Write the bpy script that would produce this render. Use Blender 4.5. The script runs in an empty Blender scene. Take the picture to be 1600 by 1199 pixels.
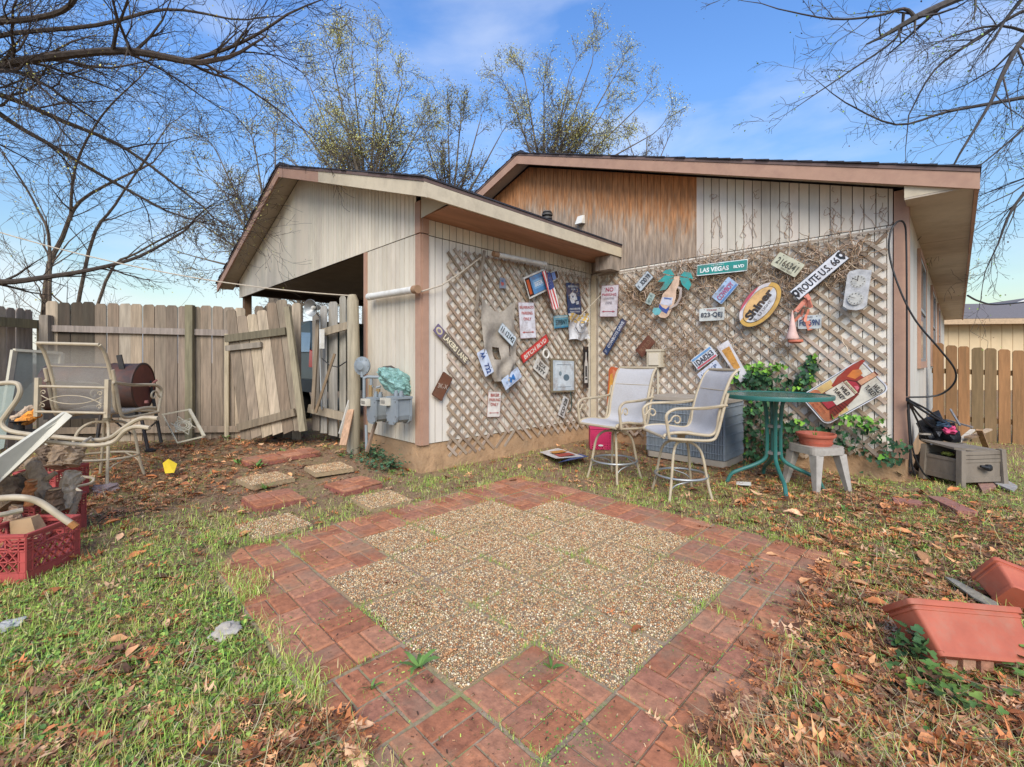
import bpy, bmesh, math, random
import numpy as np
from mathutils import Vector, Matrix, noise as mnoise
R = math.radians
random.seed(7); rng = np.random.default_rng(7)
S2 = math.sqrt(2)
scene = bpy.context.scene
COL = scene.collection
# ------------------------------------------------------------------ camera, world, sun, exposure
EYE = 1.25; F = 697.0; HX, HY = 800.0, 565.0
cam = bpy.data.cameras.new('camera'); camo = bpy.data.objects.new('camera', cam); COL.objects.link(camo)
camo.location = (0, 0, EYE); camo.rotation_euler = (R(90), 0, R(45))
cam.sensor_width = 36; cam.lens = 36 * F / 1600; cam.shift_y = -34.5 / 1600; cam.clip_end = 2000; cam.clip_start = .05
scene.camera = camo
SUN_EL, SUN_AZ = 40, 138          # azimuth measured from +y clockwise
world = bpy.data.worlds.new('World'); scene.world = world; world.use_nodes = True
nt = world.node_tree; nt.nodes.clear()
wo = nt.nodes.new('ShaderNodeOutputWorld'); bg = nt.nodes.new('ShaderNodeBackground')
sky = nt.nodes.new('ShaderNodeTexSky'); sky.sky_type = 'NISHITA'; sky.sun_disc = False
sky.sun_elevation = R(SUN_EL); sky.sun_rotation = R(SUN_AZ); sky.air_density = 1.6; sky.dust_density = .4; sky.ozone_density = 3.5
tc = nt.nodes.new('ShaderNodeTexCoord')
mp = nt.nodes.new('ShaderNodeMapping'); mp.inputs['Scale'].default_value = (1.0, 1.0, 3.2)
mp.inputs['Location'].default_value = (.9, .4, .35)
n1 = nt.nodes.new('ShaderNodeTexNoise'); n1.inputs['Scale'].default_value = 1.5; n1.inputs['Detail'].default_value = 9; n1.inputs['Roughness'].default_value = .52
n1.inputs['Distortion'].default_value = .25
rp = nt.nodes.new('ShaderNodeValToRGB'); rp.color_ramp.elements[0].position = .47; rp.color_ramp.elements[1].position = .80
sx = nt.nodes.new('ShaderNodeSeparateXYZ')
hz = nt.nodes.new('ShaderNodeMapRange'); hz.inputs['From Min'].default_value = .0; hz.inputs['From Max'].default_value = .34
hz.inputs['To Min'].default_value = .20; hz.inputs['To Max'].default_value = 0.0
ad = nt.nodes.new('ShaderNodeMath'); ad.operation = 'ADD'
mx = nt.nodes.new('ShaderNodeMix'); mx.data_type = 'RGBA'
mx.inputs[7].default_value = (4.6, 4.95, 5.6, 1)
sat = nt.nodes.new('ShaderNodeHueSaturation'); sat.inputs['Saturation'].default_value = 1.26; sat.inputs['Hue'].default_value = .514; sat.inputs['Value'].default_value = 1.25
L = nt.links.new
L(tc.outputs['Generated'], mp.inputs['Vector']); L(mp.outputs[0], n1.inputs['Vector'])
L(tc.outputs['Generated'], sx.inputs[0]); L(sx.outputs['Z'], hz.inputs['Value'])
L(n1.outputs[0], ad.inputs[0]); L(hz.outputs[0], ad.inputs[1]); L(ad.outputs[0], rp.inputs[0])
hv = nt.nodes.new('ShaderNodeMapRange'); hv.inputs['From Min'].default_value = .0; hv.inputs['From Max'].default_value = .5; hv.inputs['To Min'].default_value = .60; hv.inputs['To Max'].default_value = 1.22
L(sx.outputs['Z'], hv.inputs['Value']); L(hv.outputs[0], sat.inputs['Value'])
L(sky.outputs[0], sat.inputs['Color']); L(rp.outputs[0], mx.inputs[0]); L(sat.outputs[0], mx.inputs[6])
L(mx.outputs[2], bg.inputs['Color']); bg.inputs['Strength'].default_value = .10
L(bg.outputs[0], wo.inputs['Surface'])
sl = bpy.data.lights.new('sun', 'SUN'); sl.energy = 2.0; sl.angle = R(38); sl.color = (1, .93, .82)
so = bpy.data.objects.new('sun', sl); COL.objects.link(so)
sd = Vector((math.sin(R(SUN_AZ)) * math.cos(R(SUN_EL)), math.cos(R(SUN_AZ)) * math.cos(R(SUN_EL)), math.sin(R(SUN_EL))))
so.rotation_euler = sd.to_track_quat('Z', 'Y').to_euler(); so.location = (3, -6, 12)
vs = scene.view_settings; vs.view_transform = 'Standard'; vs.look = 'None'; vs.gamma = 1; vs.exposure = 1.02
scene.cycles.max_bounces = 6; scene.cycles.diffuse_bounces = 4; scene.cycles.transparent_max_bounces = 8

# ------------------------------------------------------------------ survey helpers (world is house-aligned; the lens looks along -x+y)
def W(X, Y, z=0.0): return Vector(((X - Y) / S2, (X + Y) / S2, z))
def ray(px, py):
    X = (px - HX) / F; return Vector(((X - 1) / S2, (X + 1) / S2, -(py - HY) / F))
def D(px, py, Y): return Vector((0, 0, EYE)) + ray(px, py) * Y
def G(px, py, z=0.0):
    r = ray(px, py); return Vector((0, 0, EYE)) + r * ((z - EYE) / r.z)
def OX(px, py, x): r = ray(px, py); return Vector((0, 0, EYE)) + r * (x / r.x)
def OY(px, py, y): r = ray(px, py); return Vector((0, 0, EYE)) + r * (y / r.y)
def sm(t): t = min(1, max(0, t)); return t * t * (3 - 2 * t)
def camxy(x, y): return (x + y) / S2, (y - x) / S2
def gz(x, y):
    X, Y = camxy(x, y)
    z = .10 * sm((Y - 3.8) / 2.2) * sm((-X - .8) / 1.6)
    inp = -3.5 < x < -.5 and .5 < y < 3.5
    z += .062 * math.exp(-((x + 3.48) ** 2 + (y - .56) ** 2) / .085)
    z += (0 if inp else .012) * mnoise.noise(Vector((x * 1.7, y * 1.7, 3)))
    return z - .012

# ------------------------------------------------------------------ colour / materials
def c(h, k=1.0):
    v = [int(h[i:i + 2], 16) / 255 for i in (0, 2, 4)]
    return tuple(k * (a / 12.92 if a <= .04045 else ((a + .055) / 1.055) ** 2.4) for a in v) + (1,)
MATS = {}
def M(name, base=None, rough=.75, var=.18, scale=9, bump=.15, dirt=None, damt=.5, dscale=3, metal=0, stretch=(1, 1, 1), attr=False, coat=0, spec=.4, bdist=.01, trans=0, ior=1.45, alpha=1, sheen=0, detail=6):
    if name in MATS: return MATS[name]
    m = bpy.data.materials.new(name); m.use_nodes = True; t = m.node_tree; b = t.nodes['Principled BSDF']
    tc = t.nodes.new('ShaderNodeTexCoord'); mp = t.nodes.new('ShaderNodeMapping'); mp.inputs['Scale'].default_value = stretch
    t.links.new(tc.outputs['Object'], mp.inputs[0])
    oi = t.nodes.new('ShaderNodeObjectInfo'); t.links.new(oi.outputs['Random'], mp.inputs['Location'])
    n = t.nodes.new('ShaderNodeTexNoise'); n.inputs['Scale'].default_value = scale; n.inputs['Detail'].default_value = detail; n.inputs['Roughness'].default_value = .62
    t.links.new(mp.outputs[0], n.inputs['Vector'])
    mr = t.nodes.new('ShaderNodeMapRange'); mr.inputs[1].default_value = .3; mr.inputs[2].default_value = .7
    mr.inputs[3].default_value = 1 - var; mr.inputs[4].default_value = 1 + var
    t.links.new(n.outputs[0], mr.inputs[0])
    mul = t.nodes.new('ShaderNodeVectorMath'); mul.operation = 'SCALE'
    if attr:
        a = t.nodes.new('ShaderNodeAttribute'); a.attribute_name = 'Col'; t.links.new(a.outputs['Color'], mul.inputs[0])
    else: mul.inputs[0].default_value = base[:3]
    t.links.new(mr.outputs[0], mul.inputs['Scale'])
    out = mul.outputs[0]
    if dirt:
        n2 = t.nodes.new('ShaderNodeTexNoise'); n2.inputs['Scale'].default_value = dscale; n2.inputs['Detail'].default_value = 8; n2.inputs['Roughness'].default_value = .7
        t.links.new(mp.outputs[0], n2.inputs['Vector'])
        r2 = t.nodes.new('ShaderNodeMapRange'); r2.inputs[1].default_value = .48; r2.inputs[2].default_value = .72; r2.inputs[3].default_value = 0; r2.inputs[4].default_value = damt
        t.links.new(n2.outputs[0], r2.inputs[0])
        x = t.nodes.new('ShaderNodeMix'); x.data_type = 'RGBA'; t.links.new(r2.outputs[0], x.inputs[0]); t.links.new(out, x.inputs[6]); x.inputs[7].default_value = dirt
        out = x.outputs[2]
    t.links.new(out, b.inputs['Base Color'])
    b.inputs['Roughness'].default_value = rough; b.inputs['Metallic'].default_value = metal; b.inputs['Specular IOR Level'].default_value = spec
    b.inputs['Coat Weight'].default_value = coat; b.inputs['Transmission Weight'].default_value = trans; b.inputs['Alpha'].default_value = alpha
    b.inputs['Sheen Weight'].default_value = sheen
    if bump:
        bp = t.nodes.new('ShaderNodeBump'); bp.inputs['Strength'].default_value = bump; bp.inputs['Distance'].default_value = bdist
        t.links.new(n.outputs[0], bp.inputs['Height']); t.links.new(bp.outputs[0], b.inputs['Normal'])
    MATS[name] = m; return m
def flat(h, k=.92, rough=.5):   # painted sheet-metal colour, a little weathered
    return M('paint_' + h, c(h, k), rough, .16, 11, .12, dirt=c('7a5f4a'), damt=.62, dscale=7)
cream = M('cream_paint', c('cbc0ae'), .8, .07, 5, .12, dirt=c('a09280'), damt=.4, dscale=2.6, stretch=(1, 1, .35))
cream2 = M('cream_trim', c('c6b89e'), .75, .08, 5, .1, dirt=c('948773'), damt=.5, dscale=4)
pink = M('pink_trim', c('ad8973'), .75, .07, 6, .1, dirt=c('8f6a5c'), damt=.45, dscale=5)
soffit = M('soffit_paint', c('bcae9a'), .8, .08, 3, .08, dirt=c('7c6b55'), damt=.5, dscale=1.6)
plybrown = M('bare_plywood', c('b08264'), .75, .25, 6, .15, stretch=(3, .35, 3), dirt=c('6f4a31'), damt=.6)
shingle = M('shingle', c('35343a'), .9, .45, 40, .5)
concrete = M('foundation_concrete', c('ad8b68'), .9, .28, 7, .9, bdist=.03, dirt=c('7b6a54'), damt=.8, dscale=3.5)
woodgrey = M('weathered_picket', attr=True, rough=.85, var=.3, scale=7, bump=.5, stretch=(4, 4, .35), dirt=c('565244'), damt=.45, dscale=2)
woodnew = M('stained_picket', attr=True, rough=.8, var=.22, scale=7, bump=.35, stretch=(4, 4, .4), dirt=c('5b4c30'), damt=.55, dscale=2.2)
lathm = M('lattice_wood', attr=True, rough=.88, var=.22, scale=12, bump=.3, dirt=c('75624c'), damt=.4, dscale=3)
dark = M('dark_inside', c('5a4b3c'), .9, .2, 4, 0)
tan = M('tan_powder_coat', c('b3a489'), .45, .08, 12, .05, dirt=c('7c5a3a'), damt=.3, dscale=8)
black = M('black_plastic', c('1b1b1d'), .5, .2, 10, .1)
blackm = M('black_iron', c('242220'), .6, .3, 12, .3, dirt=c('4f3626'), damt=.5)
white = M('white_plastic', c('d8d5cc'), .5, .08, 8, .05, dirt=c('8f8472'), damt=.5, dscale=5)
galv = M('galvanised', c('9a9c9b'), .45, .15, 12, .1, metal=.5, dirt=c('6d6256'), damt=.4)
ropem = M('rope', c('b9ac98'), .9, .2, 40, .3)

# ------------------------------------------------------------------ mesh builder
class MB:
    def __init__(s): s.v = []; s.f = []; s.mi = []; s.col = []; s.cur = 0; s.cc = (1, 1, 1, 1); s.smooth = False
    def add(s, vs, fs):
        o = len(s.v); s.v += [tuple(p) for p in vs]; s.col += [s.cc] * len(vs)
        for f in fs: s.f.append(tuple(o + i for i in f)); s.mi.append(s.cur)
        return s
    def hexa(s, p):   # 8 points: bottom 4 ccw, top 4
        return s.add(p, [(0, 3, 2, 1), (4, 5, 6, 7), (0, 1, 5, 4), (1, 2, 6, 5), (2, 3, 7, 6), (3, 0, 4, 7)])
    def box(s, a, b):
        x0, y0, z0 = a; x1, y1, z1 = b
        if x0 > x1: x0, x1 = x1, x0
        if y0 > y1: y0, y1 = y1, y0
        if z0 > z1: z0, z1 = z1, z0
        return s.hexa([(x0, y0, z0), (x1, y0, z0), (x1, y1, z0), (x0, y1, z0), (x0, y0, z1), (x1, y0, z1), (x1, y1, z1), (x0, y1, z1)])
    def beam(s, a, b, w, h, up=(0, 0, 1), w2=None, h2=None):   # box from a to b; w across, h along up
        a = Vector(a); b = Vector(b); d = (b - a).normalized(); up = Vector(up)
        r = d.cross(up)
        if r.length < 1e-4: r = d.cross(Vector((1, 0, 0)))
        r.normalize(); u = r.cross(d).normalized(); w2 = w if w2 is None else w2; h2 = h if h2 is None else h2
        q = []
        for p, ww, hh in ((a, w, h), (b, w2, h2)):
            q += [p - r * ww / 2 - u * hh / 2, p + r * ww / 2 - u * hh / 2, p + r * ww / 2 + u * hh / 2, p - r * ww / 2 + u * hh / 2]
        return s.hexa(q)
    def tube(s, pts, r, n=8, caps=True, closed=False):
        pts = [Vector(p) for p in pts]; k = len(pts)
        rs = r if isinstance(r, (list, tuple)) else [r] * k
        o = len(s.v); prev = None; ring = []
        for i, p in enumerate(pts):
            if closed: d = pts[(i + 1) % k] - pts[i - 1]
            else: d = pts[min(i + 1, k - 1)] - pts[max(i - 1, 0)]
            d.normalize()
            if prev is None:
                a = Vector((0, 0, 1)) if abs(d.z) < .9 else Vector((1, 0, 0)); prev = d.cross(a).normalized()
            else:
                prev = prev - d * prev.dot(d)
                prev.normalize()
            b = d.cross(prev)
            for j in range(n):
                t = 2 * math.pi * j / n; ring.append(p + (prev * math.cos(t) + b * math.sin(t)) * rs[i])
        fs = []
        for i in range(k if closed else k - 1):
            i2 = (i + 1) % k
            for j in range(n): fs.append((i * n + j, i * n + (j + 1) % n, i2 * n + (j + 1) % n, i2 * n + j))
        if caps and not closed: fs += [tuple(range(n))[::-1], tuple((k - 1) * n + j for j in range(n))]
        return s.add(ring, fs)
    def lathe(s, prof, n=24, loc=(0, 0, 0), mat=None):   # prof: (r, z)
        loc = Vector(loc); vs = []
        for (r, z) in prof:
            for j in range(n):
                t = 2 * math.pi * j / n; p = Vector((r * math.cos(t), r * math.sin(t), z))
                vs.append((mat @ p if mat else p) + loc)
        fs = [(i * n + j, i * n + (j + 1) % n, (i + 1) * n + (j + 1) % n, (i + 1) * n + j) for i in range(len(prof) - 1) for j in range(n)]
        return s.add(vs, fs)
    def prism(s, pts, n, t):  # polygon pts (3D, coplanar), thickness t along -n
        pts = [Vector(p) for p in pts]; n = Vector(n); k = len(pts)
        return s.add(pts + [p - n * t for p in pts], [tuple(range(k)), tuple(range(2 * k - 1, k - 1, -1))] + [(i, i + k, (i + 1) % k + k, (i + 1) % k) for i in range(k)])
    def build(s, name, mats, parent=None, world=True, smooth=None, kind=None, auto=None):
        if not isinstance(mats, (list, tuple)): mats = [mats]
        me = bpy.data.meshes.new(name); V = np.array(s.v, dtype=np.float64).reshape(-1, 3)
        ob = bpy.data.objects.new(name, me)
        if parent is not None:
            ob.parent = parent
            if world:
                mi = np.array(wmat(parent).inverted()); V = V @ mi[:3, :3].T + mi[:3, 3]
        elif world:
            lo, hi = V.min(0), V.max(0); ctr = np.array([(lo[0] + hi[0]) / 2, (lo[1] + hi[1]) / 2, lo[2]]); V = V - ctr; ob.location = ctr
        me.from_pydata(V.tolist(), [], s.f)
        for m in mats: me.materials.append(m)
        if len(mats) > 1: me.polygons.foreach_set('material_index', s.mi)
        a = me.color_attributes.new('Col', 'FLOAT_COLOR', 'POINT'); a.data.foreach_set('color', np.array(s.col, dtype=np.float32).ravel())
        bm = bmesh.new(); bm.from_mesh(me); bmesh.ops.recalc_face_normals(bm, faces=bm.faces) if len(s.f) < 60000 else None
        if s.smooth or smooth:
            for f in bm.faces: f.smooth = True
            for e in bm.edges:
                if len(e.link_faces) == 2 and e.calc_face_angle(0) > .75: e.smooth = False
        bm.to_mesh(me); bm.free()
        COL.objects.link(ob)
        if kind: ob['kind'] = kind
        return ob
def wmat(o):
    m = o.matrix_basis.copy()
    return wmat(o.parent) @ m if o.parent else m
def npmesh(name, V, Fc, mats, cols=None, parent=None, kind=None, smooth=False):   # numpy arrays, faces all the same size
    me = bpy.data.meshes.new(name); k = Fc.shape[1]
    me.vertices.add(len(V)); me.vertices.foreach_set('co', V.astype(np.float32).ravel())
    me.loops.add(Fc.size); me.loops.foreach_set('vertex_index', Fc.astype(np.int32).ravel())
    me.polygons.add(len(Fc)); me.polygons.foreach_set('loop_start', np.arange(0, Fc.size, k, dtype=np.int32)); me.polygons.foreach_set('loop_total', np.full(len(Fc), k, dtype=np.int32))
    if smooth: me.polygons.foreach_set('use_smooth', np.ones(len(Fc), dtype=bool))
    me.materials.append(mats)
    if cols is not None:
        a = me.color_attributes.new('Col', 'FLOAT_COLOR', 'POINT'); a.data.foreach_set('color', np.concatenate([cols, np.ones((len(cols), 1))], 1).astype(np.float32).ravel())
    me.update(calc_edges=True); me.validate()
    ob = bpy.data.objects.new(name, me); COL.objects.link(ob); ob.parent = parent
    if kind: ob['kind'] = kind
    return ob
def tag(o, label, cat, group=None, kind=None):
    o['label'] = label; o['category'] = cat
    if group: o['group'] = group
    if kind: o['kind'] = kind
    return o
def empty(name, loc, label=None, cat=None, group=None, yaw=0, mat=None, kind=None):
    o = bpy.data.objects.new(name, None); COL.objects.link(o); o.empty_display_size = .1
    if mat is not None: o.matrix_world = mat; o.matrix_basis = mat
    else: o.location = loc; o.rotation_euler = (0, 0, yaw)
    if label: tag(o, label, cat, group, kind)
    return o
def copy_tree(o, parent=None):
    cpy = o.copy(); COL.objects.link(cpy); cpy.parent = parent
    for ch in list(o.children):
        copy_tree(ch, cpy)
    return cpy
def jit(col, a=.12, rnd=random):
    k = 1 + rnd.uniform(-a, a); return (col[0] * k * (1 + rnd.uniform(-a, a) * .3), col[1] * k, col[2] * k * (1 + rnd.uniform(-a, a) * .3), 1)
# ================================================================== GROUND
def axis(lo, hi, step, far=400):
    a = list(np.arange(lo, hi, step)); s = step; p = hi; r = []
    while p < far: r.append(p); s *= 1.35; p += s
    s = step; p = lo - step; l = []
    while p > -far: l.append(p); s *= 1.35; p -= s
    return np.array(l[::-1] + a + r)
ax, ay = axis(-10, 5, .09), axis(-1, 13, .09)
VX, VY = np.meshgrid(ax, ay, indexing='ij')
VZ = np.array([[gz(x, y) for y in ay] for x in ax])
Vg = np.stack([VX, VY, VZ], -1).reshape(-1, 3); nx, ny = len(ax), len(ay)
I, J = np.meshgrid(np.arange(nx - 1), np.arange(ny - 1), indexing='ij'); I = I.ravel(); J = J.ravel()
Fg = np.stack([I * ny + J, (I + 1) * ny + J, (I + 1) * ny + J + 1, I * ny + J + 1], -1)
def ground_mat():
    m = bpy.data.materials.new('soil'); m.use_nodes = True; t = m.node_tree; b = t.nodes['Principled BSDF']; l = t.links.new
    tc = t.nodes.new('ShaderNodeTexCoord')
    def nz(s, d=8, r=.65):
        n = t.nodes.new('ShaderNodeTexNoise'); n.inputs['Scale'].default_value = s; n.inputs['Detail'].default_value = d; n.inputs['Roughness'].default_value = r
        l(tc.outputs['Object'], n.inputs['Vector']); return n
    def ramp(n, a, bb, c0, c1):
        r = t.nodes.new('ShaderNodeValToRGB'); r.color_ramp.elements[0].position = a; r.color_ramp.elements[1].position = bb
        r.color_ramp.elements[0].color = c0; r.color_ramp.elements[1].color = c1; l(n.outputs[0], r.inputs[0]); return r
    def mix(f, a, bb):
        x = t.nodes.new('ShaderNodeMix'); x.data_type = 'RGBA'; l(f, x.inputs[0]); l(a, x.inputs[6]); l(bb, x.inputs[7]); return x.outputs[2]
    fine = nz(60, 8, .8); big = nz(1.1); med = nz(9)
    soil = ramp(fine, .35, .68, c('5c4230'), c('b08c6c')); moss = ramp(fine, .35, .65, c('5c5a30'), c('94904e'))
    f1 = ramp(med, .42, .62, (0, 0, 0, 1), (1, 1, 1, 1)); f2 = ramp(big, .38, .62, (.12, .12, .12, 1), (.85, .85, .85, 1))
    mm = t.nodes.new('ShaderNodeMath'); mm.operation = 'MULTIPLY'; l(f1.outputs[0], mm.inputs[0]); l(f2.outputs[0], mm.inputs[1])
    l(mix(mm.outputs[0], soil.outputs[0], moss.outputs[0]), b.inputs['Base Color'])
    b.inputs['Roughness'].default_value = .95; bp = t.nodes.new('ShaderNodeBump'); bp.inputs['Strength'].default_value = .8; bp.inputs['Distance'].default_value = .012
    l(fine.outputs[0], bp.inputs['Height']); l(bp.outputs[0], b.inputs['Normal']); return m
soilm = ground_mat()
npmesh('ground', Vg, Fg, soilm, kind='structure', smooth=True)

# ================================================================== PATIO
PT = .41; PX0, PY0 = -3.37, .635       # 7 x 7 pavers
redm = M('red_brick_paver', attr=True, rough=.9, var=.30, scale=30, bump=.5, dirt=c('8a7860'), damt=.8, dscale=3)
pebm = M('pebble', attr=True, rough=.55, var=.12, scale=60, bump=.1)
mort = M('pebble_mortar', c('a08a6a'), .95, .25, 60, .4)
jointm = M('joint_sand', c('97826a'), .95, .35, 40, .4, dirt=c('8a9448'), damt=.8, dscale=6)
def brick_variant(k):
    rd = random.Random(k); b = MB(); h = PT / 2 - .004; q = PT / 4
    def brick(x0, y0, x1, y1):
        g = .0035; e = .007; z = rd.uniform(-.002, .002); x0 += g; y0 += g; x1 -= g; y1 -= g
        b.cc = jit(c(rd.choice(['a96c4c', 'ae7352', 'a0664a', 'b07a5c', 'a46e54']), .95), .07, rd)
        j = lambda: rd.uniform(-.002, .002)
        base = [(x0, y0), (x1, y0), (x1, y1), (x0, y1)]; top = [(x0 + e + j(), y0 + e + j()), (x1 - e + j(), y0 + e + j()), (x1 - e + j(), y1 - e + j()), (x0 + e + j(), y1 - e + j())]
        b.add([(x, y, -.02) for x, y in base] + [(x, y, -.006 + z) for x, y in base] + [(x, y, z + rd.uniform(-.001, .001)) for x, y in top],
              [(0, 1, 5, 4), (1, 2, 6, 5), (2, 3, 7, 6), (3, 0, 4, 7), (4, 5, 9, 8), (5, 6, 10, 9), (6, 7, 11, 10), (7, 4, 8, 11), (8, 9, 10, 11)])
    for qi, (ox, oy) in enumerate(((-1, -1), (0, -1), (-1, 0), (0, 0))):
        X, Y = ox * h, oy * h; hor = (qi in (0, 3))
        for s in (0, 1):
            if hor: brick(X, Y + s * h / 2, X + h, Y + (s + 1) * h / 2)
            else: brick(X + s * h / 2, Y, X + (s + 1) * h / 2, Y + h)
    return b
def pebble_variant(k, hs=PT / 2 - .007, n=4600):
    rg = np.random.default_rng(k)
    bm = bmesh.new(); bmesh.ops.create_icosphere(bm, subdivisions=1, radius=1); bv = np.array([v.co[:] for v in bm.verts]); bf = np.array([[v.index for v in f.verts] for f in bm.faces]); bm.free()
    pts = []; grid = {}
    for _ in range(n * 4):
        p = rg.uniform(-hs + .003, hs - .003, 2); r = rg.uniform(.0026, .0062); key = (int(p[0] // .0105), int(p[1] // .0105)); ok = True
        for i in (-1, 0, 1):
            for jn in (-1, 0, 1):
                for (q, rr) in grid.get((key[0] + i, key[1] + jn), []):
                    if (q[0] - p[0]) ** 2 + (q[1] - p[1]) ** 2 < (.8 * (r + rr)) ** 2: ok = False
        if ok: grid.setdefault(key, []).append((p, r)); pts.append((p[0], p[1], r))
        if len(pts) >= n: break
    P = np.array(pts); k2 = len(P); sc = P[:, 2:3] * rg.uniform(.8, 1.25, (k2, 3)); sc[:, 2] *= .75
    a = rg.uniform(0, 6.28, k2); ca, sa = np.cos(a), np.sin(a)
    V = bv[None] * sc[:, None]; x = V[..., 0] * ca[:, None] - V[..., 1] * sa[:, None]; y = V[..., 0] * sa[:, None] + V[..., 1] * ca[:, None]
    V = np.stack([x + P[:, 0:1], y + P[:, 1:2], V[..., 2] - .001 + rg.uniform(-.002, .002, (k2, 1))], -1)
    pal = np.array([c(h)[:3] for h in ['d8c8ac', 'c9a887', 'bf9a78', 'e6dccb', 'a98a70', 'a0978a', 'c7b08a', 'b07a54', '7f766a', 'd2b99a', 'bfae94', 'd0a882', 'a07860']])
    C = np.repeat(pal[rg.integers(0, len(pal), k2)] * rg.uniform(.75, 1.2, (k2, 1)) * np.array([1.0, .92, .74]), len(bv), 0)
    Fc = (bf[None] + (np.arange(k2) * len(bv))[:, None, None]).reshape(-1, 3)
    return V.reshape(-1, 3), Fc, C
BRV = [brick_variant(k) for k in range(4)]
def slab_mb(hs, t=.04, z=-.006):
    b = MB(); b.box((-hs, -hs, z - t), (hs, hs, z)); return b
br0 = [b.build('brick_paver', redm, world=False) for b in BRV]
pb0 = []
for k in range(3):
    V, Fc, C = pebble_variant(50 + k); o = npmesh('pebble_paver', V, Fc, pebm, C, smooth=True); pb0.append(o)
slab0 = slab_mb(PT / 2 - .004).build('mortar_bed', mort, world=False)
patio = empty('patio', (PX0 + 3.5 * PT, PY0 + 3.5 * PT, .012)); patio['kind'] = 'structure'; patio['label'] = 'square patio of pebble pavers with a red brick border'
jb = MB(); jb.box((PX0 - .01, PY0 - .01, -.07), (PX0 + 7 * PT + .01, PY0 + 7 * PT + .01, .0045)); jb.build('joint_bed', jointm, patio)
used = set()
def put(src, loc, rot, parent):
    if src.name in used: o = src.copy(); COL.objects.link(o)
    else: o = src; used.add(src.name)
    o.parent = parent; o.location = loc; o.rotation_euler = rot; return o
def peb_at(loc, rot, parent, rd):
    o = put(rd.choice(pb0), loc, rot, parent); put(slab0, (0, 0, -.0), (0, 0, 0), o); return o
rd = random.Random(4)
for i in range(7):
    for j in range(7):
        inner = 1 <= i <= 5 and 1 <= j <= 5 and not (i in (1, 5) and j in (1, 5))
        loc = ((i - 3) * PT + rd.uniform(-.003, .003), (j - 3) * PT + rd.uniform(-.003, .003), rd.uniform(-.003, .004) - .0)
        rot = (rd.uniform(-.008, .008), rd.uniform(-.008, .008), rd.randrange(4) * math.pi / 2 + rd.uniform(-.012, .012))
        if inner: peb_at(loc, rot, patio, rd)
        else: put(rd.choice(br0), loc, rot, patio)
# stepping stones leading to the gate
steps = [('b', 410, 727, 4, 'red brick stepping stone farthest to the left, sunk in leaves by the fence'), ('b', 466, 718, -4, 'red brick stepping stone nearest the wooden gate'),
         ('p', 415, 753, 6, 'raised pebble stepping stone on the left between two red ones'), ('p', 514, 738, -5, 'raised pebble stepping stone close to the gas meters'),
         ('b', 428, 779, 2, 'red brick stepping stone lying lowest on the left of the path'), ('b', 552, 757, 3, 'red brick stepping stone in the middle between pebble slabs'),
         ('p', 596, 778, 0, 'pebble stepping stone touching the back edge of the brick border'), ('p', 428, 818, 5, 'half buried pebble stepping stone with grass growing over it')]
for kd, px, py, a, lab in steps:
    p = G(px, py, .03); z = gz(p.x, p.y)
    e = empty('stepping_stone', (p.x, p.y, z + (.045 if py < 800 and px != 596 else .02)), lab, 'stepping stone', 'stepping stones beside the patio', yaw=R(a))
    if kd == 'b':
        put(rd.choice(br0), (0, 0, .012), (R(rd.uniform(-2, 2)), R(rd.uniform(-2, 2)), 0), e); slab_mb(PT / 2 - .003).build('slab', redm, e, world=False)
        e.children[-1].data.color_attributes['Col'].data.foreach_set('color', [.28, .10, .07, 1] * 8)
    else: peb_at((0, 0, .01), (R(rd.uniform(-2, 2)), R(rd.uniform(-2, 2)), 0), e, rd)
for nm, p0, p1, lab in (('loose_brick', (1395, 786), (1440, 792), 'reddish flat brick slab lying in the grass left of its neighbour, right of the table'), ('loose_brick', (1462, 782), (1512, 806), 'reddish brick slab lying askew in the grass in front of the planter box')):
    a, b_ = G(*p0), G(*p1); mb = MB(); mb.cc = c('99685a'); mb.beam(a + Vector((0, 0, .012)), b_ + Vector((0, 0, .012)), .13, .05)
    tag(mb.build(nm, redm), lab, 'brick', 'loose bricks on the grass')

# ================================================================== HOUSE (shared planes)
YW1, XS1, YW2, XS2 = 2.84, -4.29, 6.165, -.376
XL1, RX1 = -11.72, -8.0; SL1 = .338; TOP1 = 4.52; EV1 = .58; OV = .36
RX2 = -5.70; SL2 = .352; TOP2 = 5.06; XE2 = .15; YB2 = 24.0
BRK = 2.69
def siding(b, axis, fixed, out, a0, a1, z0f, z1f, pitch=.1016, groove=.009, depth=.007, colf=None):
    """grooved board siding between a0..a1 on plane axis=fixed; out = sign of outward normal."""
    P = (lambda a, z, d: (fixed + out * d, a, z)) if axis == 'x' else (lambda a, z, d: (a, fixed + out * d, z))
    b.cc = (.12, .1, .08, 1)
    n = max(1, int(round((a1 - a0) / .5)))
    for i in range(n):   # backing in pieces (follows the slope)
        s, e = a0 + (a1 - a0) * i / n, a0 + (a1 - a0) * (i + 1) / n
        b.add([P(s, z0f(s), 0), P(e, z0f(e), 0), P(e, z1f(e), 0), P(s, z1f(s), 0)], [(0, 1, 2, 3)])
    a = a0
    while a < a1 - .002:
        e = min(a + pitch - groove, a1); b.cc = colf((a + e) / 2) if colf else (1, 1, 1, 1)
        v = [P(a, z0f(a), 0), P(e, z0f(e), 0), P(e, z1f(e), 0), P(a, z1f(a), 0), P(a, z0f(a), depth), P(e, z0f(e), depth), P(e, z1f(e), depth), P(a, z1f(a), depth)]
        b.add(v, [(4, 5, 6, 7), (0, 1, 5, 4), (1, 2, 6, 5), (2, 3, 7, 6), (3, 0, 4, 7)]); a += pitch
K = lambda v: (lambda a: v)
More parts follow.
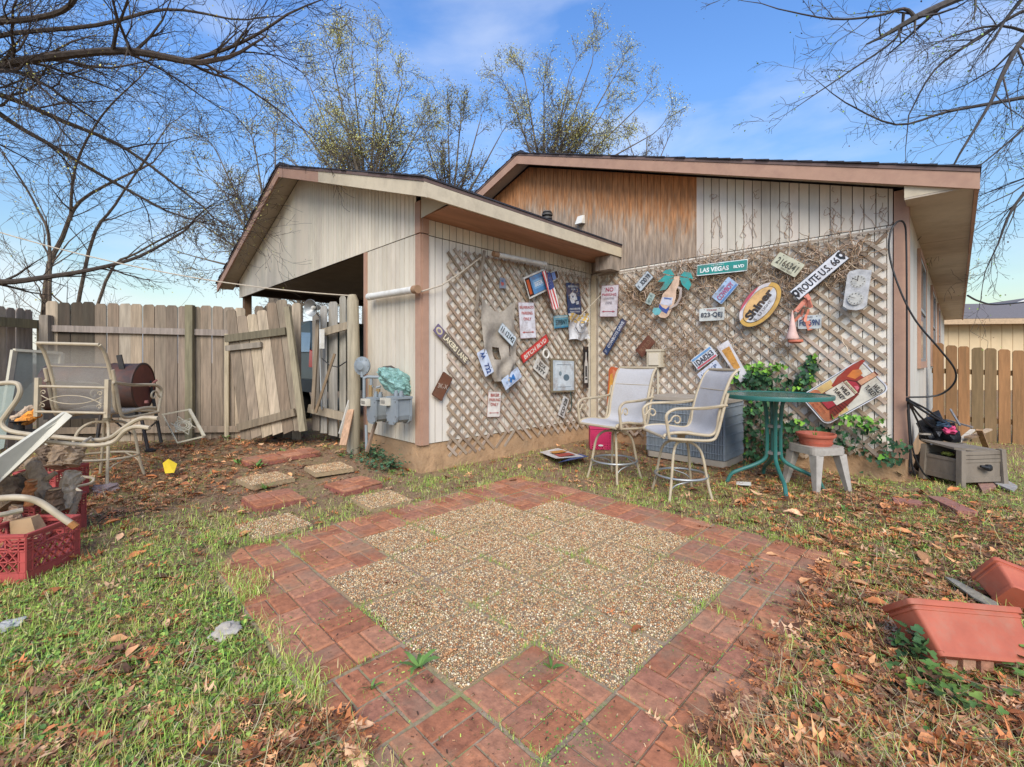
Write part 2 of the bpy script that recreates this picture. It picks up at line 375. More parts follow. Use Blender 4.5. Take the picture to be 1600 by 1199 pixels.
def siding_mat(name, base, dirt, damt, kind='paint'):
    m = M(name, attr=True, rough=.8, var=.08, scale=5, bump=.12, dirt=dirt, damt=damt, dscale=2.2, stretch=(1, 1, .3)); return m
sidem = siding_mat('siding_paint', None, c('93877a'), .45)
rdS = random.Random(11)
colcream = lambda a: jit(c('d2c7b4'), .05, rdS)
def weather_mat():
    m = bpy.data.materials.new('weathered_siding'); m.use_nodes = True; t = m.node_tree; b = t.nodes['Principled BSDF']; l = t.links.new
    tc = t.nodes.new('ShaderNodeTexCoord'); geo = t.nodes.new('ShaderNodeNewGeometry'); sp = t.nodes.new('ShaderNodeSeparateXYZ'); l(geo.outputs['Position'], sp.inputs[0])
    mp = t.nodes.new('ShaderNodeMapping'); mp.inputs['Scale'].default_value = (3.5, 1, .5); l(geo.outputs['Position'], mp.inputs[0])
    n = t.nodes.new('ShaderNodeTexNoise'); n.inputs['Scale'].default_value = 3.2; n.inputs['Detail'].default_value = 8; n.inputs['Roughness'].default_value = .7; n.inputs['Distortion'].default_value = 1.2; l(mp.outputs[0], n.inputs['Vector'])
    # weathering: rain-bleached low down, orange where the eave kept it dry (wear of its own)
    mr = t.nodes.new('ShaderNodeMath'); mr.operation = 'MULTIPLY_ADD'; mr.inputs[1].default_value = .352; mr.inputs[2].default_value = 0
    sx = t.nodes.new('ShaderNodeMath'); sx.operation = 'ABSOLUTE'; ax_ = t.nodes.new('ShaderNodeMath'); ax_.operation = 'ADD'; ax_.inputs[1].default_value = 5.7
    l(sp.outputs['X'], ax_.inputs[0]); l(ax_.outputs[0], sx.inputs[0]); l(sx.outputs[0], mr.inputs[0])
    ad = t.nodes.new('ShaderNodeMath'); ad.operation = 'ADD'; l(mr.outputs[0], ad.inputs[0]); l(sp.outputs['Z'], ad.inputs[1])   # z + slope*|x-ridge|
    a2 = t.nodes.new('ShaderNodeMath'); a2.operation = 'MULTIPLY_ADD'; a2.inputs[1].default_value = 1.5; l(n.outputs[0], a2.inputs[0]); l(ad.outputs[0], a2.inputs[2])
    r = t.nodes.new('ShaderNodeValToRGB'); cr = r.color_ramp
    mr2 = t.nodes.new('ShaderNodeMapRange'); mr2.inputs[1].default_value = 4.25; mr2.inputs[2].default_value = 5.35; l(a2.outputs[0], mr2.inputs[0]); l(mr2.outputs[0], r.inputs[0])
    cr.elements[0].position = .0; cr.elements[0].color = c('96887a'); cr.elements[1].position = .95; cr.elements[1].color = c('b87c4c')
    e = cr.elements.new(.3); e.color = c('a08d7a'); e = cr.elements.new(.5); e.color = c('ac9680'); e = cr.elements.new(.72); e.color = c('b3855e')
    n2 = t.nodes.new('ShaderNodeTexNoise'); n2.inputs['Scale'].default_value = 10; n2.inputs['Detail'].default_value = 6; l(mp.outputs[0], n2.inputs['Vector'])
    m2 = t.nodes.new('ShaderNodeMapRange'); m2.inputs[1].default_value = .3; m2.inputs[2].default_value = .7; m2.inputs[3].default_value = .62; m2.inputs[4].default_value = 1.25; l(n2.outputs[0], m2.inputs[0])
    sc = t.nodes.new('ShaderNodeVectorMath'); sc.operation = 'SCALE'; l(r.outputs[0], sc.inputs[0]); l(m2.outputs[0], sc.inputs['Scale'])
    l(sc.outputs[0], b.inputs['Base Color']); b.inputs['Roughness'].default_value = .85
    bp = t.nodes.new('ShaderNodeBump'); bp.inputs['Strength'].default_value = .4; bp.inputs['Distance'].default_value = .01; l(n2.outputs[0], bp.inputs['Height']); l(bp.outputs[0], b.inputs['Normal'])
    return m
weatherm = weather_mat()
house = empty('house', ((XS2 - 11) / 2, 15, 0), 'long single storey cream house with low gable, bare orange plywood patch and pink trim', 'house')
zroof2 = lambda x, d=0: TOP2 - SL2 * abs(x - RX2) - d
# main gable wall W2
XB = -2.55   # where the bare plywood gives way to cream boards
b = MB(); siding(b, 'y', YW2, -1, XS1, XS2 - .11, K(.30), K(BRK - .004), colf=lambda a: jit(c('e2dacb'), .04, rdS)); b.build('lower_wall', sidem, house)
b = MB(); siding(b, 'y', YW2 - .006, -1, XB, XS2 - .11, K(BRK + .004), lambda x: zroof2(x, .16), colf=lambda a: jit(c('cfc5b5'), .08, rdS)); b.build('gable_boards', sidem, house)
b = MB(); siding(b, 'y', YW2 - .006, -1, -11.1, XB, K(BRK + .004), lambda x: zroof2(x, .16)); b.build('gable_plywood', weatherm, house)
b = MB(); b.box((-11.1, YW2 + .1, .0), (XS2 - .1, YW2 + .2, 2.7)); b.build('inner_wall', cream, house)
# side wall S2 with windows
b = MB(); siding(b, 'x', XS2, 1, YW2 + .0, YB2 - .5, K(.30), K(2.84), pitch=.2, colf=lambda a: jit(c('c9c3b6'), .06, rdS)); b.build('side_wall', sidem, house)
b = MB(); b.box((-11, 23.3, 0), (XS2 - .02, 23.5, 2.9)); b.box((-11.1, YW2 + .2, 0), (-11, 23.5, 2.9)); b.build('rear_wall', cream, house)
b = MB(); b.box((XS2 - .10, YW2 - .030, .24), (XS2 + .022, YW2 + .0, 3.03)); b.box((XS2 + .008, YW2 + .001, .24), (XS2 + .024, YW2 + .045, 2.84)); b.build('corner_trim', pink, house)
b = MB(); b.box((XS1 + .03, YW2 - .075, .1), (XS1 + .12, YW2 - .028, BRK - .05)); b.build('corner_board', cream2, house)
glass = M('window_glass', c('4a5560'), .08, .1, 3, 0, spec=.8)
for (y0, y1) in ((7.75, 9.2), (11.6, 13.2), (15.3, 16.6)):
    z0, z1 = 1.25, 2.62; x = XS2 + .008
    f = MB()
    for (p, q) in (((y0, z0 - .09), (y1, z0)), ((y0, z1), (y1, z1 + .07)), ((y0 - .08, z0 - .09), (y0, z1 + .07)), ((y1, z0 - .09), (y1 + .08, z1 + .07))):
        f.box((x, p[0], p[1]), (x + .035, q[0], q[1]))
    fo = f.build('window', pink, house)
    s = MB()
    for (p, q) in (((y0, z0), (y0 + .04, z1)), ((y1 - .04, z0), (y1, z1)), ((y0 + .04, z0), (y1 - .04, z0 + .04)), ((y0 + .04, z1 - .04), (y1 - .04, z1)), ((y0 + .04, 1.92), (y1 - .04, 1.96))):
        s.box((x + .002, p[0], p[1]), (x + .026, q[0], q[1]))
    s.build('sash', galv, fo)
    s = MB(); s.box((x + .001, y0 + .04, z0 + .04), (x + .010, y1 - .04, z1 - .04)); s.build('pane', glass, fo)
# foundation
b = MB(); b.box((-11, YW2 + .02, -.3), (XS2 - .015, 23.4, .30)); b.build('foundation', concrete, house)
# roof main
def roof_slab(b, x0, z0, x1, z1, y0, y1, t):
    b.hexa([(x0, y0, z0 - t), (x1, y0, z1 - t), (x1, y1, z1 - t), (x0, y1, z0 - t), (x0, y0, z0), (x1, y0, z1), (x1, y1, z1), (x0, y1, z0)])
def shingles(b, x0, z0, x1, z1, y0, y1, step=.14, th=.012):   # courses along the slope, lapped
    n = int(abs(x1 - x0) / step)
    for i in range(n):
        a, e = i / n, (i + 1) / n; xa, xb = x0 + (x1 - x0) * a, x0 + (x1 - x0) * e; za, zb = z0 + (z1 - z0) * a, z0 + (z1 - z0) * e
        j = random.uniform(-.012, .012)
        b.hexa([(xa, y0 + j, za - .006), (xb, y0 + j, zb - .006), (xb, y1, zb - .006), (xa, y1, za - .006), (xa, y0 + j, za + .004), (xb, y0 + j, zb + th), (xb, y1, zb + th), (xa, y1, za + .004)])
YF2 = YW2 - OV
b = MB(); shingles(b, RX2, TOP2, XE2, zroof2(XE2), YF2, YB2); shingles(b, RX2, TOP2, -11.55, zroof2(-11.55), YF2, YB2)
b.box((RX2 - .12, YF2, TOP2 - .035), (RX2 + .12, YB2, TOP2 + .012)); rf = b.build('roof', shingle, house)
b = MB(); roof_slab(b, RX2, TOP2 - .008, XE2 - .01, zroof2(XE2) - .008, YF2 + .012, YB2 - .01, .035); roof_slab(b, RX2, TOP2 - .008, -11.5, zroof2(-11.5) - .008, YF2 + .012, YB2 - .01, .035); b.build('drip_edge', M('dark_trim', c('6b5750'), .7), house)
b = MB(); roof_slab(b, RX2, TOP2 - .046, XE2 - .01, zroof2(XE2) - .046, YF2 + .02, YF2 + .05, .15); roof_slab(b, RX2, TOP2 - .046, -11.5, zroof2(-11.5) - .046, YF2 + .02, YF2 + .05, .15); b.build('rake_board', pink, house)
b = MB(); roof_slab(b, RX2, TOP2 - .10, XE2 - .05, zroof2(XE2 - .05) - .12, YF2 + .052, YW2 - .02, .02); roof_slab(b, RX2, TOP2 - .10, -11.4, zroof2(-11.4) - .12, YF2 + .052, YW2 - .02, .02); b.build('rake_soffit', soffit, house)
b = MB(); b.box((XE2 - .045, YF2 + .052, zroof2(XE2) - .19), (XE2 - .015, YB2 - .02, zroof2(XE2) - .045)); b.build('eave_board', pink, house)
b = MB(); y = YF2 + .055
while y < YB2 - .05:
    e = min(y + 1.18, YB2 - .03); b.box((XS2 + .002, y, 2.845 + random.uniform(0, .003)), (XE2 - .047, e - .012, 2.862)); y = e
b.build('eave_soffit', soffit, house)
b = MB(); b.add([(XE2 - .05, YF2 + .053, 2.863), (XE2 - .05, YF2 + .053, zroof2(XE2) - .14), (XS2 - .0, YF2 + .053, zroof2(XS2) - .14), (XS2, YF2 + .053, 2.863)], [(0, 1, 2, 3)]); b.build('soffit_return', cream2, house)
# vents
v = MB(); p = OY(909, 345, YW2 - .02); v.hexa([tuple(p + Vector(q)) for q in ((-.07, -.10, -.07), (.07, -.10, -.07), (.07, 0, -.06), (-.07, 0, -.06), (-.05, -.05, .07), (.05, -.05, .07), (.06, 0, .08), (-.06, 0, .08))]); v.build('dryer_vent', white, house)
# ================================================================== CARPORT
carport = empty('carport', (RX1, 4.5, 0), 'cream carport with gable of narrow grooved boards and pink corner post, joined to the house', 'carport')
zr1 = lambda x, d=0: TOP1 - SL1 * abs(x - RX1) - d
b = MB(); siding(b, 'y', YW1 - .006, -1, XL1, XS1 - .09, K(BRK + .02), lambda x: zr1(x, .15), pitch=.09, colf=lambda a: jit(c('dacfba'), .05, rdS)); b.build('gable_wall', sidem, carport)
b = MB(); b.box((XL1, YW1 + .012, BRK + .03), (XS1 - .1, YW1 + .05, 2.95)); b.build('header_beam', dark, carport)
XO = -5.63
b = MB(); siding(b, 'y', YW1, -1, XO + .085, XS1 - .09, K(.31), K(BRK + .012), pitch=.1016, colf=lambda a: jit(c('d0c5b1'), .05, rdS)); b.box((XO + .085, YW1 + .02, .31), (XS1 - .1, YW1 + .05, 2.7)); b.build('front_wall', sidem, carport)
b = MB(); b.box((XO, YW1 - .022, .1), (XO + .082, YW1 + .1, BRK + .01)); b.build('door_jamb', pink, carport)
b = MB(); b.box((XS1 - .088, YW1 - .024, .30), (XS1 + .014, YW1 + .0, BRK)); b.box((XS1 + .002, YW1 + .001, .30), (XS1 + .026, YW1 + .085, BRK)); b.box((XS1 - .088, YW1 - .03, BRK + .012), (XS1 + .018, YW1, 3.06)); b.box((XS1 + .002, YW1 + .001, BRK + .012), (XS1 + .030, YW1 + .085, 2.87)); b.build('corner_post', pink, carport)
b = MB(); siding(b, 'x', XS1, 1, YW1 + .087, YW2 - .03, K(.31), K(BRK - .004), colf=lambda a: jit(c('dbd3c4'), .05, rdS)); b.build('side_wall', sidem, carport)
b = MB(); siding(b, 'x', XS1 + .006, 1, YW1 + .087, YW2 - .03, K(BRK + .004), K(2.87), colf=lambda a: jit(c('d2c6b0'), .05, rdS)); b.build('side_frieze', sidem, carport)
b = MB(); b.box((XO, YW2 - .1, 0), (XS1 - .02, YW2 - .02, 2.9)); b.box((XO, YW1 + .1, 0), (XO + .05, YW2 - .1, 2.9)); b.build('storage_wall', cream, carport)
b = MB()
pts = []
fz = lambda t: .31
b.hexa([(XO, YW1 + .0, -.2), (XS1 + .06, YW1 - .05, -.2), (XS1 + .06, YW2, -.2), (XO, YW2, -.2), (XO, YW1 + .02, .305), (XS1 - .005, YW1 + .01, .305), (XS1 - .005, YW2, .305), (XO, YW2, .305)]); b.build('foundation', concrete, carport)
b = MB(); b.box((XL1 + .02, YW1 + .05, -.1), (XL1 + .17, YW1 + .2, 2.78)); b.build('post', M('post_brown', c('7c6047'), .85), carport)
b = MB(); b.box((XL1 + .02, YW2 - .1, -.1), (XL1 + .17, YW2 + .05, 2.78)); b.build('post', M('post_brown'), carport)
b = MB(); b.box((XL1 + .01, YW1 + .052, 2.78), (XL1 + .18, YW2 + .3, 2.93)); b.box((XL1 + .2, YW2 - .1, 2.75), (XO, YW2 - .04, 2.93)); b.build('side_beam', dark, carport)
b = MB(); x = XL1 + .19
while x < XS1 - .3: e = min(x + 1.2, XS1 - .1); b.box((x, YW1 + .06, 2.935), (e - .012, YW2 - .02, 2.955)); x = e
b.build('ceiling', M('carport_ceiling', c('96866f'), .85, .15, 3, .1), carport)
YF1 = YW1 - OV; XE1 = XS1 + EV1
b = MB(); shingles(b, RX1, TOP1, XE1, zr1(XE1), YF1, YW2 - .01); shingles(b, RX1, TOP1, -12.29, zr1(-12.29), YF1, YW2 - .01); b.box((RX1 - .12, YF1, TOP1 - .035), (RX1 + .12, YW2 - .01, TOP1 + .012)); b.build('roof', shingle, carport)
b = MB(); roof_slab(b, RX1, TOP1 - .008, XE1 - .01, zr1(XE1) - .008, YF1 + .012, YW2 - .02, .035); roof_slab(b, RX1, TOP1 - .008, -12.27, zr1(-12.27) - .008, YF1 + .012, YW2 - .02, .035); b.build('drip_edge', M('dark_trim'), carport)
b = MB(); xs = -6.35; roof_slab(b, RX1, TOP1 - .046, xs, zr1(xs) - .046, YF1 + .02, YF1 + .05, .15); roof_slab(b, RX1, TOP1 - .046, -12.27, zr1(-12.27) - .046, YF1 + .02, YF1 + .05, .15); b.build('rake_board', pink, carport)
b = MB(); roof_slab(b, xs + .004, zr1(xs) - .046, XE1 - .01, zr1(XE1) - .046, YF1 + .021, YF1 + .05, .15); b.build('rake_board', cream2, carport)['label'] = 'cream rake board'
b = MB(); b.box((XE1 - .04, YF1 + .052, zr1(XE1) - .19), (XE1 - .012, YW2 - .02, zr1(XE1) - .046)); b.build('eave_board', cream2, carport)
b = MB(); roof_slab(b, RX1, TOP1 - .11, XS1 - .0, zr1(XS1) - .12, YF1 + .052, YW1 - .012, .02); roof_slab(b, RX1, TOP1 - .11, -12.25, zr1(-12.25) - .11, YF1 + .052, YW1 - .012, .02)
b.build('rake_soffit', soffit, carport)
b = MB(); b.box((XS1 + .001, YW1 + .0, 2.875), (XE1 - .042, YW2 - .03, 2.89)); b.build('eave_soffit', plybrown, carport)
b = MB(); b.add([(XE1 - .042, YW1 - .018, 2.90), (XE1 - .042, YW1 - .018, zr1(XE1) - .13), (XS1 + .02, YW1 - .018, zr1(XS1) - .15), (XS1 + .02, YW1 - .018, 2.86)], [(0, 1, 2, 3)]); b.build('soffit_return', cream2, carport)
b = MB(); b.box((XE1 - .30, YW2 - .31, 2.66), (XE1 - .03, YW2 - .04, 2.872)); b.build('eave_block', weatherm, carport)
# roof vent pipe
v = MB(); p = OX(855, 352, XE1 - 1.1); zz = zr1(p.x); q = Vector((p.x, p.y, zz))
v.lathe([(.045, -.02), (.045, .16), (.085, .16), (.085, .19), (.05, .20), (.05, .22), (.09, .22), (.09, .25), (.055, .255), (.055, .27), (.08, .27), (.07, .29), (0, .295)], 14, q)
tag(v.build('vent_pipe', M('vent_dark', c('4c4844'), .6), smooth=True), 'small dark capped vent pipe sticking up from the carport roof', 'vent pipe')
# neighbour's house on the right
nb = empty('neighbour_house', tuple(W(22, 20)), 'tan neighbouring house with grey shingle roof beyond the brown fence', 'house')
def camfr(X, Y, yaw): return Matrix.Translation(W(X, Y)) @ Matrix.Rotation(R(45 + yaw), 4, 'Z')
nb.matrix_basis = camfr(19, 20, -8)
tanm = M('tan_siding', c('cdb691'), .8, .07, 3, .05)
b = MB(); x = -1.6
while x < 14: b.box((x, 0, -.2), (x + .4, 9, 3.02)); b.box((x + .4, .02, -.2), (x + .42, 9, 3.02)); x += .42
b.build('wall', tanm, nb, world=False)
b = MB(); b.hexa([(-2, -.6, 3.0), (15, -.6, 3.0), (15, 4.5, 4.2), (-2, 4.5, 4.2), (-2, -.6, 3.12), (15, -.6, 3.12), (15, 4.5, 4.32), (-2, 4.5, 4.32)])
b.hexa([(-2, 4.5, 4.2), (15, 4.5, 4.2), (15, 9.6, 3.0), (-2, 9.6, 3.0), (-2, 4.5, 4.32), (15, 4.5, 4.32), (15, 9.6, 3.12), (-2, 9.6, 3.12)]); b.build('roof', M('neighbour_shingle', c('726a66'), .9, .3, 30, .3), nb, world=False)
b = MB(); b.box((-2, -.64, 2.86), (15, -.605, 3.08)); b.build('gutter', M('nb_trim', c('b79c7c')), nb, world=False)
b = MB(); b.box((4.0, -.06, 0), (4.5, -.01, 2.8)); b.box((4.5, -.05, .9), (5.6, -.01, 2.5)); b.build('window', M('nb_brown', c('57402f'), .7), nb, world=False)
gb = empty('neighbour_house', (0, 0, 0), 'far grey roofed house with white gable trim showing above the tan neighbouring house', 'house', mat=camfr(29, 28, -8))
b = MB(); b.box((-.5, 0, 0), (8, 6, 3.6)); b.build('wall', M('far_grey', c('a9a9a8')), gb, world=False)
b = MB(); b.prism([(-1.2, -.3, 3.5), (3.7, -.3, 5.3), (9, -.3, 3.5)], (0, 1, 0), -6.5); b.build('roof', M('neighbour_shingle'), gb, world=False)
b = MB(); b.beam((-1.4, -.4, 3.5), (3.7, -.4, 5.38), .1, .22); b.beam((3.7, -.4, 5.38), (9.2, -.4, 3.5), .1, .22); b.build('gable_trim', white, gb, world=False)
# dark evergreen hedge mass far behind the carport opening comes with the trees
# ================================================================== FENCES
def picket(b, a, e, zb, zt, n, th=.016, ear=.03, lean=0):
    """dog-eared board between ground points a,e (Vectors), n outward."""
    a = Vector((a.x, a.y, 0)); e = Vector((e.x, e.y, 0)); d = (e - a); w = d.length; d.normalize(); up = Vector((0, 0, 1))
    j = lambda s=.004: random.uniform(-s, s)
    off = n * j(.004); L_ = d * (lean + j(.004))
    p = [a + up * (zb + j(.02)), e + up * (zb + j(.02)), e + up * (zt - ear) + L_, e - d * ear * .9 + up * (zt + j()) + L_, a + d * ear * .9 + up * (zt + j()) + L_, a + up * (zt - ear) + L_]
    b.prism([q + off for q in p], n, th)
greys = ['9b8a76', '8a7b69', 'a8967f', '7a6c5b', 'b09f89', '917f6c', '857460']
def fence_run(P, Q, n, w, gap, zt, zb, cols, b, skip=(), dark=()):
    d = (Q - P); Ln = d.length; d.normalize(); t = 0; i = 0
    while t + w <= Ln + .01:
        if i not in skip:
            b.cc = jit(c(random.choice(cols) if i not in dark else '4a4034'), .12)
            ff = t / Ln
            picket(b, P + d * t, P + d * (t + w), zb[0] * (1 - ff) + zb[1] * ff, zt[0] * (1 - ff) + zt[1] * ff + random.uniform(-.012, .012), n)
        t += w + gap + random.uniform(0, .004); i += 1
def cn(X, Y): v = W(X, Y) - W(0, 0); return v.normalized()
up = Vector((0, 0, 1))
# grey fence along the back, left of the carport
FA = W(-6.62, 6.33); FB = W(-3.9, 6.72)
fd = (FB - FA).normalized(); fn = Vector((fd.y, -fd.x, 0)); fn = fn if fn.dot(-FA) > 0 else -fn
grey = empty('picket_fence', tuple((FA + FB) / 2 + up * .08), 'long weathered grey dog eared picket fence behind the barrel smoker', 'fence', 'fence sections round the yard')
b = MB(); fence_run(FA, FB, fn, .148, .006, (2.10, 2.06), (.05, .08), greys, b, dark=(1, 2, 3)); b.build('board_panel', woodgrey, grey)
b = MB(); b.cc = c('94877c')
b.beam(FA + up * 1.72 + fn * .03, FA + (FB - FA) * .88 + up * 1.675 + fn * .03, .035, .09); b.build('rail', woodgrey, grey)
b = MB(); b.cc = c('9a8874'); b.beam(FA + up * .27 + fn * .03, FB + up * .24 + fn * .03, .035, .09); b.build('rail', woodgrey, grey)
def fpost(t, zt, w, col, dn=.06, zb=-.1):
    p = FA + (FB - FA) * t + fn * dn; b = MB(); b.cc = c(col); b.beam(p + up * zb, p + up * zt, w, w * .8, up=fn); return b.build('post', woodgrey, grey)
fpost(.02, 1.9, .11, '8d8274'); fpost(.695, 2.075, .10, '81795f'); fpost(.875, 1.66, .055, 'c2b193', .04)
for k in (0, 1): b = MB()
# short return at the left edge
LA = W(-6.66, 6.33); LB = W(-6.35, 4.6); ld = (LB - LA).normalized(); ln = Vector((ld.y, -ld.x, 0)); ln = ln if ln.dot(-LA) > 0 else -ln
lf = empty('picket_fence', tuple((LA + LB) / 2), 'short grey picket fence return meeting the corner at the far left edge', 'fence', 'fence sections round the yard')
b = MB(); fence_run(LA - ld * .0 - ln * .12, LB - ln * .12, ln, .12, .01, (1.98, 1.97), (.05, .05), ['a8998a', 'b0a08e', '9c8d7e'], b); b.build('board_panel', woodgrey, lf)
b = MB(); b.cc = c('7d7458'); b.beam(LA + up * 1.77, LB + up * 1.74, .04, .12); b.build('rail', woodgrey, lf)
b = MB(); b.cc = c('7b7059'); b.beam(LA + ln * .03 + up * -.1, LA + ln * .03 + up * 1.74, .12, .12, up=ln); b.build('post', woodgrey, lf)
# pickets continuing behind the leaning gate, dark stained tops
GA = W(-3.88, 6.72); GB = W(-3.02, 6.60)
bf = empty('picket_fence', tuple((GA + GB) / 2 + up * .08), 'fence stretch of dark stained picket tops behind the leaning gate', 'fence', 'fence sections round the yard')
gd = (GB - GA).normalized(); gn = Vector((gd.y, -gd.x, 0)); gn = gn if gn.dot(-GA) > 0 else -gn
b = MB(); fence_run(GA, GB, gn, .14, .012, (2.08, 2.12), (.08, .1), greys, b, dark=(1, 2)); b.build('board_panel', woodgrey, bf)
# leaning gate (rails drop to the left)
def quadpt(TL, TR, BR, BL, s, t): return (TL * (1 - s) + TR * s) * (1 - t) + (BL * (1 - s) + BR * s) * t
TL, TR, BR, BL = D(351, 478, 6.35), D(447, 466, 6.2), D(476, 668, 6.0), D(376, 690, 6.12)
gate = empty('wooden_gate', tuple((BL + BR) / 2), 'weathered grey wooden gate sagging and leaning against the back fence', 'gate')
def onp(px, py, off=.02):
    r = ray(px, py); o = Vector((0, 0, EYE)); return o + r * ((TL - o).dot(n_) / r.dot(n_)) + n_ * off
n_ = ((TR - TL).cross(BL - TL)).normalized(); n_ = n_ if n_.dot(-TL) > 0 else -n_
b = MB(); k = 6
tops = [.10, .26, .26, .2, .06, .02]
for i in range(k):
    b.cc = jit(c(random.choice(greys)), .12); s0, s1 = i / k + .004, (i + 1) / k - .004; t0 = tops[i] * .35
    q = [quadpt(TL, TR, BR, BL, s, t) for s, t in ((s0, 1 + random.uniform(-.02, .02)), (s1, 1 + random.uniform(-.02, .02)), (s1, t0 + .015), (s1 - .03, t0), (s0 + .03, t0), (s0, t0 + .015))]
    b.prism(q, n_, .016)
b.build('board_panel', woodgrey, gate)
for (a, e, hh, cl) in (((355, 530), (449, 518), .10, '6d6450'), ((356, 545), (411, 539), .075, '8c8172'), ((374, 668), (463, 644), .10, '81735f')):
    b = MB(); b.cc = c(cl); b.beam(onp(*a, .03), onp(*e, .03), .04, hh); b.build('rail', woodgrey, gate)
b = MB(); b.cc = c('93886f'); b.beam(D(449, 480, 6.08), D(474, 674, 5.92), .075, .05, up=n_, w2=.09); tag(b.build('leaning_post', woodgrey), 'thick grey post leaning left against the edge of the sagging gate', 'post')
# right part of gate: pickets between the gap and the round post
p2 = empty('picket_fence', tuple(D(520, 670, 6.3)), 'narrow grey fence panel between the car gap and the gatepost', 'fence', 'fence sections round the yard')
b = MB()
for (x0, x1, yt, yb, cl) in ((488, 499, 488, 672, '8b8378'), (500, 511, 478, 676, 'a7a196'), (513, 527, 472, 682, 'a19a90'), (530, 540, 463, 684, '9b9488'), (541, 547, 466, 684, '8b8479')):
    b.cc = jit(c(cl), .1); P_, Q_ = D(x0, yt, 6.25), D(x1, yt, 6.2); zb_ = D(x0, yb, 6.2).z; n2 = cn(.1, -1)
    picket(b, P_, Q_, zb_, P_.z, n2)
b.build('board_panel', woodgrey, p2)
for (a, e, hh) in (((497, 522), (546, 508), .10), ((482, 638), (541, 652), .11)):
    b = MB(); b.cc = c('978a76'); b.beam(D(*a, 6.12), D(*e, 6.08), .04, hh); b.build('rail', woodgrey, p2)
b = MB(); b.cc = c('a0957f'); b.tube([D(552, 712, 5.75), D(553, 600, 5.75), D(551, 470, 5.75), D(550, 461, 5.75)], [.082, .08, .074, .05], 10); tag(b.build('gate_post', woodgrey, smooth=True), 'stout round grey wooden gatepost left of the gas meters', 'post')
for i, (nm, a, e, w, h, cl, y0, y1, lab) in enumerate((
    ('wooden_stake', (523, 553), (493, 645), .05, .03, '7e6a52', 6.0, 5.95, 'brown split stake leaning left to right across the gap by the car'),
    ('wooden_stake', (497, 500), (489, 640), .05, .03, '80705c', 6.1, 6.0, 'upright brown stake beside the car tail light'),
    ('wooden_board', (549, 615), (531, 678), .02, .03, 'c7c1b5', 5.72, 5.6, 'thin pale lath leaning on the round gatepost'),
    ('wooden_board', (548, 640), (536, 696), .09, .02, 'b08d70', 5.68, 5.5, 'orange backed white board leaning at the foot of the round gatepost'),
    ('wooden_stake', (587, 660), (573, 706), .035, .03, '86705d', 5.45, 5.35, 'short brown stick propped under the gas meters'))):
    b = MB(); b.cc = c(cl); b.beam(D(*a, y0), D(*e, y1), w, h); tag(b.build(nm, woodgrey), lab, 'stick')
# clamp lamp hanging by the gap
lp = empty('clamp_lamp', tuple(D(492, 484, 6.0)), 'round metal clamp lamp reflector fixed on top of the fence by the car gap', 'lamp')
A_ = Matrix.Rotation(R(45), 3, 'Z') @ Matrix.Rotation(R(100), 3, 'X') @ Matrix.Rotation(R(-22), 3, 'Y')
b = MB(); b.lathe([(.02, -.10), (.035, -.09), (.04, -.04), (.10, .03), (.115, .05), (.112, .052), (.098, .035), (.036, -.03)], 24, D(490, 481, 5.95), A_); b.build('reflector', galv, lp, smooth=True)
b = MB(); b.lathe([(.0, .035), (.018, .03), (.028, .0), (.02, -.03)], 14, D(490, 481, 5.95), A_); b.build('bulb', white, lp, smooth=True)
b = MB(); b.tube([D(494, 488, 6.05), D(500, 497, 6.08), D(500, 560, 6.1), D(503, 640, 6.05)], .012, 6); b.build('stem', galv, lp)
b = MB(); b.box(tuple(D(502, 545, 6.02) - Vector((.02, .02, .0))), tuple(D(502, 545, 6.02) + Vector((.03, .03, .26)))); tag(b.build('power_strip', white), 'short white power strip hung on the narrow fence panel', 'power strip')
b = MB(); b.tube([D(*p, 6.0) for p in ((503, 560), (515, 571), (528, 574), (540, 566), (548, 562))], .008, 6); tag(b.build('extension_cable', black), 'black cable sagging between power strip and round gatepost', 'cable')
# brown fence on the right
RA, RB = W(6.80, 7.2), W(9.6, 5.9)
rdv = (RB - RA).normalized(); rn = Vector((rdv.y, -rdv.x, 0)); rn = rn if rn.dot(-RA) > 0 else -rn
rf_ = empty('picket_fence', tuple((RA + RB) / 2), 'golden brown stained picket fence on the right with gaps between boards', 'fence', 'fence sections round the yard')
browns = ['86623f', '926b45', '7d5d3e', '8b6846', '7b6546', '997450']
b = MB(); fence_run(RA, RB, rn, .133, .02, (1.535, 1.16), (.0, -.06), browns, b); b.build('board_panel', woodnew, rf_)
for zz in (.35, 1.1):
    b = MB(); b.cc = c('7d6140'); b.beam(RA + up * zz - rn * .04, RB + up * (zz - .1) - rn * .04, .04, .08); b.build('rail', woodnew, rf_)
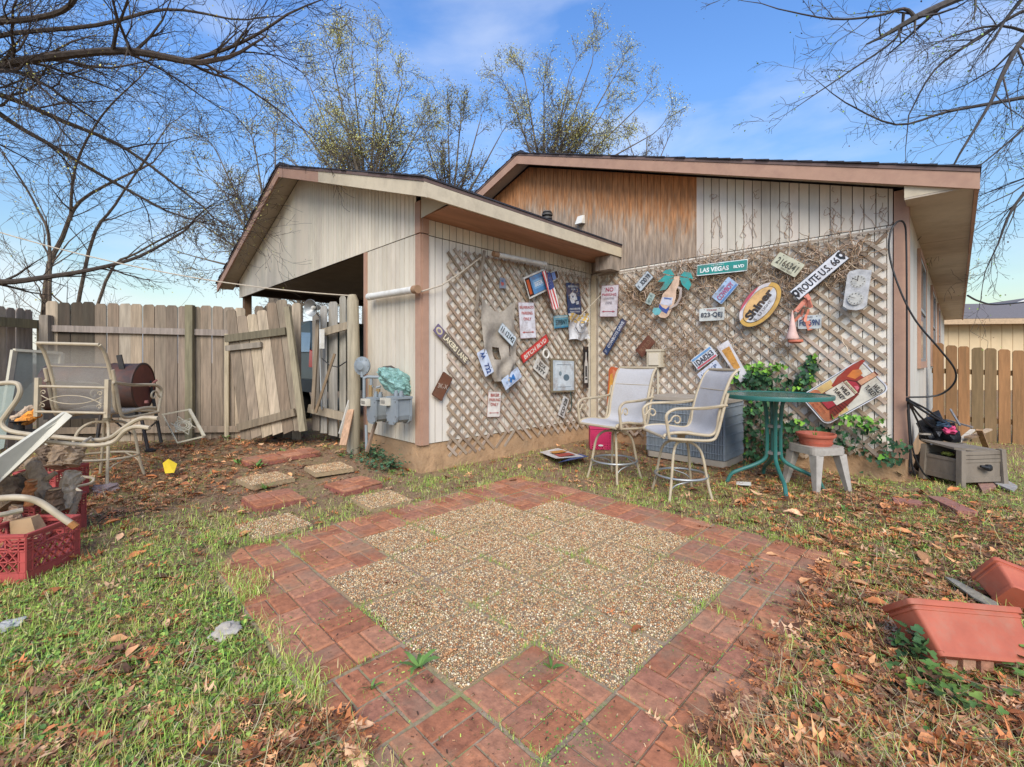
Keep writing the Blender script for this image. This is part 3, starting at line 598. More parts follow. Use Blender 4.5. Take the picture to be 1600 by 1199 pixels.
# ================================================================== ROPES AND CABLES
def sag(a, e, s, n=14): return [a + (e - a) * t + Vector((0, 0, -s * 4 * t * (1 - t))) for t in [i / n for i in range(n + 1)]]
b = MB(); b.tube(sag(D(-60, 345, 5.6), D(545, 462, 5.8), .16, 24), .008, 6); tag(b.build('rope', ropem), 'pale clothes line rope stretching from the left edge to the round gatepost', 'rope')
b = MB(); b.tube([OX(658, 456, XS1 + .06), OX(690, 446, XS1 + .09), OX(718, 428, XS1 + .10), OX(752, 402, XS1 + .10)], .010, 6); tag(b.build('rope', ropem), 'taut pale rope from the pink corner post to the top of the lattice', 'rope')
b = MB(); b.tube([OX(906, 495, XS1 + .12), OY(940, 460, YW2 - .09)], .007, 6); tag(b.build('rope', ropem), 'white cord stretched across the inner corner to the no parking sign', 'rope')
def pvc(a, e, r, lab, m=white):
    t = empty('tube_light', tuple(a), lab, 'tube'); b = MB(); b.tube([a, a + (e - a) * .5, e], r, 12); b.build('tube', m, t, smooth=True)
    d = (e - a).normalized()
    for p, q in ((a, 1), (e, -1)): b = MB(); b.tube([p - d * q * .012, p + d * q * .07], r * 1.12, 12); b.build('end_cap', M('rusty_cap', c('9c7a5c'), .8) if (q == -1) == (r > .04) else white, t, smooth=True)
pvc(OY(577, 464, YW1 - .10), OY(652, 452, YW1 - .10), .042, 'thick white tube mounted level on the carport front wall')
pvc(OX(772, 397, XS1 + .14), OX(851, 413, XS1 + .14), .032, 'slim white tube hung across the top of the side wall lattice')
b = MB(); b.cc = c('8b7f70'); b.beam(OX(757, 392, XS1 + .09), OX(743, 487, XS1 + .09), .035, .02, up=(1, 0, 0)); tag(b.build('wooden_stake', lathm), 'grey stake standing upright on the lattice beside the hanging cloth', 'stick')
def cable(pts, r, lab, nm='cable', m=black):
    b = MB(); P = []
    for i in range(len(pts) - 1):   # Catmull-Rom
        p0, p1, p2, p3 = pts[max(i - 1, 0)], pts[i], pts[i + 1], pts[min(i + 2, len(pts) - 1)]
        for k in range(8):
            t = k / 8; P.append(.5 * ((2 * p1) + (p2 - p0) * t + (2 * p0 - 5 * p1 + 4 * p2 - p3) * t * t + (3 * p1 - p0 - 3 * p2 + p3) * t ** 3))
    P.append(pts[-1]); b.tube(P, r, 6); o = b.build(nm, m, smooth=True)
    return tag(o, lab, 'cable') if lab else o
q = lambda px, py, Y: D(px, py, Y)
cable([q(1417, 620, 4.5), q(1417, 500, 4.52), q(1416, 380, 4.53), q(1413, 350, 4.5), q(1402, 347, 4.48), q(1391, 365, 4.46), q(1390, 400, 4.45), q(1405, 450, 4.4), q(1430, 500, 4.35), q(1470, 548, 4.3), q(1492, 578, 4.3), q(1490, 600, 4.35), q(1465, 618, 4.45), q(1420, 621, 4.52)], .009, 'thick black cable looping wide around the pink corner trim')
cable([q(1512, 462, 15), q(1530, 471, 15.5), q(1560, 476, 16), q(1640, 468, 17)], .03, 'overhead service wire running from the eave to the right edge')
for k, (m1, e1) in enumerate((((1440, 640), (1470, 660)), ((1437, 650), (1462, 672)), ((1448, 640), (1480, 664)), ((1430, 650), (1448, 690)), ((1452, 648), (1490, 668)))):
    cable([q(1417, 622 + k, 4.5), q(*m1, 4.7), q(*e1, 4.9)], .010, ['uppermost strand of the black cable bundle reaching to the junk pile', 'second strand of the black cable bundle above the planter box', 'black cable strand running just over the dark bag', 'black cable strand dropping steeply behind the planter box', 'longest strand of the cable bundle reaching the wood scraps'][k])
for k, pts in enumerate((((1418, 625), (1422, 690), (1421, 730)), ((1419, 627), (1426, 700), (1440, 735), (1452, 748)), ((1418, 640), (1424, 720), (1430, 742)))):
    cable([q(*p, 4.55) for p in pts], .008, ['black cable hanging straight down the corner foundation', 'black cable curving down from the corner to the planter box foot', 'short black cable hanging beside the house corner'][k])
# ================================================================== SIGNS AND WALL THINGS
def wframe(wall, p0, p1, off=.05):
    if wall == 'W': off += .055
    f = (lambda p: OX(p[0], p[1], XS1 + off)) if wall == 'S' else (lambda p: OY(p[0], p[1], YW2 - off))
    n = Vector((1, 0, 0)) if wall == 'S' else Vector((0, -1, 0))
    P0, P1 = f(p0), f(p1); u = (P1 - P0); w = u.length; u.normalize(); v = n.cross(u); o = (P0 + P1) / 2
    m = Matrix((( u.x, v.x, n.x, o.x), (u.y, v.y, n.y, o.y), (u.z, v.z, n.z, o.z), (0, 0, 0, 1)))
    tilt = Matrix.Rotation(R(random.uniform(-2.5, 2.5)), 4, 'X') @ Matrix.Rotation(R(random.uniform(-1.5, 1.5)), 4, 'Y')
    return m @ tilt, w
TXT = {}
def textpoly(s, bold=0, serif=False):
    key = (s, bold)
    if key in TXT: return TXT[key]
    cu = bpy.data.curves.new('t', 'FONT'); cu.body = s; cu.offset = bold; cu.resolution_u = 3; cu.size = 1
    o = bpy.data.objects.new('t', cu); me = bpy.data.meshes.new_from_object(o)
    V = [v.co.copy() for v in me.vertices]; Fc = [tuple(p.vertices) for p in me.polygons]
    bpy.data.objects.remove(o); bpy.data.meshes.remove(me); bpy.data.curves.remove(cu)
    TXT[key] = (V, Fc); return TXT[key]
class Sign:
    def __init__(s, name, mat4, th=.004):
        s.name, s.m, s.th = name, mat4, th; s.b = MB(); s.mats = []; s.t = MB(); s.tm = []; s.k = 0
    def _m(s, lst, b, h):
        m = h if not isinstance(h, str) else flat(h)
        if m not in lst: lst.append(m)
        b.cur = lst.index(m)
    def z(s): s.k += 1; return .0012 * s.k
    def base(s, pts, h): s._m(s.mats, s.b, h); s.b.prism([(x, y, 0) for x, y in pts], (0, 0, 1), s.th); s.out = pts; return s
    def poly(s, pts, h, dz=None):
        s._m(s.mats, s.b, h); z = s.z() if dz is None else dz; s.b.add([(x, y, z) for x, y in pts], [tuple(range(len(pts)))]); return s
    def rect(s, x, y, w, h_, col, r=0): return s.poly(rrect(x, y, w, h_, r), col)
    def text(s, body, x, y, w, h_, col, rot=0, bold=.018):
        if not s.tm: s.tk = s.z() + .0012
        s._m(s.tm, s.t, col); V, Fc = textpoly(body, bold)
        x0, x1 = min(v.x for v in V), max(v.x for v in V); y0, y1 = min(v.y for v in V), max(v.y for v in V)
        kx, ky = w / (x1 - x0), h_ / (y1 - y0); cr, sr = math.cos(R(rot)), math.sin(R(rot)); q = []
        for v in V:
            a, b_ = (v.x - (x0 + x1) / 2) * kx, (v.y - (y0 + y1) / 2) * ky; q.append((x + a * cr - b_ * sr, y + a * sr + b_ * cr, s.tk + .0015))
        s.t.add(q, Fc); return s
    def done(s, label, cat='sign', group='signs and plates on the walls', tname='lettering'):
        o = s.b.build(s.name, s.mats, world=False); o.matrix_basis = s.m
        if s.t.v: l_ = s.t.build(tname, s.tm, o, world=False)
        return tag(o, label, cat, group)
def rrect(x, y, w, h_, r=0, n=4):
    if r <= 0: return [(x - w / 2, y - h_ / 2), (x + w / 2, y - h_ / 2), (x + w / 2, y + h_ / 2), (x - w / 2, y + h_ / 2)]
    p = []
    for cx, cy, a0 in ((x + w / 2 - r, y - h_ / 2 + r, -90), (x + w / 2 - r, y + h_ / 2 - r, 0), (x - w / 2 + r, y + h_ / 2 - r, 90), (x - w / 2 + r, y - h_ / 2 + r, 180)):
        for k in range(n + 1): a = R(a0 + 90 * k / n); p.append((cx + r * math.cos(a), cy + r * math.sin(a)))
    return p
def ell(x, y, a, b, n=28, t0=0, t1=360): return [(x + a * math.cos(R(t0 + (t1 - t0) * k / (n if t1 - t0 < 360 else n))), y + b * math.sin(R(t0 + (t1 - t0) * k / n))) for k in range(n if t1 - t0 >= 360 else n + 1)]
def plate(wall, p0, p1, h, bgc, parts, label, name='licence_plate', cat='licence plate', rim=None, off=.055, r=.015, th=.003):
    m, w = wframe(wall, p0, p1, off); s = Sign(name, m, th); s.base(rrect(0, 0, w, h, r), rim or bgc)
    if rim: s.rect(0, 0, w * .955, h - w * .045, bgc, r * .8)
    for sx_ in (-.3, .3): s.rect(sx_ * w, h * .40, .012, .008, '4b4640')
    parts(s, w, h); return s.done(label, cat)
def T(s, *a, **k): s.text(*a, **k)
# ---- side wall (S)
m, w = wframe('S', (681, 511), (729, 565)); h = .115; s = Sign('street_sign', m); s.base(rrect(0, 0, w, h, .01), '75695f').rect(-w * .39, 0, w * .22, h, '6f6484', .01).poly(ell(-w * .39, 0, .05, .04), 'd8c9a0').poly(ell(-w * .39, 0, .03, .022), '8d7f96')
s.text('LAKERS LANE', w * .12, 0, w * .72, h * .62, 'efe2c0', bold=.03).done('faded grey purple street sign reading LAKERS LANE slanting down right', 'street sign')
plate('S', (682, 622), (700.5, 586), .16, '6e4630', lambda s, w, h: (s.text('rusty', 0, .01, w * .5, h * .3, 'b29a84', rot=-25) if False else s.text('3K-X', 0, .0, w * .45, h * .35, 'b8a391', rot=-70)), 'dark rust brown plate low beside the pink corner post', rim='5a3826')
plate('S', (752, 548), (765, 585), .155, 'cdd6e6', lambda s, w, h: (s.text('AA', -w * .30, 0, w * .26, h * .45, '2b4a86', bold=.03), s.text('732', w * .25, 0, w * .38, h * .5, '2b4a86', bold=.03)), 'white plate with blue AA 732 nearly upright at the cloth edge', off=.15)
plate('S', (781.5, 511), (804, 535), .15, 'cfd8dc', lambda s, w, h: s.text('11 12142', 0, 0, w * .84, h * .5, '1f2f33', bold=.02), 'pale plate with dark digits 12142 on the grey cloth', rim='9aa6aa', off=.155)
def pk(lines, cl, arrow=True):
    def f(s, w, h):
        for (t, y, tw, th_) in lines: s.text(t, 0, y * h, w * tw, h * th_, cl)
        y = -.33 * h
        s.rect(0, y, w * .5, h * .018, cl); s.poly([(-w * .38, y), (-w * .24, y - h * .028), (-w * .24, y + h * .028)], cl); s.poly([(w * .38, y), (w * .24, y + h * .028), (w * .24, y - h * .028)], cl)
    return f
plate('S', (762, 632), (782, 632), .33, 'e3dcd2', pk([('BIKER', .36, .66, .12), ('PARKING', .18, .82, .12), ('ONLY', .0, .6, .12)], 'b0433f'), 'cream sign with red words BIKER PARKING ONLY low on the lattice', 'parking_sign', 'sign', rim='b98f84')
plate('S', (811.5, 501), (836, 500.5), .50, 'dfdde2', pk([('SILVERADO', .36, .86, .075), ('PARKING', .2, .68, .085), ('ONLY', .04, .5, .085)], 'c05c58'), 'tall white sign with faded red SILVERADO PARKING ONLY', 'parking_sign', 'sign', rim='c4b0b0')
m, w = wframe('S', (815.5, 562), (856, 528)); s = Sign('street_sign', m); h = .125; s.base(rrect(0, 0, w, h, .012), 'b3302f').rect(0, 0, w * .95, h * .84, 'd8453f', .01).text('BITCH BLVD', 0, 0, w * .84, h * .5, 'f0dfd2', bold=.03).done('bright red street sign with pale capitals slanting up right', 'street sign')
plate('S', (787, 602.5), (812, 581), .155, 'c3d2e6', lambda s, w, h: (s.text('M', 0, 0, w * .3, h * .5, '2f74b8', bold=.05), s.rect(0, -h * .36, w * .6, h * .05, '8aa5c8'), s.rect(-w * .3, 0, w * .1, h * .2, '93a9c6')), 'light blue plate with one big blue letter M', off=.14)
plate('S', (836, 566), (855, 584), .19, 'd6d2c8', lambda s, w, h: (s.text('EDX', 0, h * .2, w * .5, h * .3, '2a2a2a', bold=.02), s.text('397Y', 0, -h * .2, w * .7, h * .3, '2a2a2a', bold=.02)), 'white plate reading EDX 397Y over two lines')
plate('S', (876.5, 651), (885, 621), .15, 'd2d0cb', lambda s, w, h: s.text('FCD·E28', 0, 0, w * .84, h * .5, '242424', bold=.02), 'white plate with black characters tilted steeply under the picture frame')
# framed picture
m, w = wframe('S', (862, 587), (899, 587), .075); s = Sign('framed_picture', m, .02); h = .50; s.base(rrect(0, 0, w, h), '80765f').rect(0, 0, w * .9, h * .9, 'b9c3c9').rect(0, 0, w * .74, h * .78, 'c9d2d6').poly(ell(w * .1, -h * .06, w * .13, h * .1), '5f7480').poly(ell(-w * .16, h * .06, w * .06, h * .07), '7d8f96').rect(0, h * .33, w * .6, .008, '8695a0').rect(0, -h * .34, w * .6, .008, '8695a0')
o = s.done('pale blue framed picture hanging low near the inner corner', 'picture'); 
# bottle strip in corner
m, w = wframe('S', (911.8, 574), (919.5, 574), .10); s = Sign('bottle_sign', m, .01); h = .66; s.base(rrect(0, 0, w, h), '1e1d1f').poly([(-w * .3, -h * .38), (w * .3, -h * .38), (w * .3, h * .1), (w * .1, h * .2), (w * .1, h * .36), (-w * .1, h * .36), (-w * .1, h * .2), (-w * .3, h * .1)], 'd4cfc6').rect(0, -h * .1, w * .35, h * .26, '2a292b').rect(0, -h * .28, w * .4, h * .05, '353436').done('narrow black sign with a white bottle standing in the inner corner')
# long beer bottle cutout
m, w = wframe('S', (822, 451), (873, 428), .10); h = w * .40; s = Sign('bottle_sign', m, .006)
def bottle(sc, k=1.0): 
    return [(-.5 * w * k, -.5 * h * sc), (.10 * w, -.5 * h * sc), (.24 * w, -.24 * h * sc), (.5 * w * k, -.19 * h * sc), (.5 * w * k, .19 * h * sc), (.24 * w, .24 * h * sc), (.10 * w, .5 * h * sc), (-.5 * w * k, .5 * h * sc)]
s.base(bottle(1.0), 'd9d6cf').poly(bottle(.84, .965), '3c2218').rect(-w * .42, 0, w * .07, h * .66, 'c9582a').rect(-w * .14, 0, w * .42, h * .80, '5b93c6').rect(-w * .14, 0, w * .32, h * .4, '86b4da').rect(w * .16, 0, w * .10, h * .42, 'bb5226').rect(w * .34, 0, w * .11, h * .33, '7693cc').text('BEER', -w * .15, 0, w * .24, h * .2, 'e7eef5').done('bottle shaped cutout sign with blue label and amber ends, tilted')
# american flag hung on the bottle
fl = MB(); m, w = wframe('S', (846, 430), (862, 430), .13); NX, NY = 12, 20; fm = [flat('2b3f7e'), flat('c2403f'), flat('ded9d6')]
def fpt(u, v): return (-.10 + .02 * v + u * (.19 - .03 * v) + .07 * v, .04 - .52 * v + .02 * math.sin(7 * u), .03 * math.sin(6 * u + 2 * v) + .02 * v)
for i in range(NX):
    for j in range(NY):
        u0, u1, v0, v1 = i / NX, (i + 1) / NX, j / NY, (j + 1) / NY
        fl.cur = 0 if j < NY * .42 and i > 2 else (1 if i % 2 == 0 else 2); fl.add([fpt(u0, v0), fpt(u1, v0), fpt(u1, v1), fpt(u0, v1)], [(0, 1, 2, 3)])
fo = fl.build('flag', fm, world=False, smooth=True); fo.matrix_basis = m; tag(fo, 'small drooping stars and stripes flag hung over the tilted bottle sign', 'flag')
st = MB()
for i in range(5):
    for j in range(4):
        p = fpt(.33 + .13 * i, .05 + .09 * j); st.add([(p[0] + .006 * math.cos(a) * (1 if k % 2 else .45), p[1] + .006 * math.sin(a) * (1 if k % 2 else .45), p[2] + .004) for k, a in enumerate([math.pi * 2 * q_ / 10 + .3 for q_ in range(10)])], [tuple(range(10))])
st.build('stars', flat('ded9d6'), fo, world=False)
plate('S', (885.6, 467), (907.2, 466.5), .49, '2a3d63', lambda s, w, h: (s.text('RESERVED', 0, .38 * h, w * .72, h * .06, 'c9cfd6', bold=.03), s.text('FOR', 0, .29 * h, w * .3, h * .05, 'c9cfd6', bold=.03), s.text('COWBOYS', 0, -.33 * h, w * .76, h * .06, 'c9cfd6', bold=.03), s.text('FANS ONLY', 0, -.42 * h, w * .7, h * .05, 'c9cfd6', bold=.03),
    s.poly([(-w * .30, -h * .02), (-w * .28, h * .12), (-w * .1, h * .2), (w * .12, h * .16), (w * .2, h * .04), (w * .22, -h * .04), (w * .06, -h * .06), (w * .02, -h * .14), (-w * .12, -h * .16), (-w * .22, -h * .14)], 'd5d8dc'), s.poly(ell(-w * .08, h * .06, w * .06, h * .035), '2a3d63'), s.poly([(w * .08, -h * .1), (w * .3, -h * .08), (w * .3, -h * .18), (w * .1, -h * .2)], 'b9bec6')), 'dark navy football parking sign with white helmet near the inner corner', 'parking_sign', 'sign', rim='1d2b48')
plate('S', (865, 504), (888.5, 502), .19, '6fa3b4', lambda s, w, h: (s.text('539BNY', 0, -.02 * h, w * .8, h * .42, '28434e', bold=.02), s.rect(0, h * .38, w * .9, h * .12, 'a9bdbd'), s.rect(0, -h * .42, w * .9, h * .1, '2d86ad')), 'teal blue plate partly under the white sheet near the corner')
# crumpled clear sheet with yellow top
m, w = wframe('S', (889, 511), (919, 511), .10); sh = MB(); sm_ = [flat('cfcfd0'), flat('cfae66'), flat('8b8d94')]
def shp(u, v): return ((u - .5) * w + .02 * math.sin(9 * v), (.5 - v) * .40 + .015 * math.sin(8 * u), .02 * math.sin(8 * u + 5 * v) + .012 * math.sin(17 * v * u + 3))
for i in range(12):
    for j in range(12): sh.cur = 1 if j < 4 and (i + j) % 3 else 0; sh.add([shp(i / 12, j / 12), shp((i + 1) / 12, j / 12), shp((i + 1) / 12, (j + 1) / 12), shp(i / 12, (j + 1) / 12)], [(0, 3, 2, 1)])
sh.cur = 2; sh.tube([(ww * w * .36, .02 + zz * .12, .045) for ww, zz in ((-.9, .9), (-.5, .5), (-.8, -.2), (-.4, -.9), (.2, -.95), (.7, -.3), (.5, .5), (0, .6), (-.2, .1), (.1, -.3), (.35, 0))], .008, 6)
so_ = sh.build('plastic_sheet', sm_, world=False, smooth=True); so_.matrix_basis = m; tag(so_, 'crumpled white plastic sheet with yellow top and grey scrawl in the corner', 'plastic sheet')
m, w = wframe('S', (779, 447), (791, 440), .06); s = Sign('small_sticker', m, .002); s.base([(-w * .5, -.03), (w * .2, -.08), (w * .5, .04), (0, .09)], '7f8592').rect(0, 0, w * .3, .05, 'a8544c').rect(w * .1, .03, w * .2, .03, '46659a').done('tiny torn red and blue scrap stuck high on the side lattice', 'sticker')
m, w = wframe('S', (845, 553), (861, 553), .08); rg = MB(); P = [(.065 * math.cos(t), .065 * math.sin(t), 0) for t in [k * math.pi / 8 for k in range(16)]]; rg.tube(P, .014, 8, closed=True); ro = rg.build('ring', white, world=False, smooth=True); ro.matrix_basis = m; tag(ro, 'small round white ring just right of the red street sign', 'ring')
cable([OX(891, 612, XS1 + .09), OX(893, 625, XS1 + .10), OX(892, 640, XS1 + .10), OX(887, 645, XS1 + .09)], .008, 'dark green hook hanging below the framed picture', 'hook', M('green_hook', c('31453f')))
# grey cloth draped
cl = MB(); m, w = wframe('S', (752, 532), (805, 532), .085); NX, NY = 26, 40
clothm = M('grey_cloth', c('a59b8d'), .95, .14, 24, .35, dirt=c('6d655a'), damt=.45, dscale=4)
def clp(u, v):
    L0, R0 = -.5 * w + .0, .5 * w; taper = 1 - .62 * max(0, v - .72) / .28 * (1 if v > .72 else 0)
    cx = -.02 + .06 * max(0, v - .6); x = cx + (u - .5) * w * taper; top = .52 - .16 * math.sin(math.pi * min(1, max(0, u))) ** 1.3 * (1 - v)
    return (x, top - v * (1.06 - (.56 - top) * .3), .014 * math.sin(9 * u + 1.5 * math.sin(4 * v)) * (.4 + v) + .016 * math.sin(11 * v - 9 * (u - .5) ** 2 * 2) + .012 * math.sin(23 * v + 9 * u) * v + .035)
for i in range(NX):
    for j in range(NY):
        u, v = (i + .5) / NX, (j + .5) / NY
        if (abs(u - .40) < .10 and abs(v - .62) < .085) or (abs(u - .78) < .03 and abs(v - .60) < .075): continue
        cl.add([clp(i / NX, j / NY), clp((i + 1) / NX, j / NY), clp((i + 1) / NX, (j + 1) / NY), clp(i / NX, (j + 1) / NY)], [(0, 3, 2, 1)])
co = cl.build('hanging_cloth', clothm, world=False, smooth=True); co.matrix_basis = m; tag(co, 'torn grey cloth with holes draped down the side wall lattice', 'cloth')
# ---- main wall (W)
plate('W', (938.5, 471), (965.5, 470), .50, 'cfc9d0', pk([('NO', .36, .44, .13), ('PARKING', .2, .8, .085)], 'a8455a'), 'grey sign with red NO PARKING LOADING ZONE and double arrow', 'parking_sign', 'sign', rim='8d6d76')
o = bpy.data.objects['parking_sign.003'] if 'parking_sign.003' in bpy.data.objects else None
lo = [x for x in COL.objects if x.get('label', '').startswith('grey sign with red NO')][0]
tt = MB()
for body, y, tw in (('LOADING', .055, .6), ('ZONE', -.09, .4)):
    V, Fc = textpoly(body, .01); x0, x1 = min(v.x for v in V), max(v.x for v in V); y0, y1 = min(v.y for v in V), max(v.y for v in V); ww = .38
    tt.add([((v.x - (x0 + x1) / 2) / (x1 - x0) * tw * ww * .8, y * .5 + (v.y - y0) / (y1 - y0) * .035, .012) for v in V], Fc)
tt.build('lettering', flat('7b7480'), lo, world=False)
plate('W', (996, 451), (1016.5, 428), .15, 'c4cdd2', lambda s, w, h: (s.text('3DD Y8', w * .12, 0, w * .62, h * .52, '20303a', bold=.02), s.text('K', -w * .36, 0, w * .1, h * .35, '44525a')), 'pale plate reading 3DD Y8 tilted steeply up right', rim='5e6b70')
plate('W', (1012, 475.5), (1020, 459), .10, 'a9bab4', lambda s, w, h: s.text('4F2 P', 0, 0, w * .7, h * .5, '70857f'), 'small faded grey green plate left of the palm bottle')
# palm bottle cutout
m, w = wframe('W', (1025, 460), (1069, 460), .10); s = Sign('palm_bottle_sign', m, .006); kx = w / 360; 
cvt = lambda pts: [((x - 590) * kx, -(y - 520) * w / 44 / 8.567 * .98) for x, y in pts]
body = cvt([(450, 790), (470, 640), (505, 510), (560, 450), (600, 380), (625, 290), (690, 290), (690, 400), (665, 470), (670, 560), (650, 660), (600, 800), (560, 830), (500, 825)])
s.base(body, 'dcbda2')
s.poly(cvt([(500, 560), (635, 560), (630, 650), (600, 670), (480, 650)]), 'cfd0da').poly(cvt([(470, 645), (510, 690), (560, 715), (600, 670), (605, 700), (575, 775), (465, 720)]), '35539c').poly(cvt([(525, 560), (620, 575), (615, 590), (525, 580)]), '5b77b0')
s.poly(cvt([(400, 700), (470, 700), (510, 740), (480, 790), (420, 795), (385, 750)]), '6fb8bd')
big = lambda P_: [(660 + (x - 660) * 1.45, 325 + (y - 325) * 1.3) for x, y in P_]
for leaf in ([(640, 290), (600, 225), (555, 235), (530, 260), (590, 280)], [(640, 300), (560, 285), (495, 350), (560, 350)], [(640, 320), (570, 335), (520, 440), (575, 430)], [(690, 295), (720, 255), (775, 270), (800, 330), (740, 310)], [(685, 310), (760, 320), (790, 380), (770, 440), (710, 380)]): s.poly(cvt(big(leaf)), '3f9f9a')
for pts in ([(690, 420), (740, 440), (745, 560), (700, 660), (610, 720), (600, 700), (680, 640), (715, 560), (712, 460), (680, 440)],): s.poly(cvt(pts), 'b9aca3')
s.done('cutout sign of a palm tree bottle with teal fronds and blue label')
m, w = wframe('W', (1089, 423), (1168, 414)); h = .15; s = Sign('street_sign', m); s.base(rrect(0, 0, w, h, .01), 'dfe8e6').rect(0, 0, w * .985, h * .86, '2f8f86', .01).text('LAS VEGAS', -w * .14, -h * .06, w * .58, h * .42, 'eaf2ee', bold=.04).text('BLVD', w * .34, -h * .04, w * .2, h * .26, 'eaf2ee', bold=.04).text('THE FABULOUS', -w * .08, h * .3, w * .26, h * .1, 'cfe3df').done('green street sign reading LAS VEGAS BLVD across the dried vines', 'street sign')
plate('W', (1119.5, 470), (1146, 438.5), .17, 'a9c1dc', lambda s, w, h: (s.text('COWBOY', 0, -.05 * h, w * .82, h * .42, 'b4567a', bold=.02), s.text('TEXAS', 0, h * .3, w * .3, h * .12, '5570a0'), s.rect(0, -h * .38, w * .9, h * .14, '5f8cc4')), 'light blue vanity plate reading COWBOY tilted up right')
plate('W', (1092.5, 492.5), (1132, 490), .17, 'cfd3cd', lambda s, w, h: (s.text('TEXAS', 0, h * .33, w * .42, h * .14, 'b0585a', bold=.02), s.text('823·QEJ', 0, -.08 * h, w * .86, h * .46, '2f3c4e', bold=.02)), 'nearly level white plate reading TEXAS 823 QEJ')
# oval beer sign
m, w = wframe('W', (1161, 509), (1214, 442.5), .08); h = w * .60; s = Sign('oval_sign', m, .008)
s.base(ell(0, 0, w / 2, h / 2, 40), '4e4640').poly(ell(0, 0, w * .49, h * .485, 40), 'cfa556').poly(ell(0, 0, w * .485, h * .48, 20, 20, 160), 'd6cfcf').poly(ell(0, 0, w * .485, h * .48, 14, 55, 130), 'c4586a').poly(ell(0, 0, w * .41, h * .37, 40), '3b3632').poly(ell(0, 0, w * .40, h * .36, 40), 'dcb277').poly([(x, y) for x, y in ell(0, 0, w * .395, h * .355, 20, 180, 360)], 'cfd0d2')
s.text('Shiner', 0, h * .02, w * .68, h * .28, '3a332f', bold=.045).text('S  U', -w * .2, -h * .2, w * .2, h * .10, '6c6664').text('LIGHT', w * .06, -h * .2, w * .24, h * .08, '8c8784').done('large tilted oval beer sign with yellow rim and black old style lettering')
plate('W', (1211, 403.5), (1250, 424), .17, 'c3c1a8', lambda s, w, h: (s.text('2166341', 0, 0, w * .8, h * .46, '4b4d42', bold=.01), s.text('TEXAS TRUCK', .1 * w, -h * .36, w * .45, h * .1, '6c6a58')), 'weathered greenish plate reading 2166341 slanting down right')
m, w = wframe('W', (1241, 463), (1319, 396.5), .07); h = .15; s = Sign('street_sign', m); s.base(rrect(0, 0, w, h, .004), '3c3f45').rect(0, 0, w * .98, h * .9, 'dcdde0').text('ROUTE U.S. 66', -w * .0, 0, w * .76, h * .58, '23262c', bold=.02)
for sx_ in (-.45, .45): s.poly([(sx_ * w - .035, h * .3), (sx_ * w, h * .38), (sx_ * w + .035, h * .3), (sx_ * w + .03, -h * .1), (sx_ * w, -h * .36), (sx_ * w - .03, -h * .1)], '23262c'); s.poly(ell(sx_ * w, .01, .012, .018), 'dcdde0')
s.done('long white street sign reading ROUTE U.S. 66 with black shields at both ends', 'street sign')
# stone clock plaque
stone = M('grey_stone', c('b9b8b6'), .9, .25, 14, .6, dirt=c('6f7074'), damt=.5, dscale=8)
m, w = wframe('W', (1320.5, 453), (1357.5, 453), .09); h = .44; pl = Sign('stone_plaque', m, .035)
out = [(-w / 2, -h * .40), (-w * .25, -h * .485), (w * .1, -h * .5), (w * .38, -h * .46), (w / 2, -h * .38), (w * .49, 0), (w / 2, h * .47), (w * .2, h * .485), (-w * .1, h * .5), (-w * .42, h * .45), (-w / 2, h * .38), (-w * .5, 0)]
pl.base(out, stone)
for cy in (h * .2, -h * .22):
    pl.poly(ell(0, cy, w * .34, w * .33), M('stone_dial', c('b8b6ae'), .8, .15, 20, .3)); 
    for k in range(12): a = R(30 * k); pl.rect(w * .27 * math.cos(a), cy + w * .27 * math.sin(a), .009, .009, '4a4a4c')
pl.poly([(-.004, h * .2), (.004, h * .2), (.004, h * .2 + .06), (-.004, h * .2 + .06)], '2b2b2c').poly([(0, h * .2 + .004), (-.05, h * .2 + .03), (-.05, h * .2 + .038), (0, h * .2 + .012)], '2b2b2c').poly([(0, -h * .22), (-.06, -h * .18), (-.058, -h * .17), (.004, -h * .212)], '2b2b2c')
pl.done('grey stone plaque with clock dial above and thermometer dial below', 'wall clock', 'ornaments on the main wall')
plate('W', (1247, 504), (1283.5, 502.5), .155, 'bdc3c2', lambda s, w, h: (s.text('TEXAS', -w * .05, h * .36, w * .36, h * .12, '45526e', bold=.02), s.text('FG-59N', 0, -.05 * h, w * .86, h * .46, '33466f', bold=.02)), 'white plate ending G 59N beside the faded orange bells')
# faded orange ornament
bellm = M('faded_orange', c('d2826a'), .6, .2, 8, .1, dirt=c('d8b0a4'), damt=.7, dscale=5)
om = OY(1241, 512, YW2 - .16); e = empty('hanging_ornament', tuple(om), 'faded orange and pink hanging cone ornament with ribbons below the long white street sign', 'ornament')
b = MB(); b.lathe([(.004, .26), (.02, .16), (.042, .02), (.07, -.06), (.066, -.075), (.04, -.05), (0, .02)], 16, OY(1238, 520, YW2 - .17)); b.build('cone', M('faded_pink', c('c9a79c'), .6, .25, 8, .1), e, smooth=True)
b = MB(); b.lathe([(.075, -.075), (.08, -.10), (.05, -.115), (.04, -.09)], 14, OY(1243, 521, YW2 - .17)); b.build('rim', M('strong_orange', c('bf6a50'), .6), e, smooth=True)
b = MB()
for i in range(16):
    a = OY(1256 + random.uniform(-8, 8), 462 + random.uniform(-4, 40), YW2 - .12); d2 = Vector((random.uniform(-.08, .06), random.uniform(-.03, .03), random.uniform(-.12, -.04)))
    b.beam(a, a + d2, random.uniform(.02, .05), .003, up=(random.uniform(-1, 1), -1, random.uniform(-.5, .5)))
b.build('ribbon', bellm, e)
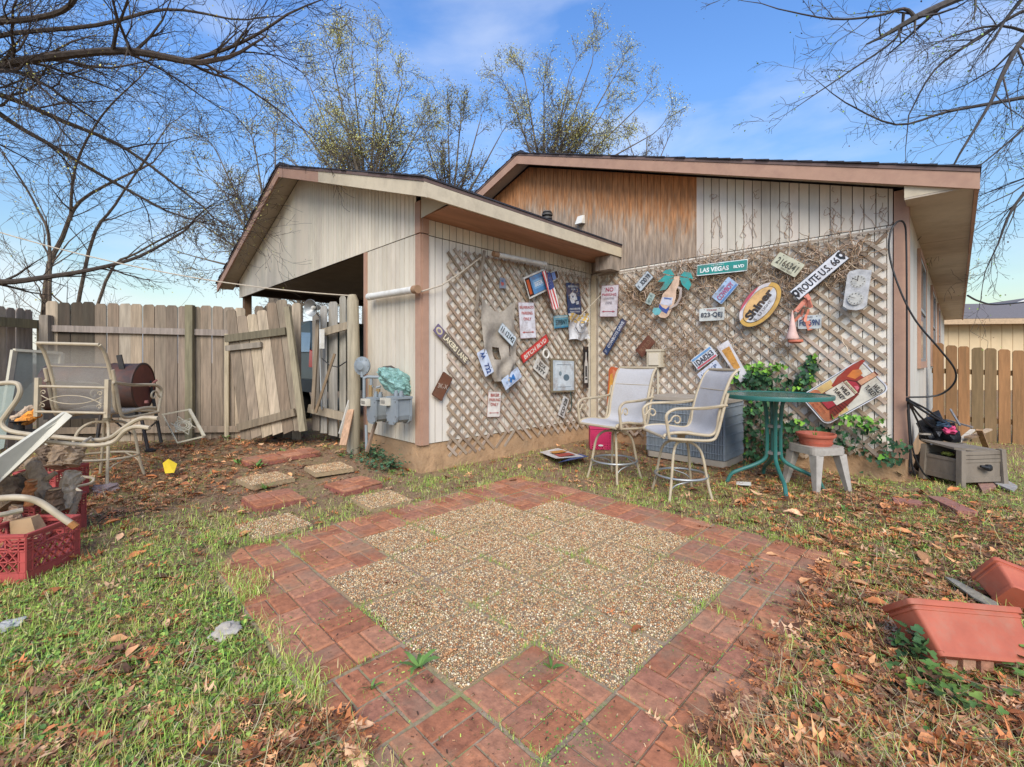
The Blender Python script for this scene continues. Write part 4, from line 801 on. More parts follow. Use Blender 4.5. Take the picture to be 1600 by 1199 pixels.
m, w = wframe('W', (944.5, 553), (976, 500), .07); h = .11; s = Sign('street_sign', m); s.base(rrect(0, 0, w, h, .012), '2d3a56').rect(0, 0, w * .97, h * .84, '36466a', .01).text('COWBOYS DRIVE', w * .07, 0, w * .76, h * .48, 'c9ced8', bold=.03).text('57', -w * .42, 0, w * .06, h * .4, 'aab2c2').done('narrow navy street sign reading COWBOYS DRIVE rising up right', 'street sign')
plate('W', (998, 553.5), (1018.5, 529), .165, '6c4334', lambda s, w, h: s.text('7K-2 0UD', 0, 0, w * .7, h * .42, '9a7058', bold=.01), 'reddish brown rusted plate above the electrical box', rim='573428')
plate('W', (1085, 571), (1115.5, 548), .17, 'd3d8de', lambda s, w, h: (s.text('1DA8263', 0, -.02 * h, w * .86, h * .48, '2a2f3a', bold=.02), s.rect(0, h * .36, w * .92, h * .16, '6e9cc9'), s.rect(0, -h * .38, w * .92, h * .14, 'c05d68')), 'white plate with blue top and red base reading 1DA8263')
plate('W', (1094, 592), (1124, 569), .15, 'c9cfdc', lambda s, w, h: s.text('J14 KP', 0, 0, w * .8, h * .45, '44587e', bold=.01), 'white and blue plate mostly hidden behind the nearer chair back')
# beer glass cutout
m, w = wframe('W', (1128, 537), (1164, 594), .08); h = .17; s = Sign('beer_glass_sign', m, .006); s.base([(-w / 2, -h * .5), (w / 2, -h * .36), (w / 2, h * .36), (-w / 2, h * .5)], 'd6d2d2').poly([(-w * .36, -h * .30), (w * .2, -h * .24), (w * .2, h * .2), (-w * .36, h * .34)], 'cf9648')
for k in range(26): s.poly(ell(random.uniform(-.33, .18) * w, random.uniform(-.24, .24) * h, .006, .006, 6), random.choice(['dcae66', 'b97d36']), .0045)
s.done('tilted cutout sign like a beer glass with orange ripple centre')
# orange sign behind the left chair
m, w = wframe('W', (944, 605), (978, 600), .10); s = Sign('orange_sign', m, .006); s.base([(-w * .5, -.30), (-w * .1, -.22), (w * .62, .10), (w * .55, .22), (-.02, .30), (-w * .18, .26)], 'c4623a').poly([(-w * .4, -.2), (-w * .1, -.12), (0, .2), (-w * .14, .18)], 'd79a3c').poly([(-w * .05, .1), (w * .4, .12), (0, .26)], 'd48460').done('orange and yellow sign leaning behind the farther chair')
# big bottle and bird sign
m, w = wframe('W', (1295.5, 591), (1339, 638.5), .11)
_, h = wframe('W', (1273, 648.5), (1361, 581), .11); s = Sign('bourbon_sign', m, .008)
s.base(rrect(0, 0, w, h, .07, 6), 'dddde0').rect(0, 0, w * .95, h * .965, '3a4350', .06).rect(0, 0, w * .92, h * .945, 'd8d2c0', .055).poly(rrect(0, -h * .345, w * .90, h * .24, .05), 'c2744f').poly([(-w * .44, -h * .23), (w * .44, -h * .23), (w * .44, -h * .1), (-w * .44, .0)], 'd9b676')
bx = lambda pts: [(x * w, y * h) for x, y in pts]
s.poly(bx([(-.42, .10), (-.48, .34), (-.46, .5), (-.40, .53), (-.34, .42), (-.24, .34), (-.06, .36), (-.02, .2), (-.1, .0), (-.3, -.05)]), '9f3a2c').poly(bx([(-.36, .32), (-.28, .4), (-.16, .38), (-.14, .26), (-.3, .2)]), 'd07a3a').poly(bx([(.22, .16), (.30, .0), (.38, -.2), (.40, -.38), (.2, -.30), (.12, -.05), (.1, .05)]), '7e3128')
for k in range(6): s.poly(bx([(.16 + .02 * k, -.08 - .04 * k), (.36 + .008 * k, -.06 - .045 * k), (.36 + .008 * k, -.068 - .045 * k), (.16 + .02 * k, -.09 - .04 * k)]), '3f201d', .0092)
s.poly(bx([(-.22, -.32), (.18, -.32), (.2, -.28), (.2, .17), (.08, .26), (.06, .52), (-.06, .52), (-.08, .26), (-.24, .17), (-.26, -.28)]), '5f2522').poly(bx([(-.2, -.31), (.16, -.31), (.175, .16), (.06, .235), (-.07, .235), (-.22, .16)]), 'ad3540').poly(bx([(-.065, .26), (.065, .26), (.055, .50), (-.055, .50)]), 'd5a07c').poly(bx([(-.24, -.18), (.19, -.18), (.19, .11), (-.24, .11)]), 'dcd3bf').poly(bx([(-.22, .12), (.17, .12), (.17, .16), (-.22, .16)]), 'cfc3a0').poly(bx([(.0, .18), (.12, .17), (.1, .22), (.03, .22)]), 'd9727a')
s.text('WILD', w * .33, h * .385, w * .24, h * .075, '26292e', bold=.035).text('TURKEY', w * .30, h * .30, w * .32, h * .07, '26292e', bold=.035).text('WILD', -w * .02, h * .05, w * .28, h * .06, '2d2a2a', bold=.035).text('TURKEY', -w * .02, -h * .04, w * .36, h * .06, '2d2a2a', bold=.035).text('8', -w * .02, -h * .12, w * .05, h * .035, '2d2a2a').text('Austin Nichols', -w * .02, h * .14, w * .34, h * .02, '4b4438').text('Kentucky Straight', -w * .06, -h * .37, w * .55, h * .035, '8f4a38').text('Bourbon', 0, -h * .43, w * .3, h * .03, '8f4a38')
s.done('large tilted bourbon sign with red bottle and turkey low on the lattice')
# electrical box + conduit
eb = empty('electrical_box', tuple(OY(1028, 575, YW2 - .08)), 'small cream electrical box with conduit on the lattice behind the chairs', 'electrical box')
p = OY(1028, 560, YW2 - .03); b = MB(); b.box((p.x - .115, p.y - .12, p.z - .13), (p.x + .105, p.y, p.z + .10)); b.box((p.x - .125, p.y - .13, p.z + .10), (p.x + .115, p.y, p.z + .13)); b.build('body', M('box_cream', c('bdb29c'), .5, .06), eb)
b = MB(); b.box((p.x - .075, p.y - .14, p.z - .10), (p.x + .075, p.y - .121, p.z + .07)); b.build('cover', M('box_cream2', c('cdc3b0'), .45, .06), eb)
b = MB(); b.tube([(p.x + .03, p.y - .06, p.z - .13), (p.x + .03, p.y - .06, .5)], .016, 8); b.build('conduit', M('box_cream'), eb)
# ================================================================== LATTICE
def lattice(wall, a0, a1, z0, z1, label, seed, off=.018, pitch=.108, w=.036, clip=None, drop=.35):
    rd = random.Random(seed); P = (lambda a, z, d: Vector((XS1 + d, a, z))) if wall == 'S' else (lambda a, z, d: Vector((a, YW2 - d, z)))
    n = Vector((1, 0, 0)) if wall == 'S' else Vector((0, -1, 0)); t = empty('lattice_panel', tuple(P((a0 + a1) / 2, z0, off)), label, 'lattice')
    step = pitch * S2
    for layer, sg in ((0, 1), (1, -1)):
        b = MB(); k0 = -int((z1 - z0 + a1 - a0) / step) - 2
        for k in range(k0, -k0 + 2):
            # line: a = s0 + sg*(z - z0)
            s0 = a0 + k * step if sg == 1 else a0 + k * step
            zz = []
            lo, hi = z0 + rd.uniform(-.10, .05), z1 + rd.uniform(-.01, .01)
            # clip against a0..a1
            if sg == 1: lo2, hi2 = max(lo, z0 + (a0 - s0)), min(hi, z0 + (a1 - s0))
            else: lo2, hi2 = max(lo, z0 + (s0 - a1)), min(hi, z0 + (s0 - a0))
            if hi2 - lo2 < .08 or rd.random() < .015: continue
            if clip:
                am = s0 + sg * (lo2 - z0); lo2 = max(lo2, clip(am))
                if hi2 - lo2 < .08: continue
            if rd.random() < .05: lo2 += rd.uniform(0, drop)
            b.cc = jit(c(rd.choice(['a89684', '9a8875', 'b7a592', '8f7c69', 'a48d76', 'b5a390'])), .14, rd)
            d = off + layer * .009
            A, B = P(s0 + sg * (lo2 - z0), lo2, d), P(s0 + sg * (hi2 - z0), hi2, d + rd.uniform(-.002, .004)); b.beam(A, B, w, .008, up=n)
        b.build('slats', lathm, t)
    return t
lattice('S', 3.19, 6.02, .10, 2.60, 'grey lattice on the carport side wall, ragged along the bottom', 3, clip=lambda a: .12 + (.18 if 4.1 < a < 4.6 else 0) + (.05 if a > 4.6 else 0))
lattice('W', XS1 + .16, XS2 - .16, .12, 2.62, 'wide weathered lattice covering the main gable wall below the boards', 5, pitch=.112, clip=lambda a: .22 if a > -1.2 else .12)
b = MB(); b.cc = c('a39586'); b.beam((XS1 + .13, YW2 - .05, .3), (XS1 + .13, YW2 - .05, 2.6), .03, .02, up=(0, -1, 0)); b.beam((XS1 + .16, YW2 - .045, 2.645), (XS2 - .12, YW2 - .045, 2.645), .02, .012, up=(0, -1, 0)); b.build('edge_strip', lathm, bpy.data.objects['lattice_panel.001'])
# ================================================================== BAR CHAIRS
slingm = M('sling_fabric', c('b3b0ae'), .85, .05, 60, .25, dirt=c('978f86'), damt=.35, dscale=4)
def mesh_fabric(name, col, a=.72):
    m = M(name, col, .8, .06, 40, .1, alpha=1); t = m.node_tree; b = t.nodes['Principled BSDF']
    tcx = t.nodes.new('ShaderNodeTexCoord'); w = t.nodes.new('ShaderNodeTexWave'); w.inputs['Scale'].default_value = 40; w.inputs['Distortion'].default_value = 1.5; w.bands_direction = 'Z'
    t.links.new(tcx.outputs['Object'], w.inputs['Vector']); r = t.nodes.new('ShaderNodeMapRange'); r.inputs[3].default_value = a - .25; r.inputs[4].default_value = min(1, a + .22); t.links.new(w.outputs['Fac'], r.inputs[0]); t.links.new(r.outputs[0], b.inputs['Alpha'])
    return m
def spline(pts, k=6):
    P = []
    for i in range(len(pts) - 1):
        p0, p1, p2, p3 = [Vector(q) for q in (pts[max(i - 1, 0)], pts[i], pts[i + 1], pts[min(i + 2, len(pts) - 1)])]
        for j in range(k):
            t = j / k; P.append(.5 * ((2 * p1) + (p2 - p0) * t + (2 * p0 - 5 * p1 + 4 * p2 - p3) * t * t + (3 * p1 - p0 - 3 * p2 + p3) * t ** 3))
    P.append(Vector(pts[-1])); return P
def sling(b, prof, hw, th=.006, n=1, dip=.012, ragged=False):
    V = []; k = len(prof)
    for i, p in enumerate(prof):
        for j in range(7):
            s = -1 + j / 3; V.append((p.x, s * hw, p.z - dip * (1 - s * s)))
    f = [(i * 7 + j, i * 7 + j + 1, (i + 1) * 7 + j + 1, (i + 1) * 7 + j) for i in range(k - 1) for j in range(6)]
    b.add(V, f)
# chair local frame: faces +x, y left, z up
def make_chair(label, fabric=slingm, solid_back=True, rails=False, s=1.0, seat_yaw=0.0):
    root = empty('bar_chair', (0, 0, 0), label, 'chair', 'swivel patio bar chairs')
    hw = .245 * s
    prof = spline([(.27, 0, .60), (.24, 0, .625), (.10, 0, .635), (-.05, 0, .615), (-.16, 0, .61), (-.215, 0, .66), (-.235, 0, .78), (-.27, 0, .92), (-.32, 0, 1.06), (-.36, 0, 1.14), (-.405, 0, 1.185)], 5)
    rz = Matrix.Rotation(seat_yaw, 4, 'Z')
    prof = [p * s for p in prof]
    b = MB(); sling(b, prof, hw - .004); b.smooth = True; so = b.build('sling', fabric, root, world=False); so.rotation_euler.z = seat_yaw
    b = MB()
    for sg in (-1, 1): b.tube([p + Vector((0, sg * hw, -.004)) for p in prof], .014 * s, 8)
    b.tube([prof[-1] + Vector((0, -hw, 0)), prof[-1] + Vector((0, hw, 0))], .013 * s, 8); b.tube([prof[0] + Vector((0, -hw, -.01)), prof[0] + Vector((0, hw, -.01))], .013 * s, 8)
    b.tube([Vector((-.30 * s, -hw, 1.0 * s)), Vector((-.30 * s, hw, 1.0 * s))], .004, 6)
    fo = b.build('seat_frame', tan, root, world=False, smooth=True); fo.rotation_euler.z = seat_yaw
    for sg in (-1, 1):
        b = MB(); y = sg * (hw + .035)
        b.tube(spline([(-.30 * s, y, .98 * s), (-.25 * s, y, .80 * s), (-.20 * s, y, .62 * s), (-.14 * s, y, .565 * s), (.05 * s, y, .57 * s), (.24 * s, y, .585 * s)], 5), .013 * s, 8)
        b.beam((-.29 * s, y, .875 * s), (.10 * s, y, .845 * s), .035, .008)
        arm = spline([(-.29 * s, y, .875 * s), (-.1 * s, y, .85 * s), (.10 * s, y, .848 * s), (.20 * s, y, .838 * s), (.262 * s, y, .79 * s), (.255 * s, y, .70 * s), (.235 * s, y, .585 * s)], 6); b.tube(arm, .014 * s, 8)
        sc = [(.17 * s + .05 * s * (1 - t / 9) * math.cos(t), y, .745 * s + .05 * s * (1 - t / 9) * math.sin(t)) for t in [k * .45 for k in range(15)]]; b.tube([(.255 * s, y, .72 * s)] + sc, .008 * s, 6)
        ao = b.build('armrest', tan, root, world=False, smooth=True); ao.rotation_euler.z = seat_yaw
    if rails:
        b = MB()
        for z in (.62, .83): b.tube([Vector((-.345 * s, -hw - .04, z * s)), Vector((-.345 * s, hw + .04, z * s))], .012, 8)
        for sg in (-1, 1): b.beam((-.335 * s, sg * (hw + .04), .58 * s), (-.345 * s, sg * (hw + .04), .90 * s), .035, .035, up=(1, 0, 0))
        for sg in (-1, 1):
            b.tube([(-.35 * s, hw * t, (.725 + sg * .035 * math.cos(t * 1.6) - sg * .03 * (abs(t) ** 3)) * s) for t in [k / 8 - 1 for k in range(17)]], .004, 5)
            for zz in (.78, .67): b.tube([(-.35 * s, sg * (hw - .02) + .025 * (1 - k / 16) * math.cos(k * .5), zz * s + .025 * (1 - k / 16) * math.sin(k * .5)) for k in range(14)], .004, 5)
        b.build('back_rail', tan, root, world=False, smooth=True)
    b = MB(); b.tube([(0, 0, .50 * s), (0, 0, .60 * s)], .035 * s, 12); b.lathe([(.09 * s, .58 * s), (.11 * s, .585 * s), (.11 * s, .60 * s), (0, .603 * s)], 16); b.lathe([(.06, .505 * s), (.065, .52 * s), (.0, .525 * s)], 14); b.build('swivel_column', tan, root, world=False, smooth=True)
    for k in range(4):
        a = R(45 + 90 * k); q = [(.03, .51), (.10, .505), (.165, .46), (.20, .38), (.23, .22), (.255, .10), (.285, .0)]
        b = MB(); b.tube(spline([(r * s * math.cos(a), r * s * math.sin(a), z * s) for r, z in q], 4), .0125 * s, 8); b.build('leg', tan, root, world=False, smooth=True)
    b = MB(); b.tube([(.235 * s * math.cos(t), .235 * s * math.sin(t), .20 * s) for t in [k * math.pi / 16 for k in range(32)]], .011 * s, 8, closed=True)
    for k in range(4):
        a0, a1 = R(45 + 90 * k), R(90 + 90 * k); b.tube(spline([(.25 * s * math.cos(a0), .25 * s * math.sin(a0), .10 * s), (.23 * s * math.cos((a0 + a1) / 2 - .2), .23 * s * math.sin((a0 + a1) / 2 - .2), .15 * s), (.228 * s * math.cos(a1), .228 * s * math.sin(a1), .192 * s)], 4), .006 * s, 6)
    b.build('foot_ring', galv if not rails else tan, root, world=False, smooth=True)
    return root
def place(o, X, Y, yaw_cam, z=None, pitch=0, roll=0):
    p = W(X, Y); zz = gz(p.x, p.y) if z is None else z
    o.location = (p.x, p.y, zz); o.rotation_euler = (R(roll), R(pitch), R(45 + yaw_cam)); return o
# yaw_cam: 0 = faces to the picture's right, 90 = away, 180 = left
ch = make_chair('swivel bar chair farther from the camera, its base beside the pink basket', s=1.0); place(ch, 1.10, 4.80, 218)
c2 = copy_tree(ch); c2['label'] = 'swivel bar chair next to the green table, seat turned sideways before the condenser'; place(c2, 1.60, 4.22, 184)
meshf = mesh_fabric('open_weave_fabric', c('9a948a'), .62)
ch3 = make_chair('taller swivel chair with open weave back and scrolled rail, facing the grey fence', fabric=meshf, rails=True, s=1.12); place(ch3, -4.12, 4.5, 92, z=.07, pitch=2, roll=1.5)
# chair behind it (pale frame and panel)
def lounger(label, cloth, frame, P):
    root = empty('patio_chair', (0, 0, 0), label, 'chair', 'tan tube patio chairs heaped on the left'); return root
e = empty('patio_chair', tuple(W(-5.05, 4.9)), 'rear left patio chair with pale frame and grey green sling, behind the swivel chair', 'chair', 'tan tube patio chairs heaped on the left')
cloth2 = mesh_fabric('grey_green_sling', c('8f958c'), .80); palef = M('pale_frame', c('c5bea9'), .5, .08, 9, .05, dirt=c('7e7260'), damt=.35)
c0, c1, c2_, c3 = D(8, 640, 5.0), D(22, 547, 5.0), D(96, 552, 5.4), D(92, 650, 5.4)
b = MB(); b.add([c0, c1, c2_, c3], [(0, 1, 2, 3)]); b.build('sling', cloth2, e)
b = MB(); b.beam(c0, c1, .05, .03); b.beam(c1, c2_, .05, .03); b.beam(c2_, c3, .05, .03); b.tube(spline([c0, D(-20, 660, 4.9), D(-40, 700, 4.8), D(-30, 760, 4.8)]), .014, 8); b.tube([c3, D(70, 700, 5.2), D(66, 745, 5.1)], .014, 8); b.build('frame', palef, e, smooth=True)
# sled-base chair at the left edge: sling panel, long curved tubes
e = empty('patio_chair', tuple(W(-3.6, 3.3)), 'patio chair at the left edge with grey green back and long curved sled tubes', 'chair', 'tan tube patio chairs heaped on the left')
Yq = 3.3
b = MB(); P = [D(-30, 606, Yq), D(24, 601, Yq), D(6, 700, Yq + .05), D(-40, 720, Yq)]; b.add(P, [(0, 1, 2, 3)]); b.build('sling', mesh_fabric('grey_green_sling2', c('97a197'), .9), e)
b = MB()
b.tube(spline([D(-40, 604, Yq), D(18, 598, Yq), D(31, 606, Yq), D(28, 622, Yq), D(12, 645, Yq), D(3, 660, Yq), D(12, 672, Yq), D(40, 678, Yq), D(90, 683, Yq), D(145, 688, Yq), D(172, 684, Yq), D(195, 668, Yq), D(220, 654, Yq), D(247, 654, Yq)], 5), .016, 8)
b.tube(spline([D(-40, 682, Yq - .3), D(20, 684, Yq - .3), D(90, 692, Yq - .25), D(150, 696, Yq - .2), D(178, 690, Yq - .15), D(195, 674, Yq - .15), D(212, 667, Yq - .15), D(234, 669, Yq - .15)], 5), .015, 8)
b.tube([D(130, 692, Yq - .2), D(142, 684, Yq - .02)], .010, 6); b.build('frame', tan, e, smooth=True)
# overturned chair: broad pale arm/seat edge and bent near tubes
e = empty('patio_chair', tuple(W(-2.9, 2.5)), 'overturned patio chair nearest the camera with a broad pale edge and rusty tube end', 'chair', 'tan tube patio chairs heaped on the left')
Yn = 2.75
b = MB(); A = [D(-40, 742, Yn - .2), D(103, 644, Yn + .25), D(113, 650, Yn + .25), D(96, 668, Yn + .22), D(-40, 790, Yn - .2)]
b.prism(A, (A[1] - A[0]).cross(A[4] - A[0]).normalized() * (1 if (A[1] - A[0]).cross(A[4] - A[0]).dot(-A[0]) > 0 else -1), .03); b.build('seat_rim', palef, e)
b = MB(); b.add([D(-40, 760, Yn - .15), D(96, 665, Yn + .28), D(70, 690, Yn + .5), D(-40, 800, Yn + .3)], [(0, 1, 2, 3)]); b.build('sling', mesh_fabric('grey_green_sling3', c('8d9793'), .92), e)
b = MB(); b.tube(spline([D(-40, 785, 2.15), D(0, 779, 2.15), D(35, 778, 2.15), D(62, 785, 2.18), D(90, 804, 2.2), D(116, 822, 2.22)], 5), .0155, 10); b.tube([D(-40, 812, 2.2), D(5, 804, 2.3), D(36, 797, 2.35)], .013, 8); b.tube([D(-30, 700, 2.9), D(-12, 760, 2.5), D(-10, 785, 2.2)], .014, 8); b.build('frame', tan, e, smooth=True)
b = MB(); b.tube([D(110, 817.5, 2.215), D(119, 824, 2.222)], .0162, 10); b.build('rusty_end', M('rust_tip', c('a8713f'), .9, .3, 30, .3), e)
b = MB(); b.tube(spline([D(112, 795, 3.6), D(128, 772, 3.7), D(118, 762, 3.75), D(140, 756, 3.9), D(146, 748, 3.95), D(128, 745, 4.0)], 4), .012, 7); tag(b.build('bent_tube', tan, smooth=True), 'loose bent tan tube on the leaves behind the crates', 'tube')
# ================================================================== GREEN TABLE
gr = M('green_enamel', c('2f6b63'), .35, .08, 10, .04, dirt=c('51665c'), damt=.3, coat=.2)
tb = empty('bistro_table', (0, 0, 0), 'round dark green bar height table with hammered glass top', 'table')
ct = W(2.64, 4.50); tb.location = (ct.x, ct.y, 0)
tz = .92; rad = .505
b = MB(); b.lathe([(rad - .025, tz - .035), (rad, tz - .035), (rad + .004, tz - .01), (rad, tz + .004), (rad - .03, tz + .004), (rad - .03, tz - .01), (rad - .025, tz - .035)], 48); b.build('rim', gr, tb, world=False, smooth=True)
tg = M('table_glass', c('3b5a52'), .22, .35, 30, .5, spec=.5, dirt=c('8a9a90'), damt=.5, dscale=12)
b = MB(); b.lathe([(0, tz - .004), (rad - .03, tz - .004)], 48); b.lathe([(rad - .03, tz - .010), (0, tz - .010)], 48); b.build('glass_top', tg, tb, world=False)
for k in range(4):
    a = R(28 + 90 * k); q = [(.20, tz - .03), (.11, tz - .045), (.075, tz - .12), (.062, .6), (.062, .34), (.085, .26), (.17, .20), (.30, .14), (.385, .09), (.43, .0)]
    b = MB(); b.tube(spline([(r * math.cos(a), r * math.sin(a), z) for r, z in q], 5), .019, 8); b.build('leg', gr, tb, world=False, smooth=True)
for z in (.60, .33):
    b = MB()
    for k in range(4):
        a0, a1 = R(28 + 90 * k), R(118 + 90 * k); b.beam((.066 * math.cos(a0), .066 * math.sin(a0), z), (.066 * math.cos(a1), .066 * math.sin(a1), z), .012, .03)
    b.build('bracket', galv, tb, world=False)
# ================================================================== STOOL + SAUCER
stm = M('grey_resin', c('a9a298'), .6, .10, 6, .1, dirt=c('6f6a5e'), damt=.65, dscale=5)
sp = W(3.03, 4.45); st = empty('plastic_stool', (sp.x, sp.y, 0), 'weathered grey plastic stool holding a terracotta saucer', 'stool', yaw=R(45 + 12))
b = MB(); Hs = .42; hs = .18; o8 = rrect(0, 0, 2 * hs, 2 * hs, .07, 5); b.prism([(x, y, Hs) for x, y in o8], (0, 0, 1), .022); b.prism([(x * 1.02, y * 1.02, Hs - .022) for x, y in o8], (0, 0, 1), .05); b.build('top', stm, st, world=False)
for sx_ in (-1, 1):
    for sy in (-1, 1):
        b = MB(); x, y = sx_ * (hs - .03), sy * (hs - .03); X2, Y2 = sx_ * (hs + .025), sy * (hs + .025)
        b.hexa([(X2 - sx_ * .042, Y2 - sy * .042, 0), (X2, Y2 - sy * .042, 0), (X2, Y2, 0), (X2 - sx_ * .042, Y2, 0), (x - sx_ * .06, y - sy * .06, Hs - .07), (x + sx_ * .025, y - sy * .06, Hs - .07), (x + sx_ * .025, y + sy * .025, Hs - .07), (x - sx_ * .06, y + sy * .025, Hs - .07)])
        b.build('leg', stm, st, world=False)
terra = M('terracotta', c('b4604a'), .7, .12, 9, .15, dirt=c('c69887'), damt=.35, dscale=6)
b = MB(); b.lathe([(0, .028), (.135, .028), (.15, .08), (.165, .085), (.172, .10), (.172, .115), (.16, .115), (.14, .075), (.128, .05), (0, .05)], 30, (sp.x, sp.y, Hs)); b.lathe([(0, 0.0), (.13, 0.0), (.145, .027), (0, .028)], 26, (sp.x, sp.y, Hs)); so2 = b.build('plant_bowl', terra, smooth=True); tag(so2, 'shallow round terracotta bowl on the grey plastic stool', 'bowl')
b = MB(); b.lathe([(0, .052), (.125, .054)], 20, (sp.x, sp.y, Hs)); b.build('soil', soilm, so2)
b = MB(); b.cc = c('4a8a2c')
for k in range(5): a = k * 1.3; p = Vector((sp.x - .01, sp.y + .01, Hs + .06)); b.tube([p, p + Vector((.02 * math.cos(a), .02 * math.sin(a), .06))], .003, 4)
b.build('sprout', M('leaf_attr', attr=True, rough=.6, var=.2, scale=20, bump=.05, spec=.3), so2)
# ================================================================== AC CONDENSER
acm = M('condenser_grey', c('8b959e'), .5, .10, 8, .08, dirt=c('8f8375'), damt=.4, dscale=4); acl = M('condenser_lid', c('a49a8c'), .6, .12, 6, .1, dirt=c('6f6355'), damt=.5)
ac = empty('air_conditioner', (-2.40, 5.70, 0), 'grey slatted air conditioner condenser against the lattice behind the chairs', 'air conditioner')
x0, x1, y0, y1, z0, z1 = -2.90, -1.92, 5.42, 6.05, .06, .80
b = MB(); b.box((x0 + .02, y0 + .02, z0), (x1 - .02, y1, z1 - .03)); b.build('coil', M('coil_dark', c('5d6872'), .6, .2, 60, .1), ac)
b = MB(); b.prism([(x, y, z1) for x, y in rrect((x0 + x1) / 2, (y0 + y1) / 2, x1 - x0 + .03, y1 - y0 + .03, .07, 5)], (0, 0, 1), .045); b.build('lid', acl, ac); b = MB(); b.prism([(x, y, z0 + .02) for x, y in rrect((x0 + x1) / 2, (y0 + y1) / 2, x1 - x0 + .03, y1 - y0 + .03, .07, 5)], (0, 0, 1), .07); b.build('base_pan', acl, ac)
b = MB(); xx = x0
while xx <= x1: b.box((xx, y0 - .004, z0 + .03), (xx + .008, y0 + .012, z1 - .05)); xx += .0185
yy = y0
while yy <= y1: b.box((x1 - .012, yy, z0 + .03), (x1 + .004, yy + .008, z1 - .05)); b.box((x0 - .004, yy, z0 + .03), (x0 + .012, yy + .008, z1 - .05)); yy += .0185
b.build('grille', acm, ac)
b = MB()
for i in range(6): z = z0 + .10 + i * .11; b.tube([(x0 - .012, y1, z), (x0 - .012, y0 - .012, z), (x1 + .012, y0 - .012, z), (x1 + .012, y1, z)], .0035, 5)
xx = x0
while xx <= x1: b.tube([(xx, y0 - .014, z0 + .03), (xx, y0 - .014, z1 - .05)], .0018, 4); xx += .098
b.build('guard_wire', M('guard_pale', c('8f979f'), .5), ac)
# ================================================================== PINK BASKET, GROUND BITS
pk_ = M('magenta_plastic', c('c4305e'), .5, .1, 9, .1, dirt=c('8f5563'), damt=.4)
p = G(937, 700); bk = empty('basket', (p.x, p.y, 0), 'bright magenta perforated plastic basket standing behind the farther chair', 'basket', yaw=R(40))
b = MB(); 
for i in range(9):
    b.box((-.14 + i * .035, -.13, .0), (-.126 + i * .035, -.125, .30)); b.box((-.14, -.13, .0 + i * .035), (.15, -.126, .012 + i * .035))
for i in range(13):
    b.box((.15, -.13 + i * .0225, 0), (.155, -.12 + i * .0225, .30)); b.box((.151, -.13, i * .024), (.154, .15, .01 + i * .024)); b.box((-.145, -.13 + i * .0225, 0), (-.14, -.11 + i * .0225, .30))
b.box((-.14, -.12, .002), (.15, .15, .012)); b.box((-.14, .145, .0), (.15, .15, .30)); b.box((-.15, -.14, .29), (.16, -.12, .305)); b.build('body', pk_, bk, world=False)
b = MB(); b.prism([(x, -.14, y) for x, y in ell(.0, .06, .035, .012, 14)], (0, -1, 0), .008); b.build('badge', white, bk, world=False)
for (pts, nm, cols, lab) in ((((843, 710), (872, 706), (912, 722), (868, 728)), 'fallen_sign', ('d6d2cc', 'c98a3a', 'a8453c'), 'white sign with orange and red print lying flat in front of the farther chair'), (((872, 727), (905, 715), (920, 722), (880, 733)), 'fallen_sign', ('41588c', '41588c', '41588c'), 'crumpled blue sheet poking from under the fallen white sign')):
    P = [G(*q_) for q_ in pts]; cx = sum(P, Vector()) / 4; s = MB(); s.prism([v + up * (.03 + .02 * i) for i, v in enumerate(P)], up, .004)
    o = s.build(nm, flat(cols[0])); tag(o, lab, 'sign')
    if cols[0] != cols[1]:
        lerp = lambda i, j, t: P[i].lerp(P[j], t) + up * (.034 + .02 * (i * (1 - t) + j * t))
        for (a, b2, cl_) in ((.35, .6, cols[1]), (.62, .9, cols[2])):
            s = MB(); s.add([lerp(0, 3, .0).lerp(lerp(1, 2, 0), 0) if False else P[0].lerp(P[1], .05).lerp(P[3].lerp(P[2], .05), 0) + up * .06] * 0 + [P[0].lerp(P[1], .2).lerp(P[3].lerp(P[2], .2), a) + up * .075, P[0].lerp(P[1], .8).lerp(P[3].lerp(P[2], .8), a) + up * .075, P[0].lerp(P[1], .8).lerp(P[3].lerp(P[2], .8), b2) + up * .085, P[0].lerp(P[1], .2).lerp(P[3].lerp(P[2], .2), b2) + up * .085], [(0, 1, 2, 3)]); s.build('print_patch', flat(cl_), o)
b = MB(); b.prism([G(*q_) + up * .03 for q_ in ((1149, 757), (1173, 758), (1174, 763), (1151, 762))], up, .004); tag(b.build('litter', white), 'small white scrap on the dirt below the green table', 'litter')
ym = M('yellow_paper', c('d9b92c'), .7, .1, 10, .2)
b = MB(); P = G(265, 730); b.add([D(254, 724, 4.75), D(263, 717, 4.8), D(277, 725, 4.75), D(272, 739, 4.6), D(258, 740, 4.6), D(266, 729, 4.68)], [(0, 1, 5), (1, 2, 5), (2, 3, 5), (3, 4, 5), (4, 0, 5)]); tag(b.build('yellow_card', ym), 'crumpled bright yellow card lying on the brown leaves', 'litter')
def rock(px, py, r, lab, cl='a5a09a', n=0):
    p = G(px, py); bm = bmesh.new(); bmesh.ops.create_icosphere(bm, subdivisions=4, radius=r)
    for v in bm.verts: v.co *= 1 + .6 * mnoise.noise(v.co / r * 1.4 + Vector((n, 0, 0))) + .22 * mnoise.noise(v.co / r * 4) + .1 * mnoise.noise(v.co / r * 11); v.co.z *= .55
    b = MB(); b.add([v.co + p + up * r * .15 for v in bm.verts], [[v.index for v in f.verts] for f in bm.faces]); bm.free(); tag(b.build('rock', M('rock_' + cl, c(cl), .9, .25, 14, .5, dirt=c('6f675a'), damt=.5), smooth=True), lab, 'rock', 'pale rocks in the grass')
